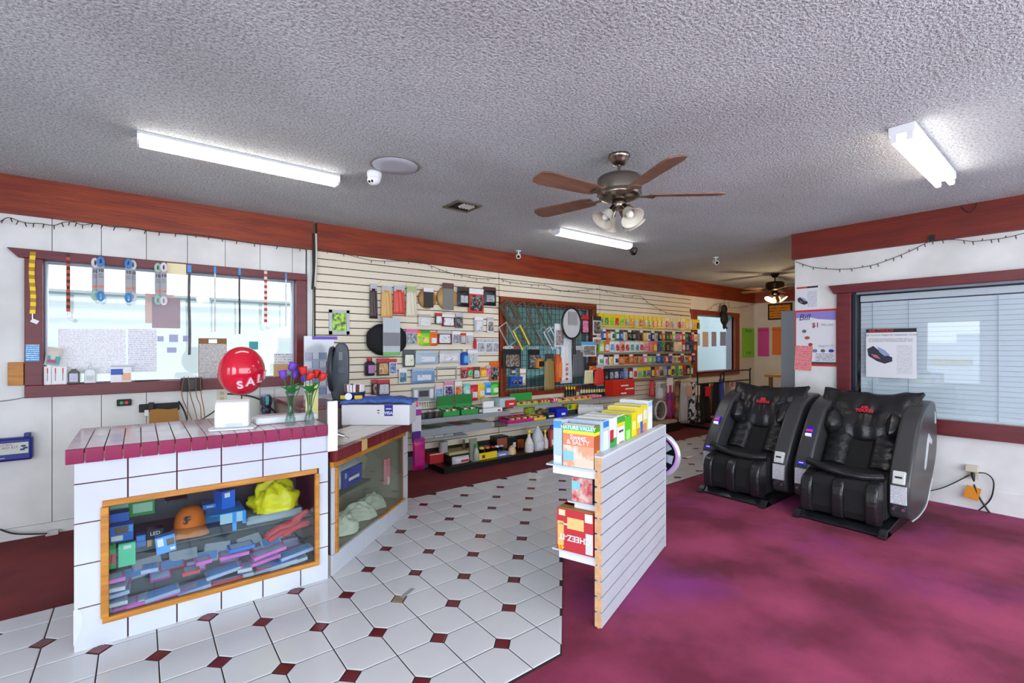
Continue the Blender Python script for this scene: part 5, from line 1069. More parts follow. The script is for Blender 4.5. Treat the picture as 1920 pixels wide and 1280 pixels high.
# framed picture card
x0, x1, z0, z1 = R(617, 581, 655, 627, YSL-.01); t = thing('framed_card', 'white framed lime green picture card on the slatwall', 'picture', ((x0+x1)/2, YSL-.003, z0)); w_, h_ = x1-x0, z1-z0
for b in ((-w_/2, 0, -w_/2+.03, h_), (w_/2-.03, 0, w_/2, h_), (-w_/2, 0, w_/2, .035), (-w_/2, h_-.03, w_/2, h_)): B(b[0], -.012, b[1], b[2], 0, b[3]).build('frame', mat('aeb4ba', .3), t)
B(-w_/2+.03, -.004, .035, w_/2-.03, 0, h_-.03).build('picture', nmat('lime_art', 'b0e040', '3a4a30', 22, .4, 3, lo=.45, hi=.62), t)
# licence plate frames lying flat on the wall
def plate(bx, c, label, tilt=0., Y=YSL-.008, th=.012, name='licence_plate_holder', bar=.02):
    x0, x1, z0, z1 = R(*bx, Y); w_, h_ = x1-x0, z1-z0; t = MB()
    T = Matrix.Translation((0, 0, h_/2)) @ Matrix.Rotation(tilt, 4, 'Y'); t.T = T; w2, h2 = w_/2, h_/2
    for b in ((-w2, -h2, w2, -h2+bar), (-w2, h2-bar*1.2, w2, h2), (-w2, -h2+bar, -w2+bar*.7, h2-bar), (w2-bar*.7, -h2+bar, w2, h2-bar)): t.box(b[0], -th, b[1], b[2], 0, b[3])
    o = t.build(name, c, None, ((x0+x1)/2, Y, z0), bevel=.002); return tag(o, label, 'plate holder', 'licence plate frames')
plate((818, 687, 856, 713), mat('a8a8a8', .4), 'white and black licence plate frame on the left slatwall'); boxed('plate_kit', 'silver licence plate kit card below the blue bag', 'card', (774, 726, 815, 751), YSL-.03, .03, mat('9aa0a4', .35), [(.06, .15, .22, .85, K['white']), (.78, .15, .94, .85, K['white']), (.28, .3, .72, .75, K['charcoal'])])
def hook(u, v, label, Y=YSL):
    q = onY(u, v, Y); o = MB().tube([(0, .012, 0), (0, -.06, 0), (.0, -.09, .02)], .0022, 5).build('display_hook', M_chrome, None, q); return tag(o, label, 'hook', 'wire hooks above the chamois row')
for u, v, l in ((708, 531, 'dark brown chamois roll'), (756, 536, 'coral red shop cloth'), (779, 537, 'cream mitt'), (866, 538, 'ring picture pack'), (925, 537, 'top right black pack'), (829, 586, 'red and white blister'), (864, 587, 'grey tool blister')): hook(u, v, 'thin chrome wire hook above the '+l)

# ------------------------------------------------------------------ air freshener rows on the right panel
def ordw(n):
    a = ['', 'first', 'second', 'third', 'fourth', 'fifth', 'sixth', 'seventh', 'eighth', 'ninth', 'tenth', 'eleventh', 'twelfth', 'thirteenth', 'fourteenth', 'fifteenth', 'sixteenth', 'seventeenth', 'eighteenth', 'nineteenth', 'twentieth']
    return a[n] if n <= 20 else 'twenty-'+a[n-20] if n < 30 else str(n)+'th'
RW_ = {
 'top': ((1122, 1312), (586, 600), (614, 618), 'card', 'yellow:teal yellow:green yellow:lime yellow:red yellow:lime yellow:blue yellow:orange yellow:silver yellow:red yellow:grey yellow:green yellow:orange yellow:tan yellow:peach cream:red cream:peach cream:white cream:red cream:peach yellow:cream cream:white yellow:peach yellow:black'),
 'second': ((1129, 1308), (616, 624), (637, 641), 'bag', 'blue:white orange:cream white:navy green:white blue:sky beige:tan black:charcoal black:grey charcoal:black maroon:black yellow:beige white:navy navy:silver silver:grey black:silver orange:yellow charcoal:green brown:tan lime:white grey:pink pink:peach red:white green:charcoal navy:black red:orange white:peach'),
 'third': ((1123, 1306), (637, 643), (658, 661), 'card', 'lime:white orange:white white:sky white:red peach:red white:red white:teal white:teal white:red peach:pink pink:orange orange:yellow blue:navy green:olive black:brown charcoal:black beige:cream cream:beige red:white navy:grey blue:black brown:orange'),
 'fourth': ((1122, 1304), (663, 664), (681, 683), 'bag', 'white:green white:pink cream:yellow white:navy orange:tan orange:brown orange:tan orange:brown tan:orange pink:white lime:cream grey:lime blue:sky blue:navy orange:cream purple:violet peach:green beige:brown red:charcoal silver:brown orange:peach navy:purple'),
 'bottom': ((1132, 1300), (688, 687), (710, 706), 'card', 'black:charcoal navy:grey charcoal:silver navy:blue grey:sky maroon:white white:red yellow:sky yellow:teal yellow:blue navy:yellow orange:peach silver:brown grey:silver blue:yellow yellow:navy teal:green yellow:teal red:maroon black:peach green:white')}
K['olive'] = mat('6a7a2a', .45); KH['olive'] = '6a7a2a'
for rn, ((ua, ub), (va, vb), (wa, wb), kd, cl_) in RW_.items():
    L = cl_.split(); Yr = YSL-.06; xa, xb_ = onY(ua, va, Yr).x, onY(ub, vb, Yr).x; zt = (onY(ua, va, Yr).z+onY(ub, vb, Yr).z)/2; zb = (onY(ua, wa, Yr).z+onY(ub, wb, Yr).z)/2; P_ = (xb_-xa)/len(L)
    for i, cc in enumerate(L):
        a, b = cc.split(':'); h_ = (zt-zb)*(1-.07*random.random()); w_ = P_*(.98 if kd == 'card' else 1.0)*(.86+.14*random.random()); x = xa+(i+.5)*P_
        t = thing('air_freshener', '%s packet with %s picture, %s from the left in the %s freshener row' % (a, b, ordw(i+1), rn), 'air freshener', (x, Yr, zt-h_), random.uniform(-.12, .12), 'air fresheners on the right slatwall')
        if kd == 'card':
            B(-w_/2, 0, 0, w_/2, .03, h_).build('card', K[a], t); MB().prism([(-w_*.32, h_*.12), (w_*.32, h_*.12), (w_*.36, h_*.4), (w_*.25, h_*.7), (-w_*.25, h_*.7), (-w_*.36, h_*.4)], 'y', -.012, 0).build('blister', art(KH[b]), t, bevel=.003)
        else:
            m = MB(); m.T = Matrix.Translation((0, .01, h_*.43)); m.pillow(w_, h_*.86, .035, 5, 6, .005, x*3, p=.35); m.build('bag', K[a], t); B(-w_*.3, -.011, h_*.2, w_*.3, -.004, h_*.6).build('print', art(KH[b]), t); B(-w_*.4, .0, h_*.8, w_*.4, .012, h_).build('header', K['black' if i % 3 else 'white'], t)
M_rail = mat('8d8a84', .4, .3)
for k, (u0, u1, v0, v1, lab) in enumerate(((1140, 1294, 638.5, 643.5, 'grey shelf rail under the second freshener row'), (1122, 1294, 661, 663.5, 'grey shelf rail under the third freshener row'), (1115, 1294, 684.5, 685.5, 'grey shelf rail under the fourth freshener row'), (1130, 1294, 711.5, 709, 'grey shelf rail under the bottom freshener row'))):
    xa, xb_ = onY(u0, v0, YSL-.05).x, onY(u1, v1, YSL-.05).x; z = (onY(u0, v0, YSL-.05).z+onY(u1, v1, YSL-.05).z)/2
    t = thing('shelf_rail', lab, 'shelf rail', ((xa+xb_)/2, YSL, z)); l = (xb_-xa)/2; B(-l, -.055, -.016, l, -.05, .016).build('front_strip', M_rail, t); B(-l, -.05, -.004, l, 0, 0).build('plate', M_rail, t)

# ------------------------------------------------------------------ wire grid in front of the middle window
YGR = YW-.075; gx0, gx1, gz0, gz1 = 3.70, 5.44, .80, 2.0
t = thing('wire_grid', 'black wire display grid across the middle window', 'wire grid', (gx0, YGR, gz0)); nv_ = 23; nh_ = 17
wv = B(-.0022, -.0022, 0, .0022, .0022, gz1-gz0).build('wire', M_black, t).data; wh = B(0, -.0065, -.0022, gx1-gx0, -.0022, .0022).build('wire', M_black, t).data
for i in range(1, nv_+1): o = bpy.data.objects.new('wire', wv); COL.objects.link(o); o.parent = t; o.location = (i*(gx1-gx0)/nv_, 0, 0)
for i in range(1, nh_+1): o = bpy.data.objects.new('wire', wh); COL.objects.link(o); o.parent = t; o.location = (0, 0, i*(gz1-gz0)/nh_)
YP = YGR-.012; M_brf = mat('6a6050', .35, .5); M_svf = mat('b4b4b6', .25, .7)
def pf(u, v, c, label, k=0, tl=1.0, l=.30, h_=.155):
    q = onY(u, v, YP-.014*k); mb = MB(); mb.T = Matrix.Rotation(tl, 4, 'Y'); w2, h2, b = l/2, h_/2, .02; ms = c if isinstance(c, list) else [c]
    for n, r in enumerate(((-w2, -h2, w2, -h2+b), (-w2, h2-b, w2, h2), (-w2, -h2+b, -w2+b*.7, h2-b), (w2-b*.7, -h2+b, w2, h2-b))): mb.box(r[0], -.01, r[1], r[2], 0, r[3], 1 if len(ms) > 1 and n < 2 else 0)
    tag(mb.build('licence_plate_holder', ms, None, q, bevel=.002), label, 'plate holder', 'licence plate frames')
pf(952, 586, M_brf, 'bronze plate frame at the back of the top left stack', 0); pf(956, 587, M_brf, 'bronze plate frame in the middle of the top left stack', 1); pf(961, 588, M_brf, 'bronze plate frame at the front of the top left stack', 2)
pf(981, 588, M_brf, 'thin bronze plate frame second in the top row', 0, 1.15); pf(1001, 588, M_brf, 'thin bronze plate frame third in the top row', 0, 1.25); pf(1021, 590, M_brf, 'bronze plate frame at the right of the top row', 1, 1.05)
pf(951, 627, M_svf, 'silver plate frame at the left of the lower row', 1); pf(969, 628, M_brf, 'bronze plate frame behind the yellow one', 0); pf(977, 633, [M_svf, K['yellow']], 'silver plate frame with yellow bars', 2); pf(998, 628, M_brf, 'bronze plate frame right of the yellow one', 1); pf(1022, 634, M_svf, 'silver plate frame at the right of the lower row', 2, .95)
pf(1033, 634, mat('c8d0da', .2), 'clear plastic plate frame behind the white part card', 1, .95); pf(1039, 634, mat('c8d0da', .2), 'clear plastic plate frame beside the white part card', 0, .95)
# round sunshade
c = onY(1072, 606, YP-.10); q = onY(1092, 606, YP-.10); rr = (q.x-c.x); t = thing('sunshade', 'round black rimmed silver sunshade hung on the wire grid', 'sunshade', (c.x, YP-.10, c.z-rr*1.0))
MB().tube([(rr*.86*math.cos(a), 0, rr+rr*math.sin(a)) for a in [2*PI*i/32 for i in range(32)]], .014, 8, closed=True).build('rim', mat('141014', .4), t)
MB().grid(lambda a, b: (rr*.84*b*math.cos(2*PI*a), .004+.006*math.sin(a*20)*b, rr+rr*.97*b*math.sin(2*PI*a)), 32, 5).build('fabric', mat('c6c8cc', .35), t); MB().tube([(.04, .0, .02), (.05, .0, -.22)], .025, 8).build('handle', M_black, t); B(-.07, -.012, rr*.9, .1, -.004, rr*1.75).build('card', mat('9a9c9e', .5), t)
G2 = 'goods on the wire grid'
for k, bx, a, b, c, lab in [
 ('card', (944, 654, 977, 690), '20282c', '6a5a48', 'black', 'black car perfume card at the left of the wire grid'),
 ('card', (990, 655, 1012, 692), '2a3236', '3a4a4e', 'black', 'black car perfume card second on the wire grid'),
 ('box', (958, 706, 980, 722), 'blue', 'navy', 'blue', 'small blue carton low on the wire grid'),
 ('box', (975, 690, 986, 722), 'tan', 'white', 'white', 'tall white and tan box low on the wire grid'),
 ('bottle', (1003, 668, 1017, 690), 'c87a2a', 'black', 'charcoal', 'orange and black can on the wire grid'),
 ('bag', (956, 688, 967, 702), 'charcoal', 'silver', 'brown', 'small dark clip pack on the wire grid'),
 ('cloth', (1020, 663, 1040, 731), '8f7d4a', 'white', 'charcoal', 'long khaki cloth hanging over the window sill'),
 ('bottle', (1040, 654, 1051, 716), 'd0561c', 'e8803a', 'silver', 'tall orange bottle beside the khaki cloth'),
 ('cloth', (1051, 634, 1073, 718), 'e0e0e2', 'white', 'd8dce4', 'long white strap pad with red symbols'),
 ('cloth', (1073, 648, 1095, 706), '5e6268', 'white', 'silver', 'grey fuzzy wash mitt'),
 ('card', (1040, 606, 1058, 650), 'd0dae2', '8a7a7c', 'white', 'white parts card below the clear plate frames'),
 ('card', (1090, 590, 1104, 626), 'black', 'pink', 'red', 'black and red blister right of the sunshade'),
 ('card', (1112, 592, 1127, 628), 'd8d0d4', '4a443e', 'black', 'black and white blister at the window edge'),
 ('card', (1091, 640, 1118, 668), 'e0e0dc', '7a7870', 'sky', 'white wiper card at the right of the wire grid'),
 ('cloth', (1095, 694, 1113, 719), 'd8d0a0', 'white', 'cream', 'cream cloth pack right of the grey mitt'),
 ('cloth', (1114, 684, 1133, 721), 'd83c34', 'white', 'silver', 'red shop cloth with grey header right of the cream pack'),
 ('box', (1103, 680, 1118, 696), '3a2a14', 'orange', 'black', 'black and orange pack above the cream cloth'),
 ('card', (1112, 632, 1127, 645), 'd4cfcc', '9a6a70', 'white', 'small photo card under the black and white blister')]:
    G2n = globals().get('G2n', 0)+1; hang(k, bx, a, b, c, lab, off=.09+.02*(G2n % 2), group=G2)
t = [o for o in bpy.data.objects if o.get('label') == 'black car perfume card at the left of the wire grid'][0]; text('AREON', .05, K['white'], t, XZ(-.07, -.003, .265), ext=.0006, bold=.001); text('CAR', .05, K['red'], t, XZ(.06, -.003, .265), ext=.0006, bold=.001)
t = [o for o in bpy.data.objects if o.get('label') == 'black car perfume card second on the wire grid'][0]; text('AREON', .05, K['silver'], t, XZ(0, -.003, .29), ext=.0006)
t = [o for o in bpy.data.objects if o.get('label') == 'long white strap pad with red symbols'][0]
for k, s in enumerate('7QXB'): text(s, .06, mat('a01a2a', .5), t, XZ(-.02, -.03, .27-k*.07) @ Matrix.Rotation(-PI/2, 4, 'Z'), ext=.0006, bold=.002)

# ------------------------------------------------------------------ low shelves
M_shelf = mat('868d94', .4, .2); M_deck = mat('17120e', .35)
dk = thing('base_deck', 'long black base deck under the product shelves', 'base deck', (2.63, 4.95, 0)); B(0, -.40, 0, 3.3, -.03, .055).build('kick_board', M_black, dk); B(-.005, -.41, .055, 3.3, -.03, .072).build('deck_plate', M_deck, dk, bevel=.003)
def shelf(x0, x1, z, dep, lab, lip=.03, rail=False):
    t = thing('wall_shelf', lab, 'shelf', (x0, YSL, z)); l = x1-x0; B(0, -dep, -.012, l, 0, 0).build('plate', M_shelf, t); B(0, -dep-.004, -lip, l, -dep, .004).build('front_lip', mat('9aa0a6', .35, .2), t)
    for x in (.02, l-.03): MB().prism([(0, -.012), (-dep*.9, -.012), (0, -.07)], 'x', x, x+.006).build('bracket', M_shelf, t)
    return t
shelf(2.38, 3.60, .615, .30, 'upper grey shelf with green snack boxes', .045); shelf(2.38, 3.32, .50, .30, 'grey shelf lined with flat magazines', .07); shelf(2.44, 3.0, .388, .26, 'short low shelf with paper stacks', .02)
shelf(3.66, 6.05, .655, .28, 'grey shelf of candy boxes under the wire grid', .02); shelf(3.56, 5.45, .45, .30, 'lower grey shelf with pink candy boxes', .045)
# comb rail above the upper shelf
t = thing('price_rail', 'white toothed rail above the upper shelf', 'rail', (2.40, YSL-.02, .70)); B(0, 0, .07, 1.1, .006, .078).build('bar', M_wht, t); B(0, 0, .0, 1.1, .006, .008).build('bar', M_wht, t)
for k in range(36): o = B(k*.031, 0, .008, k*.031+.012, .006, .07).build('tooth', mat('d6cfc0', .5), t)
# upper shelf goods
ZA = .6155
def cart(bx, Y, d, m, lab, z0, prints=(), name='snack_box', words=(), g='snack boxes on the low shelves'): return boxed(name, lab, 'box', bx, Y, d, m, prints, g, 0, z0, 0, 0, words)
def tray(bx, Y, d, c, lab, z0, fill, n=8, lid=None):
    """open retail tray with countable bars in it"""
    x0, x1, za, z1 = R(*bx, Y); w_ = x1-x0; h_ = max(.03, z1-z0); t = thing('candy_tray', lab, 'box', ((x0+x1)/2, Y, z0), 0, 'open candy trays'); a = w_/2
    MB().box(-a, 0, 0, a, .003, h_*.55).box(-a, d-.003, 0, a, d, h_).box(-a, 0, 0, -a+.003, d, h_*.7).box(a-.003, 0, 0, a, d, h_*.7).box(-a, 0, 0, a, d, .003).build('tray', c, t)
    for k in range(n): m = MB(); m.T = Matrix.Translation((-a+.01+(k+.5)*(w_-.02)/n, d/2, h_*.45)) @ Matrix.Rotation(.3, 4, 'Y'); m.box(-(w_-.02)/n*.42, -d*.42, -.012, (w_-.02)/n*.42, d*.42, .03); m.build('bar', fill[k % len(fill)], t)
    if lid: MB().box(-a, d-.003, h_, a, d, h_+.11).build('header', lid, t)
    return t
tray((831, 762, 862, 781), 4.64, .14, K['green'], 'green open snack tray at the left of the upper shelf', ZA, [K['charcoal'], K['white'], K['tan']], 7, mat('1f7a34', .4)); tray((865, 758, 897, 778), 4.64, .14, K['green'], 'green open snack tray second on the upper shelf', ZA, [K['charcoal'], K['white'], K['tan']], 7, mat('1f7a34', .4))
cart((898, 764, 905, 775), 4.64, .1, K['charcoal'], 'black and white packet box on the upper shelf', ZA, [(.1, .2, .9, .7, K['silver'])]); cart((906, 765, 942, 773), 4.63, .16, K['white'], 'low white tray at the end of the upper shelf', ZA, [(.75, .2, .9, .6, K['red'])]); cart((906, 752, 926, 768), 4.75, .02, K['white'], 'white header card behind the low white tray', ZA)
for i in range(6):
    u = 792+i*6.6; lathed('jar', 'small dark jar on the upper shelf, %s from the pink strap pack' % ordw(i+1), 'jar', u, 770-i*.8+(i % 2)*2, 786-i*1.0, 4.66+.06*(i % 2), [(0, 0), (.3, 0), (.34, .1), (.34, .7), (.2, .8)], K['brown' if i % 2 else 'charcoal'], 12, ZA, 'small jars on the upper shelf', [('cap', [(0, .98), (.26, .96), (.28, .78), (.0, .78)], K['tan' if i % 2 else 'silver'])])
# magazines
ZB = .5005; mc = ['8a7a60', '5a6a74', '6a8a80', 'b0b4b0', 'a8d0d8', 'b04a44', '707880', 'c0c8b0', 'b8c89a', 'a89a80']
for i in range(10):
    o = B(-.045, -.13, 0, .045, .13, .006+.003*(i % 2)).build('magazine', mat(mc[i], .35), None, (2.44+i*.092, 4.78, ZB), rot=(0, 0, random.uniform(-.08, .08))); tag(o, '%s magazine from the left on the grey shelf' % ordw(i+1), 'magazine', 'magazines on the grey shelf')
for i in range(4):
    o = B(-.06, -.1, 0, .06, .1, .02 if i else .028).build('paper_stack', mat(['d8d2b4', 'e0dcc8', 'c8ccc0', '8a9098'][i], .6), None, (2.52+i*.13, 4.8, .3885)); tag(o, ['thick cream paper stack at the left of the short shelf', 'cream paper stack second on the short shelf', 'pale paper stack third on the short shelf', 'grey paper stack at the right of the short shelf'][i], 'paper stack')
# deck goods
ZD = .0725
def dk_(u, v, Y): return onY(u, v, Y).x
cart((806, 850, 832, 864), 4.80, .1, K['red'], 'red and cream carton on the deck corner', ZD, [(0, .9, 1, 1, K['cream'])]); tag(B(0, 0, 0, .32, .22, .03).build('flat_carton', mat('b8a878', .6), None, (2.78, 4.70, .16)), 'flat tan carton under the white tub', 'carton'); tag(B(0, 0, 0, .28, .2, .087).build('carton_stand', mat('2a2420', .6), None, (2.8, 4.71, ZD)), 'dark crate under the flat tan carton', 'crate')
lathed('paint_tub', 'white paint tub standing on the tan carton', 'tub', 831, 828, 850, 4.80, [(0, 0), (.42, 0), (.44, .02), (.44, .94), (.46, .96), (.46, 1), (0, 1)], mat('c6c6c8', .4), 24, .1905)
x = dk_(863, 862, 4.63); t = thing('wipes_pack', 'white soft pack of wipes with red print on the deck', 'pack', (x, 4.625, ZD)); m = MB(); m.T = Matrix.Translation((0, 0, .042)); m.pillow(.22, .085, .13, 10, 8, p=.3); m.build('pack', mat('d8d8dc', .35), t); B(-.03, -.066, .03, .07, -.06, .055).build('print', K['red'], t)
t = thing('display_stand', 'clear acrylic stand holding green bottles on the deck', 'stand', (dk_(888, 860, 4.66), 4.68, ZD)); B(-.05, -.02, 0, .05, .0, .25).build('panel', mat('8a8c7c', .3), t); B(-.05, -.08, 0, .05, 0, .006).build('foot', mat('8a8c7c', .3), t)
for i, (u, c, l) in enumerate(((893, 'green', 'green topped clear bottle beside the acrylic stand'), (870, 'green', 'brown bottle with green cap behind the acrylic stand'))): lathed('bottle', l, 'bottle', u, 832-i*8, 862-i*22, 4.64+i*.16, [(0, 0), (.17, 0), (.18, .05), (.18, .55), (.08, .75), (.08, .85)], mat('9aa89a', .25) if i == 0 else K['brown'], 14, ZD if i == 0 else .16, None, [('cap', [(.09, .8), (.1, .82), (.1, .98), (0, 1)], K[c])])
for i, (u, c) in enumerate(((903, 'yellow'), (914, 'orange'), (924, 'red'), (932, 'white'), (940, 'silver'))): lathed('putty_jar', '%s lidded black jar in the row on the deck' % c, 'jar', u, 838-i, 852-i*1.2, 4.70, [(0, 0), (.4, 0), (.4, .75), (.42, .76)], K['black'], 16, ZD+.055, 'lidded jars on the deck', [('lid', [(.42, .72), (.44, .76), (.44, .98), (.3, 1), (0, .9)], K[c])])
cart((897, 848, 932, 862), 4.62, .025, K['yellow'], 'yellow jar tray on the deck', ZD, [(.2, .2, .35, .7, K['maroon'])]); cart((932, 847, 953, 857), 4.62, .1, mat('7a8ac0', .4), 'blue card tray beside the yellow jar tray', ZD, [(.2, .2, .8, .5, K['white'])])
cart((931, 818, 953, 835), 4.78, .14, K['black'], 'black carton with red picture on the deck', ZD, [(.05, .2, .9, .9, mat('a0503c', .5))]); cart((953, 820, 968, 845), 4.8, .1, K['black'], 'tall black carton with white label on the deck', ZD, [(.6, .2, .95, .6, K['white'])])
heap('sweet_bag', 'pink and white bag of sweets on the deck', 'bag', (dk_(960, 850, 4.62), 4.62, ZD), .06, .05, .1, nmat('sweet_bag_print', 'e0b0c0', 'd8c030', 30, .35, 2), 9., 16, .25); tag(B(-.05, 0, 0, .05, .06, .12).build('orange_pouch', mat('a8501c', .5), None, (dk_(978, 835, 4.8), 4.8, ZD), bevel=.02), 'rust orange pouch behind the sweets', 'pouch')
def jug(u, v0, v1, Y, c, capc, lab, kind):
    x = onY(u, v1, Y).x; h_ = onY(u, v0, Y).z-ZD; t = thing('bottle', lab, 'bottle', (x, Y, ZD), 0, 'bottles on the deck')
    P = {'jug': [(0, 0), (.24, 0), (.26, .03), (.26, .5), (.22, .68), (.08, .9), (.07, .92), (.07, 1), (0, 1)], 'spray': [(0, 0), (.2, 0), (.21, .04), (.2, .4), (.12, .6), (.07, .7), (.07, .82), (0, .82)], 'slim': [(0, 0), (.17, 0), (.18, .04), (.18, .42), (.07, .62), (.05, .85), (0, .85)], 'can': [(0, 0), (.2, 0), (.21, .03), (.21, .78), (.15, .84), (0, .84)]}[kind]
    MB().lathe([(r*h_, z*h_) for r, z in P], 20).build('body', c, t); r = {'jug': .27, 'spray': .22, 'slim': .19, 'can': .22}[kind]*h_
    if kind != 'jug': MB().lathe([(0, h_*1.0), (.09*h_, h_*1.0), (.11*h_ if kind == 'can' else .06*h_, h_*.8), (0, h_*.8)], 14).build('cap', capc, t)
    MB().grid(lambda a, b: (r*math.sin((a-.5)*1.6), -r*math.cos((a-.5)*1.6), h_*(.12+.26*b)), 6, 2).build('label_panel', printed('jug_label_'+kind, 'e6e6ea', '4a5a9a', 5, .5), t); return t
jug(1008, 798, 843, 4.62, mat('c2c6ca', .25), None, 'large clear gallon jug with white label on the deck', 'jug'); jug(992, 806, 844, 4.60, mat('e0d8cc', .35), K['yellow'], 'white spray bottle with yellow cap left of the jug', 'spray'); jug(1022, 806, 839, 4.64, mat('e0d4c4', .35), K['yellow'], 'slim white bottle with yellow cap right of the jug', 'slim')
jug(1035, 797, 838, 4.66, mat('b04a3a', .35), mat('2a3aa8', .4), 'red bottle with blue cap and white label', 'can'); jug(1043, 800, 834, 4.74, K['red'], K['red'], 'red can standing behind the white labelled bottle', 'can'); jug(1053, 802, 834, 4.66, mat('c8b8b8', .35), K['charcoal'], 'white and red can with dark cap', 'can'); jug(1058, 798, 830, 4.8, K['orange'], K['orange'], 'orange can behind the dark capped can', 'can'); jug(1064, 800, 832, 4.68, mat('a8b0d0', .35), mat('4a3ac0', .4), 'pale can with violet blue cap nearest the gondola', 'can')
# candy shelf goods (upper and lower under the grid)
ZE, ZG = .6555, .4505
cart((937, 746, 966, 766), 4.68, .14, mat('b0c8cc', .4), 'stacked pale grey sides of the red candy carton', ZE, name='candy_box'); cart((949, 750, 967, 766), 4.655, .02, mat('d0302a', .4), 'red candy carton at the left of the candy shelf', ZE, [(.3, .35, .8, .55, K['white'])], name='candy_box')
fl = [K['peach'], K['tan'], K['charcoal'], K['orange']]
tray((969, 755, 989, 764), 4.66, .14, K['lime'], 'green candy tray beside the red carton', ZE, fl, 6, K['green']); tray((989, 753, 1010, 762), 4.66, .14, K['lime'], 'green candy tray second from the red carton', ZE, fl, 6, K['green']); tray((1012, 752, 1032, 760), 4.66, .14, K['lime'], 'green candy tray with red wrappers', ZE, [K['red'], K['peach']], 6)
tray((1036, 748, 1046, 757), 4.66, .14, K['pink'], 'small pink candy tray in the middle of the candy shelf', ZE, [K['red'], K['white']], 4); tray((1046, 748, 1070, 756), 4.66, .14, K['yellow'], 'yellow candy tray in the middle of the candy shelf', ZE, fl, 6); tray((1074, 746, 1110, 753), 4.66, .16, K['yellow'], 'long yellow candy tray', ZE, [K['peach'], K['red'], K['tan']], 9); tray((1110, 743, 1130, 751), 4.66, .16, K['magenta'], 'magenta candy tray at the end of the candy shelf', ZE, [K['pink'], K['peach']], 6)
for i in range(4): lathed('small_bottle', 'small black bottle with yellow cap on the candy shelf, %s from the left' % ordw(i+1), 'bottle', 1062+i*5, 724, 748, 4.87, [(0, 0), (.14, 0), (.15, .05), (.15, .5), (.05, .7), (.05, .8)], K['black'], 10, ZE, 'small bottles on the candy shelf', [('cap', [(.07, .75), (.07, .95), (0, 1)], K['yellow'])])
for i in range(14): lathed('marker', 'slim dark tube with yellow middle standing on the candy shelf, %s from the left' % ordw(i+1), 'tube', 1090+i*4.8, 722, 744, 4.88, [(0, 0), (.1, 0), (.1, .9), (0, 1)], K['navy' if i % 3 else 'charcoal'], 8, ZE, 'slim tubes on the candy shelf', [('band', [(.104, .35), (.11, .4), (.11, .6), (.104, .65)], K['yellow' if i % 2 else 'silver'])])
boxed('counter_display', 'red counter display carton with white lines', 'box', (1150, 712, 1190, 742), 4.66, .16, mat('d02a1a', .4), [(.35, .6, .7, .68, K['white']), (.55, .38, .95, .46, K['white']), (.35, .12, .6, .2, K['white'])], None, 0, ZE)
tray((952, 781, 1001, 795), 4.64, .18, K['magenta'], 'long magenta candy tray on the lower shelf', ZG, [K['charcoal'], K['pink'], K['yellow']], 12); tray((1001, 779, 1024, 790), 4.64, .16, K['yellow'], 'yellow candy tray on the lower shelf', ZG, fl, 7); cart((1044, 765, 1064, 784), 4.66, .16, mat('1a2ac0', .4), 'blue carton with white swoosh on the lower shelf', ZG, [(.45, .2, .8, .45, K['white'])], name='candy_box'); cart((1028, 774, 1040, 785), 4.64, .08, K['charcoal'], 'small black box with white print on the lower shelf', ZG, [(.1, .3, .9, .6, K['white'])], name='candy_box')
lathed('sweet_tin', 'round green and yellow tin at the back of the lower shelf', 'tin', 993, 763, 780, 4.87, [(0, 0), (.5, 0), (.5, 1), (0, 1)], nmat('tin_print', '2a8a3a', 'd8c830', 14, .4, 2), 20, ZG); heap('nut_bag', 'brown bag of nuts at the back of the lower shelf', 'bag', (dk_(1013, 780, 4.87), 4.87, ZG), .08, .05, .1, nmat('nut_bag_print', '4a3a20', '9a8a50', 40, .4, 2), 2., 16); cart((1064, 757, 1083, 768), 4.78, .06, K['yellow'], 'yellow box with green dot behind the blue carton', ZG+.06, [(.1, .2, .4, .9, K['green'])], name='candy_box'); tag(B(0, 0, 0, .5, .1, .06).build('box_riser', K['charcoal'], None, (4.6, 4.77, ZG)), 'dark riser at the back of the lower shelf', 'riser')
for i in range(18): lathed('lighter', 'white capped tube in the row behind the cracker boxes, %s from the left' % ordw(i+1), 'tube', 1086+i*2.55, 758, 772, 4.70, [(0, 0), (.16, 0), (.16, .6), (.1, .65), (.1, 1), (0, 1)], K['white'], 8, ZG, 'white tubes on the lower shelf')
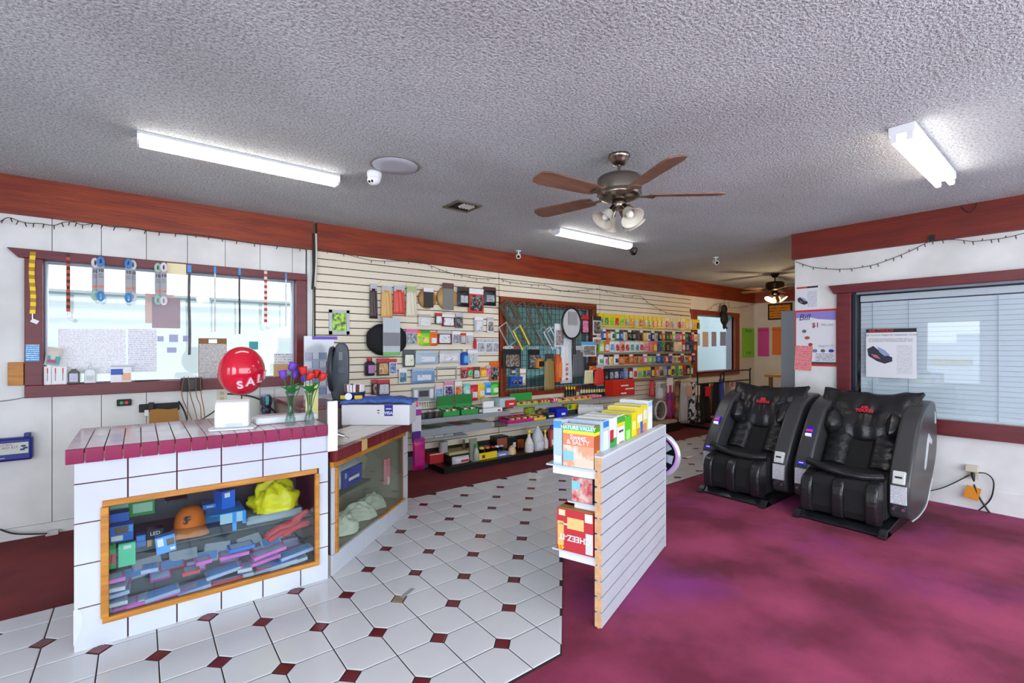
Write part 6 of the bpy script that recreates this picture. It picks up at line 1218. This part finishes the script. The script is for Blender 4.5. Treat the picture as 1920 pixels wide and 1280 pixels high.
# ================================================================== goods on the gondola
def gl(x, y, z): return ga+Vector((math.cos(gz)*x-math.sin(gz)*y, math.sin(gz)*x+math.cos(gz)*y, z))
FXm = lambda x, y, z: Matrix.Translation((x, y, z)) @ Matrix.Rotation(-PI/2, 4, 'Z') @ Matrix.Rotation(PI/2, 4, 'X')   # lettering on a face turned to -x
def gbox(x, th, y0, w_, h_, front, side, top, label, bands=(), sbands=(), words=(), z=.7875, name='cracker_box', swords=()):
    """open topped carton: front face to -x, long side to -y"""
    t = thing(name, label, 'carton', gl(x, GT+y0, z), gz, 'cracker and bar cartons on the gondola')
    MB().box(0, 0, 0, .003, w_, h_).box(th-.003, 0, 0, th, w_, h_*.98).box(0, 0, 0, th, .003, h_).box(0, w_-.003, 0, th, w_, h_).box(0, 0, 0, th, w_, .003).build('carton', [side], t)
    B(-.0012, 0, 0, 0, w_, h_).build('front_print', front, t); B(.004, .004, h_*.82, th-.004, w_-.004, h_*.84).build('contents', mat('8a6848', .7), t)
    B(.004, .004, h_-.0, th*.3, w_-.004, h_+.004).build('flap', top, t)
    for a, b, c, d, m in bands: B(-.0022, w_*(1-c), h_*b, -.0012, w_*(1-a), h_*d).build('band', m, t)
    for a, b, c, d, m in sbands: B(th*a, -.0012, h_*b, th*c, 0, h_*d).build('side_print', m, t)
    for s, cy, cz, sz, m in words: text(s, sz, m, t, FXm(-.003, w_*(1-cy), h_*cz), ext=.0004, bold=.0005)
    for s, cx, cz, sz, m in swords: text(s, sz, m, t, XZ(th*cx, -.002, h_*cz), ext=.0004, bold=.0005)
    return t
NVo = mat('e0906a', .4); NVg = mat('2a9a7a', .4); TOPW = mat('c9c0b4', .6); LBl = mat('b8d4f0', .4)
gbox(.0, .075, .005, .172, .215, nmat('oat_picture', 'e8a884', 'f0dcc8', 16, .4, 3, lo=.45, hi=.6), mat('b4521c', .4), TOPW, 'orange sweet and salty bar carton at the near end of the gondola',
     [(0, .86, 1, .99, mat('5ac0a0', .4)), (0, .78, 1, .86, mat('e8e040', .4)), (0, .5, 1, .78, mat('e88a64', .4)), (.02, .14, .36, .36, mat('8ad0e8', .4)), (.4, .0, 1, .2, mat('f0d4bc', .4))], [(0, .84, 1, .98, mat('4a9a1c', .4)), (0, .76, 1, .84, mat('e8d820', .4)), (.1, .02, .5, .35, mat('a8bce0', .4)), (.5, .04, .95, .4, mat('d09a3c', .4))],
     (('NATURE VALLEY', .5, .925, .026, mat('f4f8f0', .5)), ('Sweet', .5, .70, .036, K['white']), ('& SALTY', .5, .58, .034, K['white'])))
gbox(-.0, .075, .182, .05, .232, LBl, LBl, TOPW, 'pale blue carton behind the near bar carton', [(0, .82, 1, .98, mat('4a9ad8', .4)), (.1, .05, .9, .2, K['white'])])
sp = [('b8d4f2', 'b4ccea', [(.35, .84, .95, .98, mat('2a7ad0', .4)), (.35, .1, .9, .75, mat('d4e2f4', .4))], 'pale blue carton second along the gondola', .225, ()),
      ('e8e8ea', 'e4e4e8', [(.1, .42, .55, .72, K['red']), (.1, .3, .95, .5, K['green']), (.4, .0, .8, .3, K['red'])], 'white carton with red and green print third along the gondola', .225, ()),
      ('e8e8e4', 'e6e6e2', [(0, .82, 1, .98, mat('4aa03a', .4)), (0, .72, 1, .82, mat('e0d020', .4)), (.3, .02, .85, .34, mat('b08a5a', .4))], 'white biscuits carton with green header fourth along the gondola', .225, (('BISCUITS', .5, .6, .017, K['navy']),)),
      ('5ac828', '56c42a', [(.2, .3, .8, .6, mat('a8e070', .4))], 'bright green carton fifth along the gondola', .205, ()),
      ('ecd40c', 'e8d010', [(.1, .1, .9, .25, K['red']), (.2, .5, .8, .75, mat('f4ea80', .4))], 'bright yellow carton sixth along the gondola', .215, ()),
      ('e8d43a', 'e6d23c', [(.0, .0, .6, .45, mat('c08a50', .4)), (.6, .0, 1, .6, mat('2a5ac0', .4)), (.1, .6, .9, .8, K['white'])], 'yellow and blue wafer carton seventh along the gondola', .235, ()),
      ('e8d43a', 'e6d440', [(.0, .0, .8, .5, mat('c88a54', .4)), (.1, .6, .9, .85, K['cream'])], 'yellow wafer carton eighth along the gondola', .24, ()),
      ('dce6f0', 'dce8f2', [(.2, .86, .95, .97, mat('8ac0e8', .4)), (.3, .2, .9, .7, mat('e8eef4', .4))], 'white and pale blue carton at the far end of the gondola', .255, ())]
xx = .082
for k, (fc, sc_, sb, lab, h_, sw) in enumerate(sp):
    th = [.125, .12, .13, .115, .10, .12, .10, .11][k]; gbox(xx, th-.004, .005, .19, h_, mat(fc, .4), mat(sc_, .4), [TOPW, mat('e8e0c0', .5)][k % 2], lab, [], sb, (), swords=sw); xx += th
pz = .6005
gbox(.03, .06, .025, .115, .125, nmat('bar_picture', 'c83a4a', 'e8c8b8', 26, .4, 3), mat('2a3a6a', .4), TOPW, 'small red bar carton on the second gondola shelf', [(.0, .5, .4, .85, mat('8ad0e8', .4))], [], (), pz, 'bar_box')
t = gbox(-.0, .2, .008, .205, .215, mat('c8303a', .45), mat('b02a34', .45), mat('a9783c', .6), 'red open snack carton with upside-down lettering on the lowest shelf', [(.02, .62, .3, .66, K['cream']), (.03, .12, .2, .7, mat('e8c070', .45)), (.3, .55, .75, .82, mat('e8c880', .45)), (.78, .78, .98, .98, K['white']), (.8, .04, .99, .52, mat('d8dce4', .45)), (.06, .84, .24, .98, K['cream'])], [], (), .3455, 'snack_carton')
text('CHEEZ-IT', .042, K['white'], t, FXm(-.0034, .205*.5, .215*.34) @ Matrix.Rotation(PI, 4, 'Z'), ext=.0004, bold=.001); text('45', .035, K['yellow'], t, FXm(-.0034, .205*.87, .215*.08) @ Matrix.Rotation(PI, 4, 'Z'), ext=.0004, bold=.001)
# hubcap on the far end
t = thing('hubcap', 'violet and silver rimmed hubcap hung on the far end of the gondola', 'hubcap', gl(GL+.012, .075, .63), gz); m = MB(); m.T = Matrix.Translation((.03, 0, 0)) @ Matrix.Rotation(-PI/2, 4, 'Y')
m.lathe([(.165, -.02), (.17, 0), (.165, .012), (.15, .014)], 44); m.build('outer_rim', mat('c9ccd6', .25, .5), t); m = MB(); m.T = Matrix.Translation((.03, 0, 0)) @ Matrix.Rotation(-PI/2, 4, 'Y'); m.lathe([(.152, .013), (.138, .016), (.132, .008)], 44); m.build('violet_band', mat('b48ac8', .3), t)
m = MB(); m.T = Matrix.Translation((.03, 0, 0)) @ Matrix.Rotation(-PI/2, 4, 'Y'); m.lathe([(.134, .006), (.11, -.012), (0, -.012)], 44); m.build('back_plate', M_black, t)
for k in range(7):
    m = MB(); m.T = Matrix.Translation((.022, 0, 0)) @ Matrix.Rotation(k*2*PI/7, 4, 'X'); m.prism([(-.022, .02), (.022, .02), (.03, .12), (-.03, .12)], 'x', -.012, -.002); m.build('spoke', mat('a8b0bc', .3, .5), t)

# ================================================================== hanging goods by the clothes rack
def drape(bx, Y, m, label, name='garment', cat='garment', header=None, flare=1.15, tagc=None):
    x0, x1, z0, z1 = R(*bx, Y); w_, h_ = x1-x0, z1-z0; t = thing(name, label, cat, ((x0+x1)/2, Y, z0), 0, 'goods hung by the clothes rack'); a = w_/2; sd = x0*3.1
    o = MB().grid(lambda p, q: ((2*p-1)*a*(flare-(flare-.8)*q), -.03*math.sin(p*PI*3.5+sd)*(1-.4*q)-.02*math.sin(PI*p), q*h_*(.98 if header is None else .82)), 18, 8).build('fabric', m, t); o.modifiers.new('thickness', 'SOLIDIFY').thickness = .012
    if header: B(-a*.8, -.012, h_*.64, a*.8, .0, h_).build('card', header, t)
    if tagc: B(-a*.5, -.065, h_*.66, a*.5, -.055, h_*.9).build('tag_card', tagc, t)
drape((1217, 712, 1227, 743), 4.78, K['red'], 'red pack left of the white wiper card', 'packet', 'packet')
drape((1228, 715, 1248, 747), 4.72, mat('d0d0cc', .5), 'white wiper card above the steering wheel covers', 'packet', 'packet', None, 1.0, K['grey'])
drape((1249, 708, 1262, 785), 4.66, nmat('purple_red', '7a1a7a', 'c01830', 4, .5, 2), 'purple and red strap with white card', 'strap_pack', 'strap', K['white'])
drape((1262, 712, 1270, 738), 4.70, K['white'], 'plain white card beside the orange strap', 'packet', 'packet', None, 1.)
drape((1266, 712, 1276, 786), 4.64, nmat('amber_black', 'c07818', '2a1a10', 6, .5, 2), 'amber and black strap', 'strap_pack', 'strap')
drape((1276, 716, 1296, 792), 4.55, nmat('grey_stripe', 'a8a49e', 'c6c6c8', 9, .7, 3, 0, 60, (4, 4, .3)), 'light grey trousers with pink tag', tagc=mat('dca890', .5))
drape((1294, 714, 1310, 792), 4.52, nmat('black_white_print', '16161a', 'd0d0d8', 14, .7, 3, lo=.47, hi=.53), 'black and white printed garment with cream tag', tagc=mat('e0c8b4', .5))
drape((1311, 716, 1331, 793), 4.5, mat('0e1012', .8), 'black garment with red tag under the black rail', tagc=K['red'])
drape((1331, 718, 1339, 778), 4.55, K['brown'], 'narrow brown garment'+' between two black ones'); drape((1337, 716, 1349, 778), 4.5, mat('101014', .8), 'black garment left of the blue one'); drape((1346, 709, 1358, 760), 4.5, mat('3a4ab0', .6), 'bright blue garment on the rack', flare=1.0); drape((1358, 712, 1369, 758), 4.5, mat('8a8470', .7), 'khaki garment on the rack', flare=1.0); drape((1368, 714, 1382, 752), 4.5, nmat('pink_print', 'b03a50', 'd8d0d4', 9, .6, 2), 'pink and white printed garment at the end of the rack', flare=1.)
# rack
x0 = onY(1308, 697, 4.46).x; x1 = onY(1351, 697, 4.46).x; x2 = onY(1406, 697, 4.46).x; zr = onY(1330, 716, 4.46).z; zt_ = onY(1330, 698, 4.46).z
t = thing('clothes_rack', 'black pipe clothes rack in front of the rear window', 'clothes rack', (x0, 4.46, 0))
MB().tube(crom([(0, 0, .05), (0, 0, zt_-.06), (.03, 0, zt_), (x1-x0-.03, 0, zt_), (x1-x0, 0, zt_-.06), (x1-x0, 0, zr-.02)], 5), .014, 8).build('hoop', M_black, t); MB().tube(crom([(x1-x0+.12, 0, zr-.02), (x1-x0+.12, 0, zt_-.04), (x1-x0+.16, 0, zt_), (x2-x0-.05, 0, zt_), (x2-x0, 0, zt_-.05), (x2-x0, 0, .05)], 5), .014, 8).build('hoop', M_black, t)
B(-.02, -.012, zr-.03, x2-x0+.02, .012, zr-.01).build('rail', M_black, t); B(-.02, -.25, 0, .02, .25, .05).build('foot', M_black, t); B(x2-x0-.02, -.25, 0, x2-x0+.02, .25, .05).build('foot', M_black, t)
# steering wheel covers
for k, (u, c) in enumerate(((1229, '6a6a6c'), (1234, '8f7a6a'), (1239, 'c6c6cc'))):
    q = onY(u, 769, 4.70-.04*k); rr = .15; o = MB().tube([(rr*math.cos(a), 0, rr*math.sin(a)) for a in [2*PI*i/32 for i in range(32)]], .018, 8, closed=True).build('wheel_cover', mat(c, .5), None, q); tag(o, ['dark grey steering wheel cover at the back of three', 'taupe steering wheel cover in the middle of three', 'white steering wheel cover at the front of three'][k], 'wheel cover', 'steering wheel covers by the gondola')
zc_ = onY(1234, 769, 4.66).z-.168; tag(B(-.3, -.13, .1455, .35, .1, zc_-.002).build('beige_carton', mat('b8ac90', .6), None, (onY(1234, 769, 4.66).x, 4.66, 0), bevel=.004), 'low beige carton under the steering wheel covers', 'carton')
dk2 = thing('base_deck', 'short black base deck under the steering wheel covers', 'base deck', (6.15, 4.95, 0)); B(0, -.42, 0, 1.0, -.03, .13).build('kick_board', M_black, dk2); B(-.005, -.43, .13, 1.005, -.03, .145).build('deck_plate', M_deck, dk2)
# pink strap pack at the shelf end
x0, x1, z0, z1 = R(770, 752, 794, 879, 4.5); t = thing('belt_cover_pack', 'long magenta seat belt cover pack with white card at the shelf end', 'strap', ((x0+x1)/2, 4.5, z0)); w_, h_ = x1-x0, z1-z0
B(-w_*.42, -.008, h_*.54, w_*.3, 0, h_*.93).build('card', mat('d6d4da', .45), t); B(-w_*.36, -.01, h_*.79, w_*.3, -.008, h_*.88).build('print', mat('a02a9a', .45), t); B(-w_*.42, -.008, h_*.92, w_*.06, 0, h_).build('hang_tab', mat('e86a90', .45), t); B(-w_*.4, -.02, h_*.4, w_*.22, 0, h_*.56).build('purple_end', mat('4a1478', .45), t)
m = MB(); m.T = Matrix.Translation((.01, -.02, h_*.22)); m.pillow(w_*.95, h_*.46, .06, 10, 10, .004, 1., p=.2); m.build('strap', nmat('magenta_foil', '9a1480', 'd01468', 3, .25, 2, coord='Generated', stretch=(.3, .3, 1.5)), t); MB().tube([(-.04, 0, h_*.97), (-.04, .42, h_*.99)], .004, 6).build('hook', M_chrome, t)

# ================================================================== right wall
def onwall(name, label, cat, bx, X, m, th=.003, group=None):
    u0, v0, u1, v1 = bx; um, vm = (u0+u1)/2, (v0+v1)/2; ya, yb = onX(u0, vm, X).y, onX(u1, vm, X).y; z0, z1 = onX(um, v1, X).z, onX(um, v0, X).z
    t = thing(name, label, cat, (X, (ya+yb)/2, z0), -PI/2, group); w_, h_ = ya-yb, z1-z0; B(-w_/2, -th, 0, w_/2, 0, h_).build('sheet', m, t); return t, w_, h_
XP = XW-.0005
M_pp = mat('dcdce2', .35)
def chairpic(t, x, z, s, d=-.004):
    M_ = [mat('23283a', .4), mat('8a9ac0', .4), mat('c06a70', .4)]
    for k, pts in enumerate(([(-.5, .3), (-.25, .45), (.1, .1), (.5, -.1), (.5, -.3), (.2, -.42), (-.1, -.3), (-.45, -.05)], [(-.1, .42), (.2, .25), (.42, 0), (.2, -.05), (0, .15)], [(-.35, .05), (-.1, .0), (.05, -.2), (-.2, -.12)])):
        MB().prism([(x+a*s, z+b*s) for a, b in pts], 'y', d-.0006*(k+1), d+.001).build('picture', M_[k], t)
t, w_, h_ = onwall('chair_flyer', 'white massage chair flyer above the Bill poster', 'flyer', (1494, 537, 1534, 583), XP, M_pp); B(-w_/2, -.0045, h_*.93, 0, -.003, h_).build('band', mat('b83a30', .4), t); B(0, -.0045, h_*.93, w_/2, -.003, h_).build('band', K['black'], t); chairpic(t, -w_*.22, h_*.42, .1); B(.0, -.004, h_*.15, w_*.45, -.003, h_*.8).build('print', printed('flyer_text', 'd6d6de', '9a9aa8', 16, .5), t)
t, w_, h_ = onwall('price_poster', 'red framed Bill price poster beside the window frame', 'poster', (1491, 580, 1571, 686), XP, mat('c83028', .4), .006)
B(-w_/2+.012, -.008, .03, w_/2-.014, -.006, h_-.022).build('paper', M_pp, t); MB().prism([(-w_/2+.012, h_-.022), (w_/2-.014, h_-.022), (w_/2-.014, h_*.80), (.02, h_*.83), (-.06, h_*.87), (-w_/2+.012, h_*.86)], 'y', -.0095, -.008).build('header', mat('8a80c8', .4), t); B(-w_/2+.012, -.009, .022, w_/2-.014, -.007, .045).build('footer', K['charcoal'], t)
text('Bill', .095, mat('20205a', .5), t, XZ(-w_*.27, -.0105, h_*.865), sx=.95, shear=.25, ext=.0004); text('$1', .07, mat('8a1a3a', .5), t, XZ(.0, -.0105, h_*.72), ext=.0004, bold=.001); text('Min. per', .035, mat('a890a0', .5), t, XZ(w_*.27, -.0105, h_*.725), ext=.0004, shear=.2); text('ENJOY IT!', .034, mat('9a9aa4', .5), t, XZ(w_*.25, -.0105, h_*.35), ext=.0004)
for k, (x, z, c) in enumerate(((-.27, .62, '5a6a68'), (-.2, .5, 'b0503c'), (-.12, .38, 'a03a3a'), (-.02, .27, '6a8088'), (.17, .27, '5a5a66'), (.36, .27, '2a3a9a'))): MB().prism([(x*w_+.022*math.cos(a)*(1+.2*(k % 2)), z*h_+.018*math.sin(a)) for a in [2*PI*i/10 for i in range(10)]], 'y', -.010, -.008).build('picture', mat(c, .4), t)
B(0, -.0095, h_*.08, w_*.42, -.008, h_*.22).build('print', printed('price_table', 'd8d8e0', '6a6a7a', 6, .55), t)
t, w_, h_ = onwall('pink_note', 'pink paper note pinned over the corner of the Bill poster', 'note', (1489, 648, 1521, 694), XP-.012, printed('pink_paper', 'ec8a90', 'b05a64', 14, .5), .002); t.rotation_euler = (0, .06, -PI/2)
t, w_, h_ = onwall('chair_poster', 'massage chair poster taped inside the blind window', 'poster', (1624, 616, 1719, 708), XW+.028, M_pp, .003); B(-w_/2, -.0045, h_*.925, w_/2, -.003, h_).build('header', mat('14141a', .4), t)
text('AIR-TOUCH', .036, mat('c82a24', .5), t, XZ(-w_*.2, -.0055, h_*.962), ext=.0004, shear=.2, bold=.001); text('AIR TOUCH MAJESTIC MASSAGE CHAIR', .023, mat('50505a', .5), t, XZ(0, -.004, h_*.87), ext=.0004); chairpic(t, -w_*.22, h_*.46, .2); B(w_*.12, -.004, h_*.08, w_*.42, -.003, h_*.66).build('print', printed('poster_text', 'd8d8de', 'aeb0b8', 20, .5), t); B(-w_*.45, -.004, h_*.72, w_*.42, -.003, h_*.8).build('print', printed('poster_text2', 'dadae0', '8a9a94', 3, .6), t)
# outlet with plugs, cords and orange tag
o = outlet(1825, 884, XW-.0065, 'beige outlet with plugs low on the right wall', 'x'); B(-.045, -.05, .005, .035, -.009, .06).build('adapter', mat('cfc4b0', .5), o, bevel=.005); MB().tube([(0, -.03, -.005), (.004, -.045, -.03), (.01, -.045, -.075)], [.014, .013, .005], 8).build('plug', M_black, o)
def cordx(pts, r, label):
    P = [onX(u, v, X) for u, v, X in pts]; o = MB().tube(crom([p-P[0] for p in P], 5), r, 6).build('cord', M_black, None, P[0]); return tag(o, label, 'cord')
cordx([(1835, 886, XW-.04), (1850, 888, XW-.04), (1862, 900, XW-.035), (1862, 920, XW-.03), (1854, 940, XW-.012), (1828, 962, XW-.012)], .005, 'black power cord looping right from the outlet to the floor')
cordx([(1826, 908, XW-.05), (1834, 928, XW-.045), (1845, 946, XW-.04), (1866, 969, XW-.03), (1920, 984, XW-.02)], .007, 'thick black power cord carrying the orange tag')
cordx([(1818, 890, XW-.03), (1795, 902, XW-.04), (1768, 914, XW-.06), (1744, 920, XW-.08)], .005, 'black power cord running from the outlet to the chair')
t, w_, h_ = onwall('cord_tag', 'orange tag wrapped round the thick power cord', 'tag', (1806, 911, 1834, 935), XW-.05, mat('e08a1c', .6), .002); t.rotation_euler = (0, .2, -PI/2)
cordx([(1802, 388, XW-.055), (1815, 398, XW-.06), (1826, 392, XW-.06), (1832, 380, XW-.055)], .003, 'short pale wire loop under the ceiling on the maroon beam')
# ================================================================== string lights and wall wires
def lights(P, label, every=1, dn=(0, 0, -1)):
    o0 = P[0]; t = thing('string_lights', label, 'string lights', o0); C_ = crom([p-o0 for p in P], 4); MB().tube(C_, .0028, 5).build('wire', mat('2a3026', .7), t)
    for k in range(2, len(C_)-1, every):
        p = C_[k]; s = -1 if k % 3 else .6; MB().cyl(p, p+Vector((random.uniform(-.012, .012), -.004, s*.03)), .0045, .003, n=6).build('bulb', mat('3a2e24' if k % 2 else '4a4a40', .5), t)
def PY(l, Y, sc=1, u0=0, v0=0): return [onY(u0+x/sc, v0+y/sc, Y) for x, y in l]
lights(PY([(0, 90), (90, 45), (200, 80), (300, 105), (440, 110), (590, 130), (700, 95), (815, 95), (900, 125), (1050, 110), (1200, 145), (1430, 155), (1640, 195), (1850, 215)], YW-.068, 5.818, 0, 400)+PY([(500, 230), (700, 255), (900, 290), (1150, 330), (1480, 365), (1770, 395)], YW-.068, 5.818, 280, 400), 'dark string lights along the beam over the service window', 3)
lights(PY([(620, 275), (780, 305), (950, 345), (1100, 350), (1240, 355), (1310, 380), (1400, 415), (1490, 435), (1580, 455), (1700, 455)], YW-.066, 3.2, 400, 380), 'dark string lights along the left slatwall', 2)
lights(PY([(110, 195), (180, 220), (310, 235), (390, 240), (480, 270), (590, 272), (700, 262), (760, 275), (860, 300), (960, 305), (1000, 335), (1080, 385), (1150, 410), (1250, 420)], YW-.05, 3.2, 900, 460), 'dark string lights sagging across the right slatwall', 2)
lights(PY([(330, 345), (430, 290), (500, 240), (690, 225), (700, 290), (870, 290), (1040, 250), (1150, 270), (1220, 320)], YW-.05, 8, 1280, 540), 'dark string lights over the rear window', 2)
lights([onX(1460+x/3.765, 360+y/3.765, XW-.012 if x < 1000 else XW-.06) for x, y in ((120, 490), (245, 530), (430, 545), (590, 530), (700, 505), (810, 465), (920, 420), (1030, 365), (1085, 345), (1240, 335), (1370, 348), (1500, 335), (1600, 322), (1732, 290))], 'dark string lights sagging on the right wall', 2)
q = onX(1747, 445, XW-.052); tag(B(-.012, -.02, -.035, .0, .02, .02).build('light_plug', M_black, None, q), 'black plug of the string lights on the maroon beam', 'plug')
t = thing('cable_conduit', 'black and white cables running down beside the slatwall', 'cable', onY(590, 470, YW-.07)); q = t.location
for k, (x, c, z0, z1) in enumerate(((-.012, '16120e', .17, -.38), (.012, 'd8d4cc', .17, -.35), (-.02, '2a2620', .02, -1.2))): MB().tube(crom([(x, 0, z0), (x+.004, .0, (z0+z1)/2), (x-.004, .02, z1)], 5), .010 if k < 2 else .004, 6).build('cable', mat(c, .5), t)

# ================================================================== rear alcove
tag(MB().box(6.02, 2.19, 0, 6.5, 2.47, 1.83).build('metal_locker', mat('8f979e', .45, .2), None, bevel=.008), 'grey metal locker behind the corner of the right wall', 'locker')
def hsheet(pos, rz, w_, h_, c, ink, label, lines):
    t = thing('sale_sheet', label, 'sign', pos, rz, 'fluorescent sale sheets'); B(-w_/2, -.003, 0, w_/2, 0, h_).build('sheet', mat(c, .6), t)
    for s, z, sz in lines: text(s, sz, mat(ink, .6), t, XZ(0, -.004, z*h_), ext=.0004)
a, b = onY(1391, 640, YW-.014), onY(1415, 640, YW-.014); zz0, zz1 = onY(1403, 670, YW-.014).z, onY(1403, 615, YW-.014).z
hsheet(((a.x+b.x)/2, YW-.014, zz0), 0, b.x-a.x, zz1-zz0, '8ae040', '3a6a1c', 'fluorescent green special sheet in the corner', (('SPECIAL', .9, .085), ('$ 149', .15, .09)))
for u0, u1, v0, v1, c, ik, lab in ((1421, 1442, 614, 668, 'e050a8', '8a2060', 'fluorescent pink special sheet between the green and orange ones'), (1448, 1465, 613, 665, 'f08038', 'b04a14', 'fluorescent orange special sheet beside the grey locker')):
    a, b = onX(u0, 640, 10.683), onX(u1, 640, 10.683); z0, z1 = onX((u0+u1)/2, v1, 10.683).z, onX((u0+u1)/2, v0, 10.683).z
    hsheet((10.683, (a.y+b.y)/2, z0), -PI/2, a.y-b.y, z1-z0, c, ik, lab, (('SPECIAL', .9, .062),))
a, b = onX(1441, 585, 10.68), onX(1486, 585, 10.68); z0, z1 = onX(1460, 599, 10.68).z, onX(1460, 569, 10.68).z
t = thing('framed_notice', 'orange framed notice on the end wall', 'sign', (10.68, (a.y+b.y)/2, z0), -PI/2); w_ = a.y-b.y; h_ = z1-z0; B(-w_/2, -.03, 0, w_/2, 0, h_).build('frame', K['black'], t); B(-w_/2+.03, -.033, .03, w_/2-.03, -.03, h_-.03).build('sheet', printed('notice_print', 'e09018', '8a5010', 5, .5), t)
q = onY(1358, 595, YW-.12); t = thing('hanging_figure', 'dark feathered figure hanging over the rear window', 'ornament', q); M_fg = nmat('dark_feather', '0c0a0a', '2a2018', 30, .6)
MB().ball((0, 0, .16), (.09, .05, .1), 14).build('head', M_fg, t); MB().ball((0, 0, -.02), (.12, .06, .14), 14).build('body', M_fg, t); MB().ball((.1, -.03, .0), (.06, .05, .06), 12).build('gem', mat('2a8aa8', .3), t)
for s in (-1, 1): MB().tube([(s*.03, 0, -.12), (s*.04, -.01, -.2), (s*.06, -.03, -.22)], .02, 8).build('leg', M_fg, t)
MB().cyl((0, 0, .25), (0, 0, .42), .004, n=6).build('cord', M_black, t)
q = onY(1335, 560, YW-.06)
for k, (u0, u1, v0, v1, c) in enumerate(((1317, 1328, 622, 650, 'd8c0b0'), (1334, 1343, 622, 649, 'b0a8cc'), (1350, 1361, 622, 648, 'a8b4d8'), (1304, 1312, 625, 648, 'c0c8dc'))): flat('window_note', ['peach note taped in the rear window', 'lilac note taped in the rear window', 'pale blue note taped at the right of the rear window', 'pale grey note at the left edge of the rear window'][k], 'paper', (u0, v0, u1, v1), YG, mat(c, .6))
for k, (x, y, w_, h_, c) in enumerate(((8.9, 3.3, .5, .12, 'e2e0da'), (9.1, 3.35, .3, .05, 'd8c8b0'))): tag(B(0, 0, 0, w_, .35, h_).build('paper_carton', mat(c, .6), None, (x, y, .921 if k == 0 else 1.0415), bevel=.004), ['white flat carton on the table behind the left massage chair', 'cream folded carton on top of the white one'][k], 'carton')
t = thing('rear_table', 'wooden table behind the left massage chair', 'table', (8.6, 3.1, 0)); B(0, 0, .88, 1.5, .7, .92).build('table_top', mat('b08a50', .5), t)
for x in (.05, 1.4):
    for y in (.05, .6): B(x, y, 0, x+.05, y+.05, .88).build('leg', mat('8a6a3c', .5), t)

# ================================================================== inside the garage
M_trk = mat('c3ccd2', .5)
gdoor = thing('garage_door', 'raised white sectional garage door under the garage ceiling', 'garage door', (.2, 6.5, 1.98))
for k in range(6):
    o = B(-2.4, k*.42, .04*k, 1.9, k*.42+.33, .04*k+.03).build('panel', M_gar, gdoor); B(-2.4, k*.42+.33, .04*k-.04, 1.9, k*.42+.38, .04*k+.03).build('hinge_rail', mat('aab6be', .5), o)
for x in (-1.6, .3, 1.85):
    MB().tube([(x, -.6, -.08), (x+.5, 2.4, .16)], .04, 6).build('track', M_trk, gdoor)
tag(B(-2.2, 8.2, 0, -1.9, 8.4, 2.2).build('door_post', mat('d8b8a0', .6), None), 'peach post at the left of the garage', 'post')
tag(B(3.3, 8.3, 0, 4.2, 8.58, 2.2).build('bay_cabinet', mat('5a7478', .6), None), 'teal cabinet in the second bay', 'cabinet')
t = thing('shop_car', 'pale car raised in the second garage bay', 'car', (7.2, 6.9, 0)); MB().prism([(-2, .5), (2, .5), (2.05, .85), (1.5, .95), (1.0, 1.4), (-.9, 1.42), (-1.5, .98), (-2.05, .9)], 'y', -.8, .8).build('body', mat('9ab0b8', .3), t, bevel=.05)
for x in (-1.3, 1.3):
    for y in (-.8, .8): MB().cyl((x, y-.1, .33), (x, y+.1, .33), .33, n=20).build('wheel', M_black, t)
MB().prism([(-1.35, 1.0), (.95, .98), (.85, 1.34), (-.85, 1.36)], 'y', -.81, .81).build('windows', mat('2a3a40', .2), t)
flush_text()
